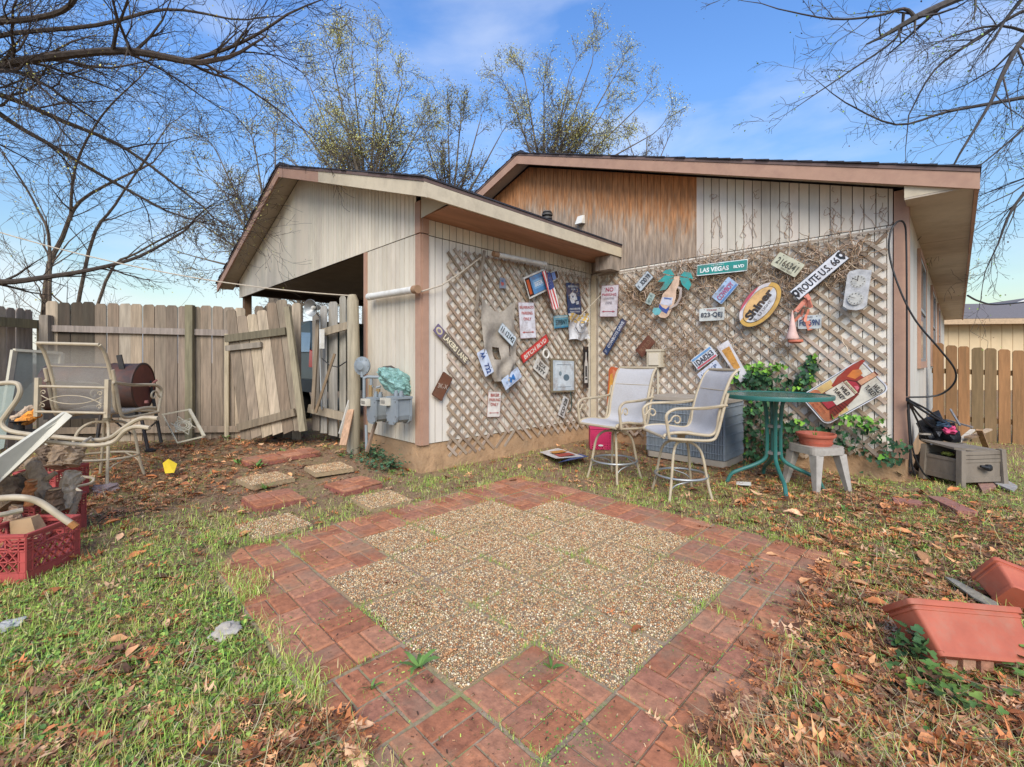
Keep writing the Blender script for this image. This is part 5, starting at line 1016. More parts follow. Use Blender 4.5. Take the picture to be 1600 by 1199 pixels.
rock(352, 990, .055, 'pale lumpy rock left of the brick border', 'b5ab9c', 1); rock(12, 980, .045, 'small white rock at the left edge of the grass', 'a9a79f', 2); rock(165, 768, .10, 'flat pinkish rock among leaves behind the crates', 'a08c86', 3)
# ================================================================== LEANING METAL ORNAMENT
e = empty('metal_ornament', tuple(G(285, 683)), 'cream metal trellis ornament with star and ring leaning on the grey fence', 'ornament')
crm = M('cream_metal', c('c8bfa6'), .6, .1, 10, .1, dirt=c('8a7450'), damt=.5)
b = MB(); Q = [D(254, 648, 6.15), D(296, 640, 6.15), D(319, 682, 5.85), D(277, 692, 5.85)]
for i in range(4): b.beam(Q[i], Q[(i + 1) % 4], .035 if i in (0, 1) else .01, .02)
b.build('frame', crm, e)
ctr = (Q[0] + Q[1] + Q[2] + Q[3]) / 4 - Vector((0, 0, 0)); ux = (Q[1] - Q[0]).normalized(); uy = (Q[3] - Q[0]).normalized()
b = MB()
for r_, o_ in ((.20, 0), (.20, 3.14)):
    b.tube([ctr + ux * r_ * .8 * math.cos(o_ + k * 2.094 + .5) + uy * r_ * math.sin(o_ + k * 2.094 + .5) for k in range(3)], .009, 5, closed=True)
for r_ in (.05, .08, .11): b.tube([ctr + ux * r_ * math.cos(k * .45) + uy * r_ * math.sin(k * .45) for k in range(14)], .009, 5, closed=True)
b.build('star', crm, e)
# ================================================================== BARREL SMOKER
e = empty('barrel_smoker', tuple(W(-4.75, 5.35)), 'rusty maroon barrel smoker on black legs before the grey fence', 'smoker')
bm_ = M('barrel_rust', c('43342f'), .6, .25, 4, .15, dirt=c('6e3c26'), damt=.9, dscale=2.4); endm = M('barrel_end', c('6e3f35'), .7, .25, 5, .2, dirt=c('4e2f2c'), damt=.6)
Ce = D(225, 604, 5.35); axd = (W(1, .28) - W(0, 0)).normalized(); Cs = Ce - axd * .88; r_ = .275
rot = axd.to_track_quat('Z', 'Y').to_matrix()
def drum(t0, t1, r0, r1, n=36): return [(r0, t0), (r1, t1)]
b = MB(); b.lathe([(r_, 0), (r_, .27), (r_ + .008, .28), (r_, .29), (r_, .58), (r_ + .008, .59), (r_, .60), (r_, .85), (r_ + .01, .862), (r_ + .01, .88), (r_ - .012, .885)], 40, Cs, rot); b.build('drum', bm_, e, smooth=True)
b = MB(); b.lathe([(r_ - .012, .878), (0, .872)], 40, Cs, rot); b.build('end_plate', endm, e); b = MB(); b.lathe([(0, .005), (r_, 0.0)], 40, Cs, rot); b.build('end_plate', endm, e)
b = MB(); bb = [Cs + axd * t + Vector((0, 0, -.30)) for t in (0, .86)]; b.beam(bb[0], bb[1], .30, .10); b.build('firebox', blackm, e)
b = MB(); b.beam(D(191, 578, 5.15), D(186, 555, 5.15), .05, .02, up=(axd.y, -axd.x, 0)); b.build('lid_handle', blackm, e)
for q0, q1 in (((218, 640, 5.1), (232, 706, 4.95)), ((234, 595, 5.5), (252, 692, 5.45)), ((160, 630, 5.1), (150, 700, 5.0))):
    b = MB(); b.tube([D(*q0), D(*q1)], .018, 8); b.build('leg', blackm, e)
b = MB(); b.tube([D(229, 672, 5.0), D(246, 658, 5.45)], .010, 6); b.tube([D(170, 652, 5.05), D(205, 678, 5.2)], .010, 6); b.build('brace', blackm, e)
b = MB(); b.lathe([(.05, 0), (.055, .02), (.02, .035), (0, .035)], 14, D(235, 706, 4.93)); b.build('wheel', blackm, e)
b = MB(); b.tube([D(234, 604, 5.25), D(245, 594, 5.25)], .012, 6); b.lathe([(.0, 0), (.02, 0), (.02, .03), (0, .03)], 10, D(229, 630, 5.2)); b.build('handle', M('pink_handle', c('8d5d57')), e)
# ================================================================== CRATES + FIREWOOD
crm_ = M('crate_red', c('b04f4a'), .55, .10, 8, .08, dirt=c('8a4a42'), damt=.45, dscale=5)
def make_crate(label, w=.33, d=.33, h=.28):
    root = empty('milk_crate', (0, 0, 0), label, 'crate', 'red plastic milk crates with firewood'); b = MB(); t = .006
    def side(A, u, L_):
        u = Vector(u); A = Vector(A); n = Vector((u.y, -u.x, 0))
        P = lambda s, z, o=0: A + u * s + Vector((0, 0, z)) + n * o
        def bar(s0, z0, s1, z1, w_=.006, dp=.012): b.beam(P(s0, z0), P(s1, z1), dp, w_, up=(P(s1, z1) - P(s0, z0)).cross(n))
        b.beam(P(0, .03), P(L_, .03), .010, .06); b.beam(P(0, h - .006), P(L_, h - .006), .020, .012)
        for z in (.065, .125, .185, .205, .225, .245): bar(0, z, L_ if z < .19 else L_ * .22, z); bar(L_ * .78, z, L_, z) if z > .19 else None
        b.beam(P(.035, .12), P(.035, .20 + .07), .008, .004, up=u); b.beam(P(L_ - .035, .12), P(L_ - .035, .27), .008, .004, up=u)
        for s in (0, .035, L_ - .035, L_): bar(s, .0, s, h)
        b.beam(P(.018, 0.0), P(.018, .19), .004, .034, up=u); b.beam(P(L_ - .018, 0.0), P(L_ - .018, .19), .004, .034, up=u)
        k = 5; s0, s1 = .04, L_ - .04
        for i in range(k):
            a, e2 = s0 + (s1 - s0) * i / k, s0 + (s1 - s0) * (i + 1) / k
            for z in (.065, .125): bar(a, z, e2, z + .06, .005); bar(e2, z, a, z + .06, .005)
        for sg in (1, -1):   # fan struts to the hand hold
            for i in range(3): bar(L_ / 2 + sg * (L_ * .28), .19 + i * .02, L_ / 2 + sg * .06, .20 + i * .03, .005)
        bar(L_ / 2 - .06, .20, L_ / 2 + .06, .20, .008); bar(L_ / 2 - .06, .25, L_ / 2 + .06, .25, .008); bar(L_ / 2 - .06, .20, L_ / 2 - .06, .25, .008); bar(L_ / 2 + .06, .20, L_ / 2 + .06, .25, .008)
        b.beam(P(0, .265), P(L_, .265), .006, .022)
    side((-w / 2, -d / 2, 0), (1, 0, 0), w); side((w / 2, -d / 2, 0), (0, 1, 0), d); side((w / 2, d / 2, 0), (-1, 0, 0), w); side((-w / 2, d / 2, 0), (0, -1, 0), d)
    b.build('body', crm_, root, world=False)
    b = MB()
    for i in range(10): b.box((-w / 2 + i * w / 9 - .004, -d / 2, .004), (-w / 2 + i * w / 9 + .004, d / 2, .010)); b.box((-w / 2, -d / 2 + i * d / 9 - .004, .005), (w / 2, -d / 2 + i * d / 9 + .004, .011))
    b.build('base_grid', crm_, root, world=False); return root
cr = make_crate('red milk crate nearest the camera at the left edge with a split log inside'); place(cr, -2.935, 2.69, 3)
k2 = copy_tree(cr); k2['label'] = 'red milk crate in the middle of the row, heaped with upright firewood'; place(k2, -3.40, 3.22, -6)
k3 = copy_tree(cr); k3['label'] = 'red milk crate farthest back, half hidden under the swivel chair'; place(k3, -4.12, 4.0, 5, z=.02)
bark = M('bark', attr=True, rough=.95, var=.4, scale=26, bump=.9, bdist=.02, stretch=(1, 1, .4), dirt=c('8a7a66'), damt=.6, dscale=5); cutw = M('cut_wood', c('a98a66'), .85, .2, 12, .2, dirt=c('7c6248'), damt=.5)
def log(a, e, r, lab, cl='6a5c50'):
    rr = random.Random(lab); root = MB(); n = 14; d = (e - a); pts = spline([a + d * t + Vector((rr.uniform(-.012, .012), rr.uniform(-.012, .012), 0)) for t in (0, .33, .66, 1)], 4); root.cc = tuple(a * b for a, b in zip(c(cl, 1.8), (1.1, .96, .78, 1))); root.tube(pts, [r * rr.uniform(.85, 1.1) for _ in pts], n)
    for v in range(len(root.v)):
        p = Vector(root.v[v]); root.v[v] = tuple(p + Vector((mnoise.noise(p * 22), mnoise.noise(p * 22 + Vector((5, 0, 0))), 0)) * r * .3 + Vector((mnoise.noise(p * 60), mnoise.noise(p * 60 + Vector((5, 0, 0))), 0)) * r * .35)
    if rr.random() < .6: m_ = pts[6].lerp(pts[7], .5); root.tube([m_, m_ + Vector((rr.uniform(-1, 1), rr.uniform(-1, 1), .6)).normalized() * r * 2.2], [r * .45, r * .32], 8)
    o = root.build('firewood_log', bark); dn = d.normalized(); x = dn.cross(Vector((.3, .9, .1))).normalized(); y = dn.cross(x)
    b = MB(); b.prism([pts[-1] + dn * .003 + (x * math.cos(t) + y * math.sin(t)) * r * .85 for t in [k * .57 for k in range(11)]], dn, .004); b.build('cut_end', cutw, o)
    return tag(o, lab, 'log', 'firewood logs in and around the crates')
LG = [((40, 800, 3.10), (22, 748, 3.15), .055, 'thick dark log at the left rear of the middle crate', '4f463e'), ((60, 800, 3.2), (38, 738, 3.2), .045, 'pale barked log standing second in the middle crate', '7b6f62'),
      ((78, 795, 3.1), (50, 722, 3.25), .05, 'tall rough log leaning left from the centre of the middle crate', '746a5e'), ((88, 800, 3.05), (88, 764, 3.05), .04, 'short dark log with pale sawn top in the middle crate', '4b3e35'),
      ((98, 795, 3.2), (112, 738, 3.3), .05, 'silvery forked log at the right of the middle crate', '8e867c'), ((14, 790, 2.95), (4, 752, 3.0), .06, 'broad log against the left picture edge', '5e5348'),
      ((46, 790, 3.0), (46, 752, 3.0), .028, 'thin orange brown log with round cut end in the middle crate', '80583c'), ((5, 826, 2.75), (30, 790, 2.8), .032, 'thin grey branch lying over the nearest crate', '6f6056'),
      ((86, 730, 3.9), (98, 697, 4.0), .07, 'fat log rising from the farthest crate under the chair', '6b5f52'), ((110, 728, 3.9), (122, 700, 4.0), .06, 'second fat log beside the chair legs in the farthest crate', '75695b'),
      ((62, 722, 3.9), (78, 700, 4.0), .05, 'dark log in the shade left of the farthest crate', '4d443c'), ((105, 815, 3.15), (126, 770, 3.3), .022, 'slender branch leaning to the right out of the middle crate', '6d6257'),
      ((28, 662, 4.4), (62, 645, 4.5), .05, 'orange rotten log lying on the table edge behind the swivel chair', 'a5702f'), ((20, 655, 4.5), (50, 636, 4.6), .03, 'grey split log on top of the orange rotten one', '8a7f74')]
for a, e2, r_, lab, cl in LG: log(D(*a), D(*e2), r_, lab, cl)
b = MB(); A = D(22, 830, 2.72); b.hexa([A + W(x, y) + up * z for x, y, z in ((-.02, 0, -.06), (.13, .01, -.05), (.12, .10, -.05), (-.02, .09, -.06), (-.05, .02, .05), (.07, .03, .07), (.06, .09, .07), (-.05, .08, .05))]); tag(b.build('split_log', cutw), 'pale wedge of split firewood inside the nearest red crate', 'log', 'firewood logs in and around the crates')
b = MB(); b.lathe([(.0, 0), (.17, 0), (.17, .015), (.04, .03), (.04, .10), (.09, .12), (0, .12)], 20, D(30, 672, 4.4) - up * .03); tag(b.build('stand', blackm, smooth=True), 'small dark round pedestal under the orange rotten log', 'stand')
# ================================================================== GAS METERS
gm = M('meter_grey', c('868d90'), .5, .07, 8, .05, dirt=c('6f757a'), damt=.35, dscale=6); brass = M('old_brass', c('a58a62'), .5, .15, 10, .1, metal=.4)
def pf(X, Y, z, yaw): return Matrix.Translation(W(X, Y, z)) @ Matrix.Rotation(R(yaw), 4, 'Z')
wallY = YW1
def meter(px, label):
    P_ = OY(px, 640, YW1 - .22); e = empty('gas_meter', (P_.x, P_.y, P_.z), label, 'gas meter', 'gas meters on the carport wall')
    b = MB(); w2, d2 = .108, .10
    pr = lambda kx, y, t: b.prism([(x * w2 * kx, y, z * (kx if z < 0 else 1)) for x, z in ((-1, .12), (-1, -.07), (-.85, -.125), (-.45, -.16), (.45, -.16), (.85, -.125), (1, -.07), (1, .12))], (0, -1, 0), t)
    pr(1, -d2, .022); pr(.86, -d2 + .023, .15); pr(1, -d2 + .174, .022); b.box((-w2 - .008, -d2 + .0, .122), (w2 + .008, .10, .146))
    b.build('body', gm, e, world=False)
    for x in (-.05, .055): b = MB(); b.lathe([(.022, .146), (.026, .17), (.026, .185), (.02, .185), (.02, .21)], 12, (x, -.01, 0)); b.build('pipe_neck', gm, e, world=False, smooth=True)
    for k, (x, z) in enumerate(((-.09, .10), (.09, .10), (-.095, -.06), (.095, -.06), (-.06, -.13), (.06, -.13))): b = MB(); b.lathe([(.008, 0), (.008, .008), (0, .008)], 6, (x, -d2 - .002, z), Matrix.Rotation(R(90), 3, 'X')); b.build('bolt', galv, e, world=False)
    b = MB(); b.box((-.14, -d2 - .06, .05), (-.01, -d2 - .002, .13)); b.build('index_box', M('index_cream', c('c6bfae'), .4), e, world=False)
    b = MB(); b.prism([(x, -d2 - .065, z) for x, z in rrect(-.075, .09, .09, .035, .008)], (0, -1, 0), .004)
    b.build('dial_window', M('dial_dark', c('8d897f'), .3), e, world=False); return e
m1 = meter(592, 'left gas meter with pale dial box next to the round gatepost'); m2 = meter(624, 'right gas meter, larger in view, under the green wrapping'); 
e = empty('gas_pipe', tuple(OY(600, 600, YW1 - .2)), 'grey gas pipework with brass valves linking the meters and regulator', 'pipe')
Yg = 5.38
g = lambda px, py, Y=5.45: D(px, py, Y)
b = MB(); b.tube([g(568, 592), g(574, 589), g(604, 590), g(625, 596)], .020, 10); b.tube([g(569, 590), g(569, 622)], .019, 10); b.tube([g(612, 608, 5.25), g(622, 606, 5.2), g(638, 607, 5.15)], .022, 10); b.tube([g(619, 607, 5.22), g(619, 622, 5.22)], .022, 10); b.tube([g(580, 592), g(580, 602)], .018, 8); b.tube([g(572, 664), g(573, 706, 5.4)], .018, 8); b.build('pipe_run', gm, e, smooth=True)
for px in (579, 591):
    b = MB(); b.tube([g(px, 608 if px == 591 else 602), g(px, 620)], .026, 8); b.build('brass_union', brass, e, smooth=True)
    b = MB(); b.tube([g(px - 3, 606), g(px + 4, 604)], .014, 6); b.build('valve', gm, e, smooth=True)
rgm = MB(); A_ = Matrix.Rotation(R(25), 3, 'Z') @ Matrix.Rotation(R(90), 3, 'X'); p = g(566, 572, 5.5)
rgm.lathe([(0, .05), (.05, .045), (.07, .02), (.115, .012), (.115, -.012), (.07, -.02), (.045, -.05), (0, -.055)], 26, p, A_); rgm.tube([p, p + up * .10], .03, 10); rgm.tube([p, p - up * .14], .022, 10); rg_ = rgm.build('gas_regulator', gm, smooth=True); tag(rg_, 'round grey gas regulator disc above the left meter', 'gas regulator')
b = MB()
for k in range(8): a = k * .785; q_ = p + A_ @ Vector((.10 * math.cos(a), .10 * math.sin(a), .012)); b.lathe([(.008, -.03), (.008, .008), (0, .008)], 6, q_, A_)
b.build('bolts', galv, rg_)
foil = M('green_foil', c('7fa39b'), .4, .3, 18, .9, bdist=.03, dirt=c('4f7d6f'), damt=.8, dscale=9, metal=.2)
bm = bmesh.new(); bmesh.ops.create_icosphere(bm, subdivisions=4, radius=1)
b = MB(); pc = g(620, 596, 5.2)
for v in bm.verts:
    k = 1 + .45 * mnoise.noise(v.co * 1.3) + .4 * abs(mnoise.noise(v.co * 3.3)) + .12 * mnoise.noise(v.co * 9); v.co = Vector((v.co.x * .19, v.co.y * .12, v.co.z * .12)) * k
b.add([pc + Matrix.Rotation(R(45), 3, 'Z') @ (Matrix.Rotation(R(20), 3, 'Y') @ v.co) for v in bm.verts], [[v.index for v in f.verts] for f in bm.faces]); bm.free()
fo = b.build('foil_wrap', foil, smooth=False); tag(fo, 'crumpled pale green insulation wrap around the gas pipe top', 'wrap')
b = MB(); P = g(602, 582, 5.2); b.add([P, P + Vector((.08, .02, .03)), P + Vector((.05, .05, .08)), P + Vector((-.03, -.02, .07)), P + Vector((.09, .1, .04)), P + Vector((.0, .06, .01))], [(0, 1, 2), (0, 2, 3), (1, 4, 2), (0, 5, 1), (3, 2, 5)]); b.build('torn_flap', M('dark_foil', c('4b423b'), .5), fo)
# ================================================================== PLANTER BOX + JUNK
pbm = M('planter_greywood', c('7f7466'), .8, .12, 7, .25, stretch=(1, 1, .4), dirt=c('4f473c'), damt=.6, dscale=4)
e = empty('planter_box', (0, 0, 0), 'weathered grey wooden deck box with panelled sides and askew lid', 'planter box'); place(e, 4.66, 4.62, 7, z=0)
hx, hy, H = .23, .17, .37
for sx_ in (-1, 1):
    for sy in (-1, 1):
        b = MB(); x, y = sx_ * hx, sy * hy; b.hexa([(x * 1.07 - .025, y * 1.07 - .025, 0), (x * 1.07 + .025, y * 1.07 - .025, 0), (x * 1.07 + .025, y * 1.07 + .025, 0), (x * 1.07 - .025, y * 1.07 + .025, 0), (x - .025, y - .025, H), (x + .025, y - .025, H), (x + .025, y + .025, H), (x - .025, y + .025, H)]); b.build('post', pbm, e, world=False)
for (ax_, sg) in (('y', -1), ('x', -1), ('y', 1), ('x', 1)):
    b = MB()
    def bx_(s0, s1, z0, z1, d, ax_=ax_, sg=sg):
        if ax_ == 'y': b.box((s0 * hx, sg * hy - d, z0), (s1 * hx, sg * hy + d, z1))
        else: b.box((sg * hx - d, s0 * hy, z0), (sg * hx + d, s1 * hy, z1))
    bx_(-.9, .9, .05, .10, .015); bx_(-.9, .9, .10, .245, .008); bx_(-.9, .9, .245, .275, .014)
    if ax_ == 'y' and sg == -1: bx_(-.9, .9, .28, .315, .013); bx_(-.9, .9, .32, .355, .012)
    elif not (ax_ == 'x' and sg == -1): bx_(-.9, .9, .28, .355, .012)
    b.build('side_panel', pbm, e, world=False)
b = MB(); b.hexa([(-.27, -.14, .37), (.26, -.18, .335), (.26, .10, .34), (-.25, .20, .40), (-.27, -.14, .39), (.26, -.18, .355), (.26, .10, .36), (-.25, .20, .42)]); b.build('lid', pbm, e, world=False)
b = MB(); b.lathe([(.0, 0), (.03, .0), (.035, .03), (0, .04)], 10, (.02, -.2, .20), Matrix.Rotation(R(90), 3, 'X')); b.tube([(-.06, -.21, .215), (.0, -.225, .20), (.06, -.21, .18)], [.012, .022, .014], 8); b.build('handle', black, e, world=False)
def lump(nm, ctr, sz, m, lab, cat, seed, rough=.4, sub=3):
    bm = bmesh.new(); bmesh.ops.create_icosphere(bm, subdivisions=sub, radius=1); b = MB()
    b.add([ctr + Vector((v.co.x * sz[0], v.co.y * sz[1], v.co.z * sz[2])) * (1 + rough * mnoise.noise(v.co * 1.8 + Vector((seed, 0, 0))) + rough * .6 * mnoise.noise(v.co * 5 + Vector((0, seed, 0)))) for v in bm.verts], [[v.index for v in f.verts] for f in bm.faces]); bm.free()
    return tag(b.build(nm, m, smooth=True), lab, cat)
bagm = M('black_bag', c('1c1d22'), .35, .2, 14, .6, bdist=.03)
lump('rubbish_bag', D(1463, 672, 4.95), (.16, .14, .15), bagm, 'black plastic bag slumped on the junk behind the planter box', 'bag', 1, .6)
lump('rubbish_bag', D(1452, 722, 4.85), (.11, .09, .16), bagm, 'black bag stuffed low between planter box and house wall', 'bag', 4, .5)
lump('glove', D(1480, 709, 4.68), (.045, .04, .022), M('lime_rag', c('b9bf5e'), .8), 'lime coloured glove showing inside the open planter box', 'glove', 2, .4)
lump('rag', D(1484, 672, 4.8), (.05, .04, .04), M('pink_rag', c('c4466e'), .8, .2), 'crumpled pink rag on top of the junk pile', 'rag', 6, .7)
lump('rag', D(1474, 664, 4.85), (.07, .05, .04), M('blue_rag', c('33485c'), .8, .2), 'dark blue rag beside the pink one on the junk pile', 'rag', 9, .7)
rdj = random.Random(5)
for i, (a, e2, w_, cl) in enumerate((((1505, 688), (1546, 671), .05, 'b09a80'), ((1498, 690), (1520, 672), .04, 'c1b6a6'), ((1530, 672), (1541, 700), .05, '9c7c5c'), ((1512, 684), (1535, 678), .06, '8f745a'), ((1438, 678), (1482, 680), .04, '9a9184'), ((1500, 665), (1485, 640), .015, '77777a'), ((1520, 668), (1478, 656), .012, '8d8580'))):
    b = MB(); b.cc = c(cl); b.beam(D(*a, 4.95 - .03 * i), D(*e2, 5.2 - .03 * i), w_, .018); tag(b.build('scrap_wood', woodgrey), ['long pale scrap plank pointing right from the junk pile', 'whitish short scrap stick left of the long plank', 'brown scrap board standing at the right end of the junk pile', 'brown scrap board lying under the long pale plank', 'flat grey board lying across the black bag behind the planter box', 'thin grey metal rod rising left from the junk pile', 'thin pale rod lying across the junk pile'][i], 'scrap wood', 'scraps on the junk pile')
b = MB(); b.cc = c('a09a92'); P = [G(1550, 758), G(1562, 748), G(1590, 764), G(1583, 772)]; b.prism([p_ + up * .03 for p_ in P], up, .02); tag(b.build('flat_board', woodgrey), 'grey flat board sticking out right under the planter box', 'board')
b = MB(); b.cc = c('9b7464'); P = [G(1528, 760), G(1545, 752), G(1556, 764), G(1535, 772)]; b.prism([p_ + up * .03 for p_ in P], up, .04); tag(b.build('loose_brick', redm), 'broken brick half under the planter box', 'brick', 'loose bricks on the grass')
# ================================================================== TERRACOTTA TROUGHS
def trough(label, L_=.58, w=.20, h=.19):
    e = empty('trough_planter', (0, 0, 0), label, 'planter', 'fallen terracotta troughs'); b = MB(); 
    q_ = lambda f, g=None, r=.016: rrect(0, 0, L_ * f, w * (g or f), r, 3)
    lv = [(q_(.80), 0), (q_(.815), .01), (q_(.82), .016), (q_(.80), .02), (q_(.925), h - .042), (q_(.95), h - .040), (q_(.955), h - .030), (q_(.935), h - .027), (q_(.94), h - .024), (q_(1), h - .022), (q_(1.01), h - .002), (q_(1.0), h), (q_(.94, .88), h), (q_(.76, .70), .015)]
    V = [(x, y, z) for o, z in lv for x, y in o]; n = len(lv[0][0]); Fc = [(i * n + j, i * n + (j + 1) % n, (i + 1) * n + (j + 1) % n, (i + 1) * n + j) for i in range(len(lv) - 1) for j in range(n)] + [tuple(range(n))[::-1], tuple((len(lv) - 1) * n + j for j in range(n))]
    b.add(V, Fc); b.build('body', terra2, e, world=False, smooth=True); return e
terra2 = M('trough_terracotta', c('ad5c44'), .65, .14, 9, .12, dirt=c('9a7660'), damt=.75, dscale=5)
t1 = trough('terracotta trough tipped on its back over small bricks in the lower right', .46, .18, .20)
pc = G(1492, 1046, .04); pc = W(1.87, 1.80); t1.matrix_basis = Matrix.Translation((pc.x, pc.y, .035)) @ Matrix.Rotation(R(45 - 2), 4, 'Z') @ Matrix.Rotation(R(4), 4, 'Y') @ Matrix.Rotation(R(-40), 4, 'X')
t2 = trough('reddish trough lying tilted behind the tipped one at the right edge', .42, .18, .15)
pc = W(2.60, 2.18); t2.matrix_basis = Matrix.Translation((pc.x, pc.y, .03)) @ Matrix.Rotation(R(45 - 18), 4, 'Z') @ Matrix.Rotation(R(20), 4, 'Y') @ Matrix.Rotation(R(-60), 4, 'X')
for i, (px, py) in enumerate(((1462, 1046), (1487, 1050), (1515, 1056), (1543, 1058))):
    p = G(px, py, .0); b = MB(); b.cc = c(['9a6b55', 'b08b72', 'b5866c', 'a3745c'][i]); q = p + W(0, .06); b.beam(p + up * .035, q + up * .035, .05, .07); tag(b.build('small_brick', redm), ['small brick at the left end under the tipped trough', 'small pale brick second from the left under the trough', 'small brick below the middle of the tipped trough', 'small brick at the right end under the tipped trough'][i], 'brick', 'small bricks under the trough')
b = MB(); b.cc = c('8d8676'); b.prism([G(*q_) + up * .04 for q_ in ((1476, 912), (1492, 916), (1560, 955), (1562, 968), (1520, 945))], up, .008); tag(b.build('slate_strip', woodgrey), 'grey splintered strip lying left of the rear trough', 'board')
# ================================================================== CAR
cm = M('car_paint', c('2c3634'), .4, .04, 3, .0, metal=.1, coat=.2); e = empty('parked_car', tuple(OY(480, 640, 3.6)), 'dark grey green car parked behind the fence gap with red tail light', 'car')
e.location.z = .1; x9 = -8.60; zr = .12
b = MB(); side = [(0, .55), (-.02, .8), (.02, 1.12), (-.10, 1.22), (-.35, 1.86), (-.6, 1.95), (-2.6, 1.95), (-3.3, 1.45), (-4.6, 1.30), (-4.75, .8), (-4.7, .5)]
n = len(side); y0, y1 = 3.30, 5.0
V = [(x9 + x, y0 + (.16 if z > 1.3 else 0), z + zr) for x, z in side] + [(x9 + x, y1 - (.16 if z > 1.3 else 0), z + zr) for x, z in side]
b.add(V, [tuple(range(n)), tuple(range(2 * n - 1, n - 1, -1))] + [(i, i + n, (i + 1) % n + n, (i + 1) % n) for i in range(n)]); b.build('body', cm, e)
b = MB(); b.prism([(x9 + x, 3.30 + .165 * t - .012, z + zr) for x, z, t in ((-.30, 1.32, .3), (-.52, 1.82, 1), (-1.35, 1.84, 1), (-1.35, 1.32, .3))], (0, -1, .2), .01); b.prism([(x9 + x, 3.30 + .165 * t - .012, z + zr) for x, z, t in ((-1.45, 1.32, .3), (-1.45, 1.84, 1), (-2.5, 1.84, 1), (-3.1, 1.4, .3))], (0, -1, .2), .01); b.build('side_window', M('car_glass', c('7c8c9c'), .05, .1, 2, 0, spec=1), e)
b = MB(); b.prism([(x9 + x, 3.278, z + zr) for x, z in ((.0, 1.02), (.0, 1.32), (-.13, 1.35), (-.17, 1.02))], (0, -1, 0), .05); b.build('tail_light', M('tail_red', c('b01f1c'), .2, .1, 8, 0, spec=.8), e)
b = MB(); b.box((x9 - .9, 3.24, .55 + zr), (x9 + .10, 3.5, .78 + zr)); b.box((x9 + .02, 3.3, .55 + zr), (x9 + .10, 5.0, .78 + zr)); b.build('bumper', M('bumper_grey', c('33393a'), .6), e)
for x in (-1.0, -3.8):
    b = MB(); b.lathe([(0, -.02), (.20, -.03), (.36, -.02), (.37, .05), (.37, .18), (0, .2)], 24, (x9 + x, 3.32, .37), Matrix.Rotation(R(-90), 3, 'X')); b.build('wheel', black, e, smooth=True)
# roof-dust: driveway behind the fence
b = MB(); b.box((-14, 3.0, -.05), (XO, 9, .06)); b.build('driveway', M('drive_concrete', c('8f877c'), .9, .12, 4, .2))['kind'] = 'structure'
# ================================================================== VEGETATION
leafm = M('leaf_attr', attr=True, rough=.6, var=.2, scale=20, bump=.05, spec=.3)
deadm = M('dead_leaf', attr=True, rough=.7, var=.28, scale=35, bump=.25, spec=.25)
grassm = M('grass_blade', attr=True, rough=.65, var=.15, scale=20, bump=0, spec=.2)
def blob(px, py, r, w): p = G(px, py); return (p.x, p.y, r, w)
LB = [blob(*a) for a in ((250, 745, .9, 2.2), (400, 700, .7, 1.6), (180, 790, .4, 1.4), (330, 715, .7, 1.6), (1500, 1120, .5, .85), (1300, 1130, .30, .85), (1400, 1000, .5, .6), (1480, 880, .7, .55), (250, 950, .6, .3), (200, 1080, .3, .35), (1330, 930, .28, .8), (1180, 1170, .16, .9), (1560, 980, .6, 1.0),
     (60, 1180, .14, .5), (470, 1165, .13, 1.0), (370, 1150, .1, .5), (130, 1090, .2, .25), (20, 1080, .1, .5), (1200, 745, .6, 1.0), (1060, 735, .9, .55), (930, 695, .8, .6), (1450, 810, .8, .7), (1570, 840, 1.0, .8), (1330, 790, .5, .6), (750, 720, 1.0, .25), (560, 700, .8, .4), (510, 1190, .13, 1.1), (20, 1190, .12, .7))]
GB = [blob(*a) for a in ((430, 775, .5, -.45), (520, 735, .5, -.45), (380, 720, .5, -.4), (300, 870, .75, .9), (150, 960, .6, .8), (350, 950, .35, .7), (1430, 850, .6, .8), (1300, 850, .4, .6), (1400, 930, .4, .5), (1550, 1000, .4, .3), (100, 1080, .4, 1.0), (250, 1080, .35, .9), (700, 752, .5, .8), (800, 738, .5, .6), (1000, 770, .5, .6), (1100, 785, .4, .8), (1450, 765, .45, 1.4), (1580, 735, 1.2, 1.6), (1540, 790, .6, .6), (400, 890, .3, .5), (1250, 1050, .2, .4), (560, 1150, .12, .5), (1350, 860, .5, .25), (1100, 1120, .25, .2), (1500, 1130, .4, .25))]
def dens(B, x, y): return sum(w * math.exp(-((x - bx) ** 2 + (y - by) ** 2) / (2 * r * r)) for bx, by, r, w in B)
def blocked(x, y):
    if y > YW2 - .02 and x < XS2 + .05: return True
    if x < XS1 + .07 and x > XO - .02 and y > YW1 - .06: return True
    return y > 2.95 and x < XO
def patio_in(x, y, m=0): return PX0 + m < x < PX0 + 7 * PT - m and PY0 + m < y < PY0 + 7 * PT - m
def camrand(n, ymax=10, ymin=1.0, rnd=random):
    for _ in range(n):
        Y = ymin * (ymax / ymin) ** rnd.random(); X = rnd.uniform(-1.28, 1.28) * Y; p = W(X, Y); yield p.x, p.y, Y
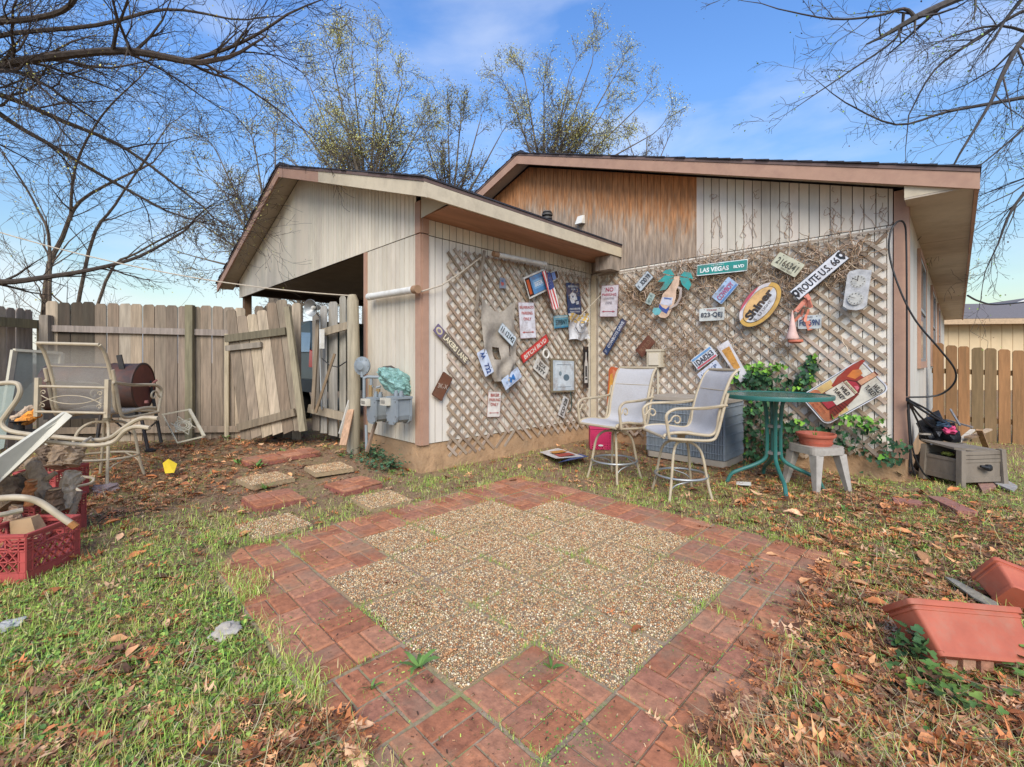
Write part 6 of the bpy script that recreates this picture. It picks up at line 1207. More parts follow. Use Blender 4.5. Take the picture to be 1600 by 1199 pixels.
def stamp(T_, Fc, items, name, mat, kind='stuff', label=None, nodes=None):
    """items: arrays pos(n,3), rot(n,3,3), scale(n,3?), col(n,3); T_: (v,3) or list of variants"""
    Vs, Fs, Cs, o = [], [], [], 0
    for k, (tv, tf) in enumerate(zip(T_, Fc)):
        sel = [it for it in items if it[4] == k]
        if not sel: continue
        P = np.array([s[0] for s in sel]); Rm = np.array([s[1] for s in sel]); S = np.array([s[2] for s in sel]); C = np.array([s[3] for s in sel])
        V = np.einsum('nij,vj->nvi', Rm, tv) * S[:, None, None] + P[:, None]
        Vs.append(V.reshape(-1, 3)); Fs.append((tf[None] + (np.arange(len(sel)) * len(tv))[:, None, None]).reshape(-1, tf.shape[1]) + o); Cs.append(np.repeat(C, len(tv), 0)); o += V.shape[0] * V.shape[1]
    ob = npmesh(name, np.concatenate(Vs), np.concatenate(Fs), mat, np.concatenate(Cs), kind=kind)
    if label: ob['label'] = label
    return ob
def rotm(yaw, pitch, roll):
    return np.array((Matrix.Rotation(yaw, 3, 'Z') @ Matrix.Rotation(pitch, 3, 'X') @ Matrix.Rotation(roll, 3, 'Y')))
def oak(curl, seed):
    rd = random.Random(seed); ol = [(0, 0)]; 
    L_ = [(.10, -.02), (.16, .12), (.34, .16), (.14, .30), (.20, .42), (.42, .52), (.16, .58), (.14, .70), (.26, .84), (.06, .84), (0, 1.0)]
    right = [(x * rd.uniform(.8, 1.2), y) for x, y in L_]; left = [(-x * rd.uniform(.8, 1.2), y) for x, y in L_[:-1]][::-1]
    pts = [(0, -.12)] + right + left
    z = lambda x, y: curl * (abs(x) * 1.3) ** 1.4 * 1.5 + curl * .5 * (y - .4) ** 2 + rd.uniform(-.03, .03)
    mid = [(0, y) for y in (-.1, .2, .42, .62, .82)]
    V = [(x, y - .4, z(x, y)) for x, y in pts] + [(0, y - .4, -.02) for _, y in mid]
    n = len(pts); f = []
    def near(y): return n + min(range(5), key=lambda k: abs(mid[k][1] - y))
    for i in range(n):
        j = (i + 1) % n; f.append((i, j, near((pts[i][1] + pts[j][1]) / 2)))
    return np.array(V), np.array(f)
oaks = [oak(rd_, k) for k, rd_ in enumerate((.15, .35, .6, -.35, .05, -.15))]
def plainleaf(curl):
    V = [(0, -.5, 0), (.22, -.2, curl * .25), (.26, .1, curl * .3), (.12, .4, curl * .1), (0, .55, .05), (-.12, .4, curl * .1), (-.26, .1, curl * .3), (-.22, -.2, curl * .25), (0, 0, -.05)]
    return np.array(V), np.array([(i, (i + 1) % 8, 8) for i in range(8)])
plain = [plainleaf(.5), plainleaf(-.6)]
LP = ['7a5138', '8d6142', 'a0704c', '6a4a38', 'ad8460', '9b7458', '5b4434', '846049', 'b39375', 'a56a42', '6f5342', 'b98c62', '925a3a', 'a86c44']
items = []; rl = random.Random(21)
for x, y, Y in camrand(60000, 11, 1.15, rl):
    if blocked(x, y): continue
    d = dens(LB, x, y) + .05
    if y < -.2 and x < -3.5: d += .1
    m_ = .10 * (1 + mnoise.noise(Vector((x * 3, y * 3, 0))))
    if patio_in(x, y, m_ if d > .8 else -.02): d = .010 if d < .8 else .12 * d
    d *= .55 + .9 * max(0, .5 + mnoise.noise(Vector((x * 2.5, y * 2.5, 9))))
    if rl.random() > d * .37: continue
    lit = rl.random() * .03 * min(1, d)
    pat = patio_in(x, y, 0)
    items.append(((x, y, gz(x, y) + .008 + lit + (.015 if pat else 0)), rotm(rl.uniform(0, 6.28), rl.gauss(0, .2), rl.gauss(0, .2)), rl.choice((.03, .04, .045, .055, .06, .07, .08, .11)) * rl.uniform(.85, 1.15), np.array(c(rl.choice(LP))[:3]) * rl.uniform(.8, 1.75) * np.array([1.05, .97, .88]), rl.randrange(8)))
stamp([v for v, f in oaks] + [v for v, f in plain], [f for v, f in oaks] + [f for v, f in plain], items, 'leaf_litter', deadm, label='brown fallen oak leaves scattered over the yard')
print('leaves', len(items))
# mulch: small dark and tan flakes
items = []
fl_ = np.array([(-.5, -.15, 0), (.5, -.2, .05), (.45, .15, 0), (-.4, .2, .04)]); ff_ = np.array([(0, 1, 2, 3)])
for x, y, Y in camrand(70000, 9, 1.1, rl):
    if blocked(x, y): continue
    pat = patio_in(x, y, -.01); d = .35 + .5 * dens(LB, x, y)
    if pat: d = .06 + (.25 * max(0, .5 + mnoise.noise(Vector((x * 4, y * 4, 3)))) if x < -2.75 or y < 1.0 else 0)
    if rl.random() > d: continue
    items.append(((x, y, gz(x, y) + (.013 if not pat else .027) + rl.random() * .006), rotm(rl.uniform(0, 6.28), rl.gauss(0, .35), rl.gauss(0, .35)), rl.uniform(.008, .032) * (.45 if pat else 1), np.array(c(rl.choice(['5a3c2a', '7b573d', '3f2c20', '9a7a5a', '6a6233', 'a88a68', '7b573d' if pat else '4d3a2b', '9aa84a' if pat else '5a3c2a', '8e6848']))[:3]) * rl.uniform(.9, 1.8), 0))
stamp([fl_], [ff_], items, 'leaf_mulch', deadm, label='crumbled leaf bits and bark over the soil')
# grass
def blade(bend, w=.034):
    V = []
    for t in (0, .35, .7): a = bend * t; V += [(-w * (1 - t * .6), math.sin(a) * t, math.cos(a) * t), (w * (1 - t * .6), math.sin(a) * t, math.cos(a) * t)]
    V.append((0, math.sin(bend), math.cos(bend))); V.append((0, math.sin(bend), math.cos(bend)))
    return np.array(V), np.array([(0, 1, 3, 2), (2, 3, 5, 4), (4, 5, 7, 6)])
bl = [blade(b_) for b_ in (.3, .7, 1.1, 1.5)] + [blade(.5, .010), blade(.2, .008)]
GP = ['95a44c', 'a6b256', '80923f', 'b0b060', '98984f', 'b8b070', '8aa048', 'c0b684', 'a8a05a']
items = []
def tuft(x, y, n, hgt, bright=False, spread=.03):
    for _ in range(n):
        a = rl.uniform(0, 6.28); r_ = abs(rl.gauss(0, spread)); xx, yy = x + r_ * math.cos(a), y + r_ * math.sin(a)
        cl = c(rl.choice(['789a3a', '8aae42', '6d9236', '9ab450'] if bright else GP))[:3]
        cl = np.array(cl) * 1.2
        items.append(((xx, yy, gz(xx, yy) + (.024 if patio_in(xx, yy) else .0)), rotm(rl.uniform(0, 6.28), rl.gauss(.15, .6), 0), hgt * rl.uniform(.5, 1.4), np.array(cl) * rl.uniform(.8, 1.3), rl.randrange(4)))
for x, y, Y in camrand(80000, 14, 1.05, rl):
    m_ = .04 + .16 * mnoise.noise(Vector((x * 3, y * 3, 40))) + (.06 if x < -2.6 else 0)
    if blocked(x, y) or patio_in(x, y, m_): continue
    nse = max(0, .35 + 1.7 * mnoise.noise(Vector((x * 2.8, y * 2.8, 5))) + .6 * mnoise.noise(Vector((x * 8, y * 8, 2)))); d = (dens(GB, x, y) + .40) * (.30 + 1.2 * nse) - .03 * dens(LB, x, y)
    if rl.random() > d * 1.0: continue
    tuft(x, y, 5 if Y < 5 else 3, rl.uniform(.022, .052) * (1.2 if Y > 5 else 1), rl.random() < .28, .035)
# dry straw stalks lying in the litter
for x, y, Y in camrand(16000, 8, 1.05, rl):
    if blocked(x, y) or patio_in(x, y, .05): continue
    if rl.random() > .25 + .5 * dens(LB, x, y): continue
    items.append(((x, y, gz(x, y) + rl.uniform(.01, .04)), rotm(rl.uniform(0, 6.28), rl.gauss(1.5, .12), 0), rl.uniform(.05, .17), np.array(c(rl.choice(['b8ac80', 'a89868', 'c4b890', '9aa058', 'aab060']))[:3]) * rl.uniform(.7, 1.1), 4 + rl.randrange(2)))
# grass in patio joints
for k in range(8):
    for j in range(520):
        t = rl.uniform(0, 7 * PT); o = PX0 + k * PT, PY0 + k * PT
        for (x, y) in ((o[0], PY0 + t), (PX0 + t, o[1])):
            n_ = mnoise.noise(Vector((x * 2.4, y * 2.4, 17)))
            if n_ > -.10 + .3 * rl.random() and rl.random() < .6: tuft(x + rl.gauss(0, .008), y + rl.gauss(0, .008), 2, .012 + .035 * max(0, n_ + .1), rl.random() < .7, .012)
for px, py, s in ((720, 830, .8), (690, 860, .5), (880, 850, .6), (1000, 900, .5), (930, 1040, .9), (960, 1060, .7), (990, 1010, .6), (620, 960, .4), (1060, 870, .6), (1110, 960, .5), (900, 950, .5), (820, 900, .4), (460, 930, .8), (430, 870, .9), (520, 840, .7), (470, 1010, .7), (700, 1090, .5), (760, 1130, .5), (1000, 1080, .5), (655, 1045, 1), (600, 1128, .6), (860, 1075, .5), (1160, 1010, .4), (870, 1050, .6), (770, 810, 1.2), (745, 800, 1), (800, 815, .8), (850, 900, .5), (1010, 850, .5), (760, 940, .4), (930, 990, .6)):
    p = G(px, py)
    for _ in range(int(14 * s)): tuft(p.x + rl.gauss(0, .07), p.y + rl.gauss(0, .07), 3, .016, True, .014)
stamp([v for v, f in bl], [f for v, f in bl], items, 'grass', grassm, label='short weedy grass in uneven patches over the yard and in the paver joints')
print('blades', len(items))
# weeds: small round leaflets on the ground
items = []
def leaflet(): V = [(0, 0, 0), (.3, .25, .05), (.38, .6, .08), (.2, .95, .02), (-.2, .95, .02), (-.38, .6, .08), (-.3, .25, .05)]; return np.array(V), np.array([(0, 1, 2), (0, 2, 3), (0, 3, 4), (0, 4, 5), (0, 5, 6)])
def strap(): V = [(-.04, 0, 0), (.04, 0, 0), (.11, .45, .16), (-.13, .42, .18), (.09, .8, .14), (-.06, .82, .2), (0, 1.05, .02), (0, 1.05, .02)]; return np.array(V), np.array([(0, 1, 2, 3), (3, 2, 4, 5), (5, 4, 6, 7)])
lt = leaflet(); WP = ['76963f', '8fa84a', '64863c', 'a0b454', '587a3a']
for x, y, Y in camrand(26000, 9, 1.1, rl):
    if blocked(x, y): continue
    pin = patio_in(x, y, 0); d = .40 * dens(GB, x, y) * (.2 + max(0, .5 + 1.2 * mnoise.noise(Vector((x * 2.6, y * 2.6, 31)))))
    if pin: d = 1.1 * max(0, mnoise.noise(Vector((x * 2.2, y * 2.2, 77))) + .06)
    if rl.random() > d: continue
    for _ in range(5 if not pin else 3): items.append(((x + rl.gauss(0, .018), y + rl.gauss(0, .018), gz(x, y) + rl.uniform(.005, .03) + (.018 if pin else 0)), rotm(rl.uniform(0, 6.28), rl.gauss(.1, .4), rl.gauss(0, .3)), rl.uniform(.008, .022) * (.42 if pin else 1), np.array(c(rl.choice(WP))[:3]) * rl.uniform(.7, 1.25), 0))
stamp([lt[0]], [lt[1]], items, 'clover', leafm, label='tiny round leaved weeds creeping between grass and pebbles')
# rosettes of strap leaved weeds (each one a plant)
sv, sf = strap()
RO = [(655, 1046, .10, 9, 'flat leafy weed on the brick corner near the lower left of the pebbles'), (402, 740, .13, 12, 'bright green rosette weed between the two farthest stepping stones'), (372, 735, .09, 8, 'small rosette weed left of the bright one by the stepping stones'), (415, 768, .10, 9, 'rosette weed growing at the edge of the raised pebble stone'),
      (352, 697, .10, 10, 'rosette weed below the sagging gate'), (440, 718, .08, 8, 'low weed squeezed between the red stones'), (532, 724, .09, 8, 'weed clump right of the raised pebble stone'), (612, 742, .08, 8, 'small weed clump in front of the foundation ivy'), (580, 1082, .07, 6, 'pale upright weed in the leaves at the lower left of the bricks'),
      (862, 1050, .07, 7, 'small weed at the notch in the lower pebble edge'), (1318, 800, .08, 7, 'small weed right of the stool in the dirt')]
for px, py, s, n_, lab in RO:
    p = G(px, py); z = gz(p.x, p.y); V, Fq, C = [], [], []
    for k in range(n_):
        m3 = rotm(k * 2.399 + rl.uniform(-.5, .5), rl.uniform(.0, .8), rl.uniform(-.5, .5)); V.append((m3 @ sv.T).T * s * rl.uniform(.45, 1.15)); Fq.append(sf + k * len(sv)); C.append(np.repeat([np.array(c(rl.choice(['6a8a42', '5d7d3a', '76964a', '557038']))[:3]) * rl.uniform(.8, 1.1)], len(sv), 0))
    o = npmesh('weed', np.concatenate(V), np.concatenate(Fq), leafm, np.concatenate(C)); o.location = (p.x, p.y, z + .02); tag(o, lab, 'weed', 'leafy weeds')
# ivy
def ivyleaf():
    V = [(0, -.1, 0), (.35, -.25, .04), (.5, .1, .08), (.28, .3, .04), (.3, .6, .05), (0, .9, .0), (-.3, .6, .05), (-.28, .3, .04), (-.5, .1, .08), (-.35, -.25, .04), (0, .25, -.05)]
    return np.array(V), np.array([(i, (i + 1) % 10, 10) for i in range(10)])
iv = ivyleaf()
def ivy(name, label, blobs, n, s, cols, wall=None, cat='ivy', bright=.0):
    V, Fq, C = [], [], []; k = 0; ctr = blobs[0][0]; stem = MB()
    for _ in range(n):
        ce, r3 = rl.choice(blobs); p = ce + Vector((rl.gauss(0, r3[0]), rl.gauss(0, r3[1]), rl.gauss(0, r3[2])))
        if wall == 'W': p.y = min(p.y, YW2 - .04)
        if wall == 'S': p.x = max(p.x, XS1 + .04)
        if p.z < .02: p.z = rl.uniform(.02, .1)
        yaw = {'W': 0, 'S': math.pi / 2, None: rl.uniform(0, 6.28)}[wall] + rl.gauss(0, .6)
        pit = (math.pi / 2 if wall else 0) + rl.gauss(-.3, .4)
        m3 = np.array(Matrix.Rotation(yaw, 3, 'Z') @ Matrix.Rotation(pit, 3, 'X') @ Matrix.Rotation(rl.gauss(math.pi if wall else 0, .7), 3, 'Z'))
        V.append((m3 @ iv[0].T).T * s * rl.uniform(.6, 1.3) + np.array(p - ctr)); Fq.append(iv[1] + k * 11); k += 1
        br = bright > 0 and rl.random() < bright; C.append(np.repeat([np.array(c(rl.choice(['7aa83c', '669a38', '8ab84a'] if br else cols))[:3]) * rl.uniform(.7, 1.25)], 11, 0))
    o = empty(name, tuple(ctr), label, cat, 'ivy and creepers'); npmesh('leaves', np.concatenate(V), np.concatenate(Fq), leafm, np.concatenate(C), parent=o)
    for _ in range(max(5, n // 25)):
        ce, r3 = rl.choice(blobs); a = ce - Vector((rl.gauss(0, r3[0]), rl.gauss(0, r3[1] * .3), r3[2] * 1.2)); b2 = ce + Vector((rl.gauss(0, r3[0]), 0, r3[2]))
        a.z = max(.02, a.z)
        stem.cc = c('7b6b55'); stem.tube(spline([a, a.lerp(b2, .4) + Vector((rl.gauss(0, .05), -.02, 0)), a.lerp(b2, .7) + Vector((rl.gauss(0, .05), 0, 0)), b2], 3), .003, 4)
    stem.build('stems', lathm, o); return o
IV = ['2c4d30', '365a36', '26422b', '446a40', '2f5234']
w_ = lambda px, py, o=.10: OY(px, py, YW2 - o)
ivy('ivy_plant', 'large ivy mass on the lattice behind and below the green table', [(w_(1195, 600), (.16, .05, .08)), (w_(1170, 590), (.10, .05, .06)), (w_(1160, 650), (.12, .06, .15)), (w_(1215, 680), (.22, .07, .12)), (w_(1190, 710), (.2, .08, .10)), (w_(1250, 670), (.12, .05, .06)), (w_(1180, 640), (.14, .05, .1))], 640, .055, IV, 'W', bright=.05)
ivy('ivy_plant', 'bright tipped ivy shoot climbing right of the table towards the bourbon sign', [(w_(1262, 590), (.05, .04, .05)), (w_(1252, 605), (.06, .04, .05)), (w_(1268, 568), (.035, .03, .05)), (w_(1240, 615), (.05, .04, .04))], 170, .052, IV, 'W', bright=.2)
ivy('ivy_plant', 'fresh lime green ivy leaves above the table centre', [(w_(1180, 573), (.07, .03, .035)), (w_(1195, 578), (.06, .03, .03)), (w_(1218, 572), (.03, .02, .02))], 55, .05, ['6f9a38', '5a8a35'], 'W', bright=.4)
ivy('ivy_plant', 'fresh lime creeper leaves across the lower edge of the bourbon sign', [(w_(1335, 655, .16), (.10, .02, .035)), (w_(1350, 662, .16), (.08, .02, .03))], 42, .048, ['6f9a38', '5f8f35', '4f7f32'], 'W', bright=.3)
ivy('ivy_plant', 'dark creeper trailing from the bourbon sign to the corner foundation', [(w_(1370, 680), (.09, .05, .06)), (w_(1395, 695), (.07, .05, .04)), (w_(1330, 690), (.08, .05, .08)), (w_(1310, 700), (.06, .05, .05)), (w_(1385, 715), (.06, .05, .05))], 130, .045, IV, 'W', bright=.05)
ivy('ivy_plant', 'low dark ivy clump at the foot of the lattice near the corner', [(G(1358, 742) + up * .05, (.09, .06, .03)), (G(1345, 738) + up * .05, (.06, .05, .02))], 70, .06, IV, None)
ivy('ivy_plant', 'ivy patch spilling from the foundation below the gas meters', [(Vector((-5.25, YW1 - .14, .13)), (.13, .05, .06)), (Vector((-5.0, YW1 - .16, .12)), (.14, .05, .05)), (Vector((-5.3, YW1 - .3, .07)), (.16, .08, .03)), (Vector((-4.6, YW1 - .18, .08)), (.10, .05, .04)), (Vector((-4.75, YW1 - .3, .04)), (.16, .09, .02))], 520, .036, ['3f5e44', '4f7050', '35553c', '5c7a52'], None)
ivy('vinca_plant', 'dark glossy leaf cluster at the left foot of the tipped trough', [(G(1425, 1035) + up * .09, (.035, .03, .035)), (G(1440, 1040) + up * .08, (.03, .03, .03))], 46, .038, ['40603a', '4c6c40', '36502f', '5c7a4a'], None, 'plant')
ivy('vinca_plant', 'trailing green leaves in the litter below the tipped trough', [(G(1470, 1075) + up * .04, (.07, .04, .02)), (G(1540, 1085) + up * .04, (.12, .04, .02)), (G(1590, 1060) + up * .05, (.05, .04, .03)), (G(1480, 1100) + up * .03, (.06, .03, .02))], 110, .034, ['5a7838', '6c883c', '46602f', '7e9444'], None, 'plant')
# dried vines
vb = MB(); rv = random.Random(8)
def squig(p, n, st, wall, rad, col, drift=(0, 0)):
    a = rv.uniform(0, 6.28); P = [p]
    for _ in range(n):
        a += rv.gauss(0, .75); d = Vector((math.cos(a) * st + drift[0], rv.gauss(0, .012), math.sin(a) * st + drift[1])) if wall == 'W' else Vector((rv.gauss(0, .012), math.cos(a) * st, math.sin(a) * st)); q_ = P[-1] + d
        if wall == 'W': q_.y = min(YW2 - .045, max(YW2 - .095, q_.y))
        else: q_.x = max(XS1 + .04, min(XS1 + .12, q_.x))
        P.append(q_)
    vb.cc = jit(c(col), .2, rv); vb.tube(P, rad, 3, caps=False)
VC = ['8f755c', 'a38a70', 'b8a088', '7d654f', 'c4af98', 'a58c72']
for _ in range(1500):
    x = rv.uniform(-3.6, -.75); mid = 2.42 + .10 * math.sin(x * 2) - (.0 if x > -2.6 else .1); thick = .10 + .14 * math.exp(-((x + 1.9) / .8) ** 2)
    z = rv.gauss(mid, thick) if rv.random() < .62 else rv.uniform(1.2, 2.5)
    if z > 2.64 or z < .9: continue
    if z < 2.1 and rv.random() < (.82 if x > -1.4 else .35): continue
    squig(Vector((x, YW2 - .07, z)), rv.randint(4, 9), .035, 'W', rv.choice([.0025, .0035, .005]), rv.choice(VC))
for px in (1112, 1125, 1160, 1180, 1230, 1237, 1300, 1304, 1335, 1370, 1385):
    for _ in range(2):
        p = w_(px + rv.uniform(-4, 4), 372, .02); P = [p]
        for k in range(10): P.append(P[-1] + Vector((rv.gauss(0, .02), 0, rv.uniform(.01, .06))))
        vb.cc = c('9a7d66'); vb.tube(P, .0025, 3, caps=False)
    for _ in range(rv.randint(0, 4)): squig(w_(px + rv.uniform(-3, 3), rv.uniform(300, 350), .03) , rv.randint(3, 7), .02, 'W', .0025, '8b6550')
for _ in range(70): squig(Vector((XS1 + .07, rv.gauss(5.6, .25), rv.gauss(2.5, .12))), 6, .03, 'S', .003, rv.choice(VC))
for _ in range(60): squig(w_(rv.uniform(980, 1100), rv.uniform(500, 570), .07), 9, .04, 'W', .0035, rv.choice(VC))
vo = vb.build('dried_vine', lathm); tag(vo, 'mass of dry brown vine stems tangled over the upper lattice', 'dried vine', kind='stuff'); del vo['category']
# ================================================================== TREES
barkd = M('tree_bark', attr=True, rough=.95, var=.35, scale=14, bump=.6, bdist=.02)
budm = M('tree_bud', attr=True, rough=.7, var=.2, scale=10, bump=0)
class Tree:
    def __init__(s, seed, barkcol, up_=.2): s.rd = random.Random(seed); s.trunk = MB(); s.twig = MB(); s.bc = c(barkcol); s.tips = []; s.up = up_; s.minr = .0022
    def limb(s, pts, r0, r1, kids, klen, lvl=1, n=7):
        pts = spline(pts, 4); k = len(pts); rr = [r0 + (r1 - r0) * (i / (k - 1)) ** .8 for i in range(k)]; b = s.trunk; b.cc = s.bc; b.tube(pts, rr, n)
        for i in range(kids):
            t = s.rd.uniform(.08, 1) ; j = min(k - 2, int(t * (k - 1))); p = pts[j].lerp(pts[j + 1], s.rd.random()); d = (pts[j + 1] - pts[j]).normalized()
            s.grow(p, s.turn(d, s.rd.uniform(.4, 1.1)), klen * s.rd.uniform(.5, 1.2) * (1 - .3 * t), max(s.minr * 2, rr[j] * s.rd.uniform(.3, .55)), lvl)
        s.grow(pts[-1], (pts[-1] - pts[-2]).normalized(), klen * .8, r1, lvl)
    def turn(s, d, a):
        ax_ = d.cross(Vector((s.rd.gauss(0, 1), s.rd.gauss(0, 1), s.rd.gauss(0, 1)))).normalized(); return (Matrix.Rotation(a, 3, ax_) @ d).normalized()
    def grow(s, p, d, L_, r, lvl):
        if L_ < .08: return
        n = max(3, int(L_ / (.12 if lvl > 1 else .2))); n = min(n, 9); P = [p]; dd = d.copy()
        for i in range(n):
            dd = (dd + Vector((s.rd.gauss(0, .16), s.rd.gauss(0, .16), s.rd.gauss(0, .13) + s.up * .12))).normalized(); P.append(P[-1] + dd * L_ / n)
        b = s.trunk if lvl <= 1 else s.twig; b.cc = jit(s.bc, .15, s.rd); rr = [max(s.minr, r * (1 - .75 * i / n)) for i in range(n + 1)]; b.tube(P, rr, 5 if lvl <= 1 else 3, caps=False)
        s.tips.append((P[-1], lvl)); s.tips += [(q_, lvl) for q_ in P[2:-1] if lvl >= 3]
        if lvl >= s.depth: return
        for i in range(1, n + 1):
            m_ = s.den[lvl] ; c_ = int(m_) + (s.rd.random() < m_ % 1)
            for _ in range(c_):
                j = i; q_ = P[j]; s.grow(q_, s.turn((P[j] - P[j - 1]).normalized(), s.rd.uniform(.35, .95)), L_ * s.rd.uniform(.35, .7), rr[j] * .6, lvl + 1)
    def finish(s, name, label, cols, dens_, size, group='bare and budding trees', fork=None):
        base = Vector(s.trunk.v[0]); e = empty(name, (base.x, base.y, 0), label, 'tree', group); s.trunk.build('trunk', barkd, e)
        crown = None
        tw = s.twig.build('crown', barkd, e) if s.twig.v else None
        items_ = []
        for p, lvl in s.tips:
            if lvl < 2: continue
            if fork is not None and s.rd.random() < 1.3 - (p - fork).length / 4.2: continue
            for _ in range(int(dens_) + (s.rd.random() < dens_ % 1)):
                q_ = p + Vector((s.rd.gauss(0, .05), s.rd.gauss(0, .05), s.rd.gauss(0, .05))) * s.spread
                items_.append((tuple(q_), rotm(s.rd.uniform(0, 6.28), s.rd.uniform(-1.5, 1.5), s.rd.uniform(-1, 1)), size * s.rd.uniform(.5, 1.4), np.array(c(s.rd.choice(cols))[:3]) * s.rd.uniform(.7, 1.25), 0))
        if items_:
            V = np.concatenate([(it[1] @ lt[0].T).T * it[2] + np.array(it[0]) - np.array(e.location) for it in items_]); Fq = np.concatenate([lt[1] + 7 * k for k in range(len(items_))]); C = np.repeat(np.array([it[3] for it in items_]), 7, 0)
            npmesh('buds', V, Fq, budm, C, parent=tw or e)
        print(name, len(s.trunk.v), len(s.twig.v), len(items_)); return e
YB = ['d0ca70', 'bcb85e', 'dcd484', 'aeae58', 'd0c676', 'c0b86a']
# near left oak-like tree: trunk beyond the left edge
t = Tree(3, '4a4038', .15); t.depth = 4; t.den = [0, 1.25, 1.1, .8]; t.spread = 1
t.limb([D(-420, 700, 5.2), D(-400, 500, 5.3), D(-300, 250, 5.4), D(-150, 130, 5.5)], .24, .15, 2, 1.0)
t.limb([D(-150, 130, 5.5), D(0, 103, 5.5), D(60, 92, 5.4), D(190, 80, 5.3), D(290, 96, 5.2)], .06, .036, 14, 1.5)
t.limb([D(290, 96, 5.2), D(350, 78, 5.1), D(400, 55, 5.0), D(450, 22, 4.9)], .024, .012, 7, .9)
t.limb([D(290, 96, 5.2), D(330, 115, 5.3), D(370, 128, 5.3), D(430, 168, 5.4)], .018, .01, 6, .9)
t.limb([D(-250, 120, 5.5), D(-60, 45, 5.2), D(50, 30, 5.0), D(110, 8, 4.9), D(140, -60, 4.8)], .04, .022, 9, 1.3)
t.limb([D(-250, 160, 5.5), D(-40, 140, 6), D(100, 190, 6.2), D(200, 235, 6.3), D(300, 310, 6.4)], .05, .014, 12, 1.4)
t.limb([D(-300, 250, 5.4), D(-60, 165, 5.8), D(40, 205, 6), D(160, 275, 6.2), D(260, 330, 6.4)], .05, .014, 12, 1.4)
t.limb([D(-200, 130, 5.5), D(-20, 60, 5.8), D(150, 40, 5.9), D(260, 15, 6), D(360, 30, 6)], .04, .012, 11, 1.3)
t.limb([D(-300, 300, 5.4), D(-100, 430, 6), D(0, 441, 6.2), D(80, 432, 6.3), D(150, 420, 6.4), D(220, 400, 6.5), D(290, 360, 6.6)], .06, .015, 7, .9)
t.finish('bare_oak_tree', 'big bare tree off the left edge arching dark limbs over the yard', YB + ['4a4038'], .3, .018)
# multi-stem crape myrtle behind the left fence
t = Tree(5, '6e5f50', .35); t.depth = 4; t.den = [0, .9, .8, .5]; t.spread = 1
for pts, r0 in (([(62, 500, 7), (72, 445, 7), (98, 370, 7.1), (125, 315, 7.1), (195, 275, 7.2)], .05), ([(88, 500, 7.1), (138, 395, 7.3), (180, 320, 7.4), (240, 230, 7.5)], .035), ([(95, 500, 7.1), (165, 440, 7.3), (215, 395, 7.4), (300, 350, 7.6)], .03), ([(70, 500, 6.9), (78, 400, 6.8), (60, 330, 6.8), (20, 260, 6.7)], .03), ([(110, 345, 7.1), (118, 260, 7), (160, 180, 6.9), (220, 120, 6.8)], .025)):
    P = [D(px, py, Y) for px, py, Y in pts]; P[0] = P[0] if pts[0][1] != 500 else Vector((P[0].x, P[0].y, .05)); t.limb(P, r0, r0 * .35, 7, 1.2)
t.finish('crape_myrtle', 'slender many stemmed tree rising behind the left end of the grey fence', YB, .3, .02)
# budding trees behind the house
def back_tree(seed, px, Y, tips, name, label, spr, dn, depth=4, r0=.16, kl=2.0, size=.034, cols=YB, kids=8, base=2.0, fy=330):
    t = Tree(seed, '6b6052', .28); t.depth = depth; t.den = [0, 1.15, 1.1, .7]; t.spread = spr; t.minr = .007
    B = D(px, 400, Y); fk = D(px, fy, Y); B = Vector((fk.x, fk.y, fk.z)); t.trunk.cc = t.bc; t.trunk.tube([(B.x, B.y, 0), B], [r0 * 1.5, r0 * .9], 9)
    for (tx, ty) in tips:
        Tp = D(tx, ty, Y + t.rd.uniform(-1.2, 1.2)); m_ = B.lerp(Tp, .5) + Vector((0, 0, -.04 * (Tp - B).length)); t.limb([B, B.lerp(m_, .5), m_, Tp], r0 * .5, .015, kids, kl)
    return t.finish(name, label, cols, dn, size, fork=B)
back_tree(11, 575, 15, [(455, 175), (480, 125), (520, 100), (550, 90), (590, 100), (625, 140), (660, 190), (440, 240), (550, 180), (600, 190)], 'budding_tree', 'broad fan shaped budding tree rising behind the carport ridge', 2.4, 6.5, kl=1.25, kids=10)
back_tree(12, 430, 13, [(340, 240), (350, 300), (330, 360), (400, 240), (430, 210), (380, 330), (300, 400)], 'budding_tree', 'budding tree drooping greenish twigs beside the left slope of the carport', 2.4, 3.4, kl=1.1, fy=420, size=.032, cols=['a8a878', '97a069', 'b5b084', '88905a', 'a39f70'])
back_tree(13, 705, 16, [(665, 215), (690, 240), (720, 185), (750, 190), (780, 215), (700, 205)], 'budding_tree', 'bushy yellowish budding tree in the dip between both roofs', 2.4, 7, kl=1.0, fy=340, cols=['b0a55a', '9c9a52', 'a8a060', '8f9150'])
back_tree(14, 850, 17, [(800, 155), (820, 125), (850, 150), (890, 120), (925, 100), (960, 120), (1000, 165), (1020, 210), (880, 180), (940, 180)], 'budding_tree', 'budding tree above the main roof, highest near the middle of the sky', 2.3, 6.5, kl=1.15, fy=290, kids=10)
back_tree(15, 1010, 20, [(1010, 225), (1045, 215), (980, 215)], 'budding_tree', 'small budding treetop just over the main roof, right of the others', 2.0, 2.0, kl=.9, r0=.1, fy=290)
back_tree(16, 470, 24, [(420, 380), (450, 400), (500, 370), (540, 400), (520, 430), (400, 420)], 'budding_tree', 'distant bare tree glimpsed through the open carport', 3.0, 1.5, kl=1.8, fy=480, r0=.12)
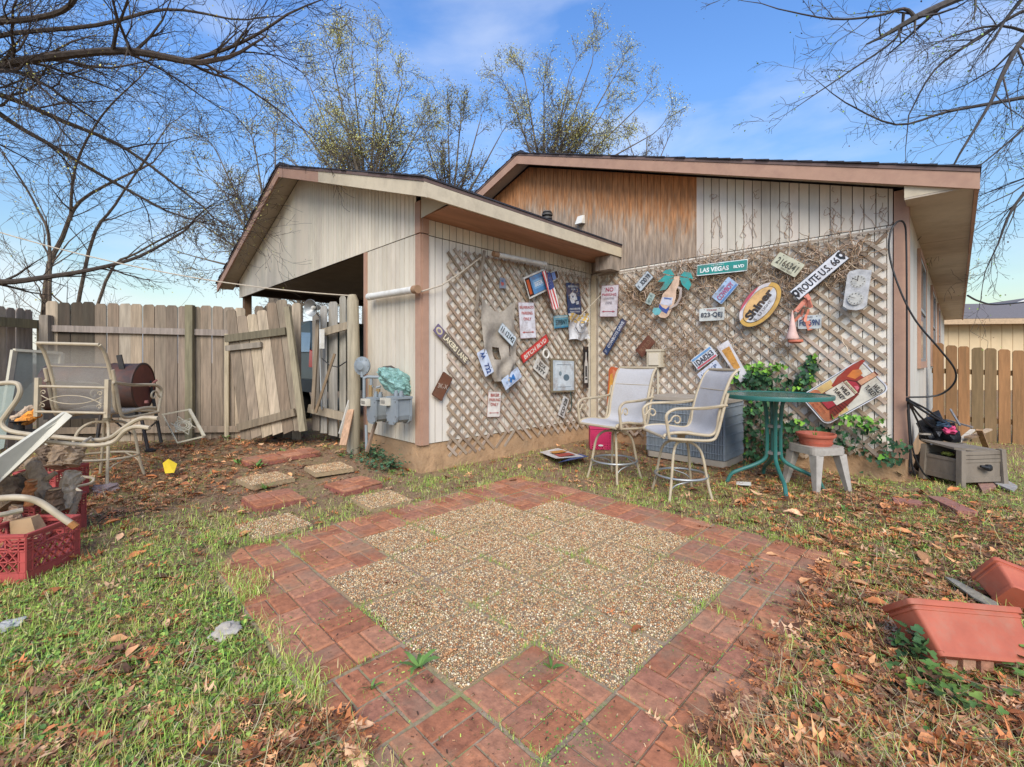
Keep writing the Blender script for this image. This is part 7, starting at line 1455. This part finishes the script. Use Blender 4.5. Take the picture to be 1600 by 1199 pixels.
back_tree(17, 1420, 22, [(1500, 380), (1520, 420), (1490, 430)], 'budding_tree', 'distant twiggy tree between the eave and the neighbouring roof', 2.0, 1.0, kl=.8, fy=470, r0=.1)
# near right tree
t = Tree(9, '4c4744', -.1); t.depth = 4; t.den = [0, 1.1, 1.0, .8]; t.spread = 1
t.limb([D(1980, 700, 5.5), D(1960, 400, 5.6), D(1850, 100, 5.6), D(1740, 0, 5.5)], .22, .12, 1, .8)
t.limb([D(1740, 0, 5.5), D(1640, -25, 5.3), D(1530, -12, 5.1), D(1480, 5, 5.0), D(1430, 28, 4.9)], .06, .035, 7, .9)
t.limb([D(1430, 28, 4.9), D(1412, 14, 4.9), D(1370, 25, 4.9), D(1300, 30, 4.9), D(1215, 14, 4.9)], .022, .006, 7, .7)
t.limb([D(1412, 20, 4.9), D(1400, 60, 5.0), D(1330, 110, 5.1), D(1270, 150, 5.2)], .016, .006, 6, .6)
t.limb([D(1780, 60, 5.5), D(1650, 30, 5.3), D(1600, 60, 5.2), D(1565, 120, 5.2), D(1548, 160, 5.2), D(1500, 240, 5.3)], .045, .012, 7, .9)
t.limb([D(1780, 120, 5.5), D(1640, 145, 5.5), D(1560, 160, 5.6), D(1480, 175, 5.7), D(1400, 195, 5.8), D(1320, 160, 5.8)], .035, .008, 9, .9)
t.limb([D(1800, 150, 5.6), D(1680, 220, 5.8), D(1620, 280, 6.0), D(1580, 330, 6.1), D(1560, 380, 6.2)], .04, .01, 9, 1.0)
t.limb([D(1760, 0, 5.4), D(1620, 10, 5.6), D(1530, 60, 5.8), D(1460, 110, 5.9), D(1420, 180, 6)], .03, .008, 9, .9)
t.limb([D(1800, 60, 5.6), D(1680, 110, 5.8), D(1600, 200, 6.0), D(1530, 260, 6.1)], .03, .008, 10, 1.0)
t.limb([D(1790, 20, 5.5), D(1660, 60, 5.6), D(1560, 40, 5.7), D(1480, 60, 5.8)], .03, .008, 10, 1.0)
t.finish('bare_pecan_tree', 'bare twiggy tree off the right edge hanging thin branches over the roof corner', ['8fae4a', '7d9a45', '9ab85a', '5a4038'], .3, .02)
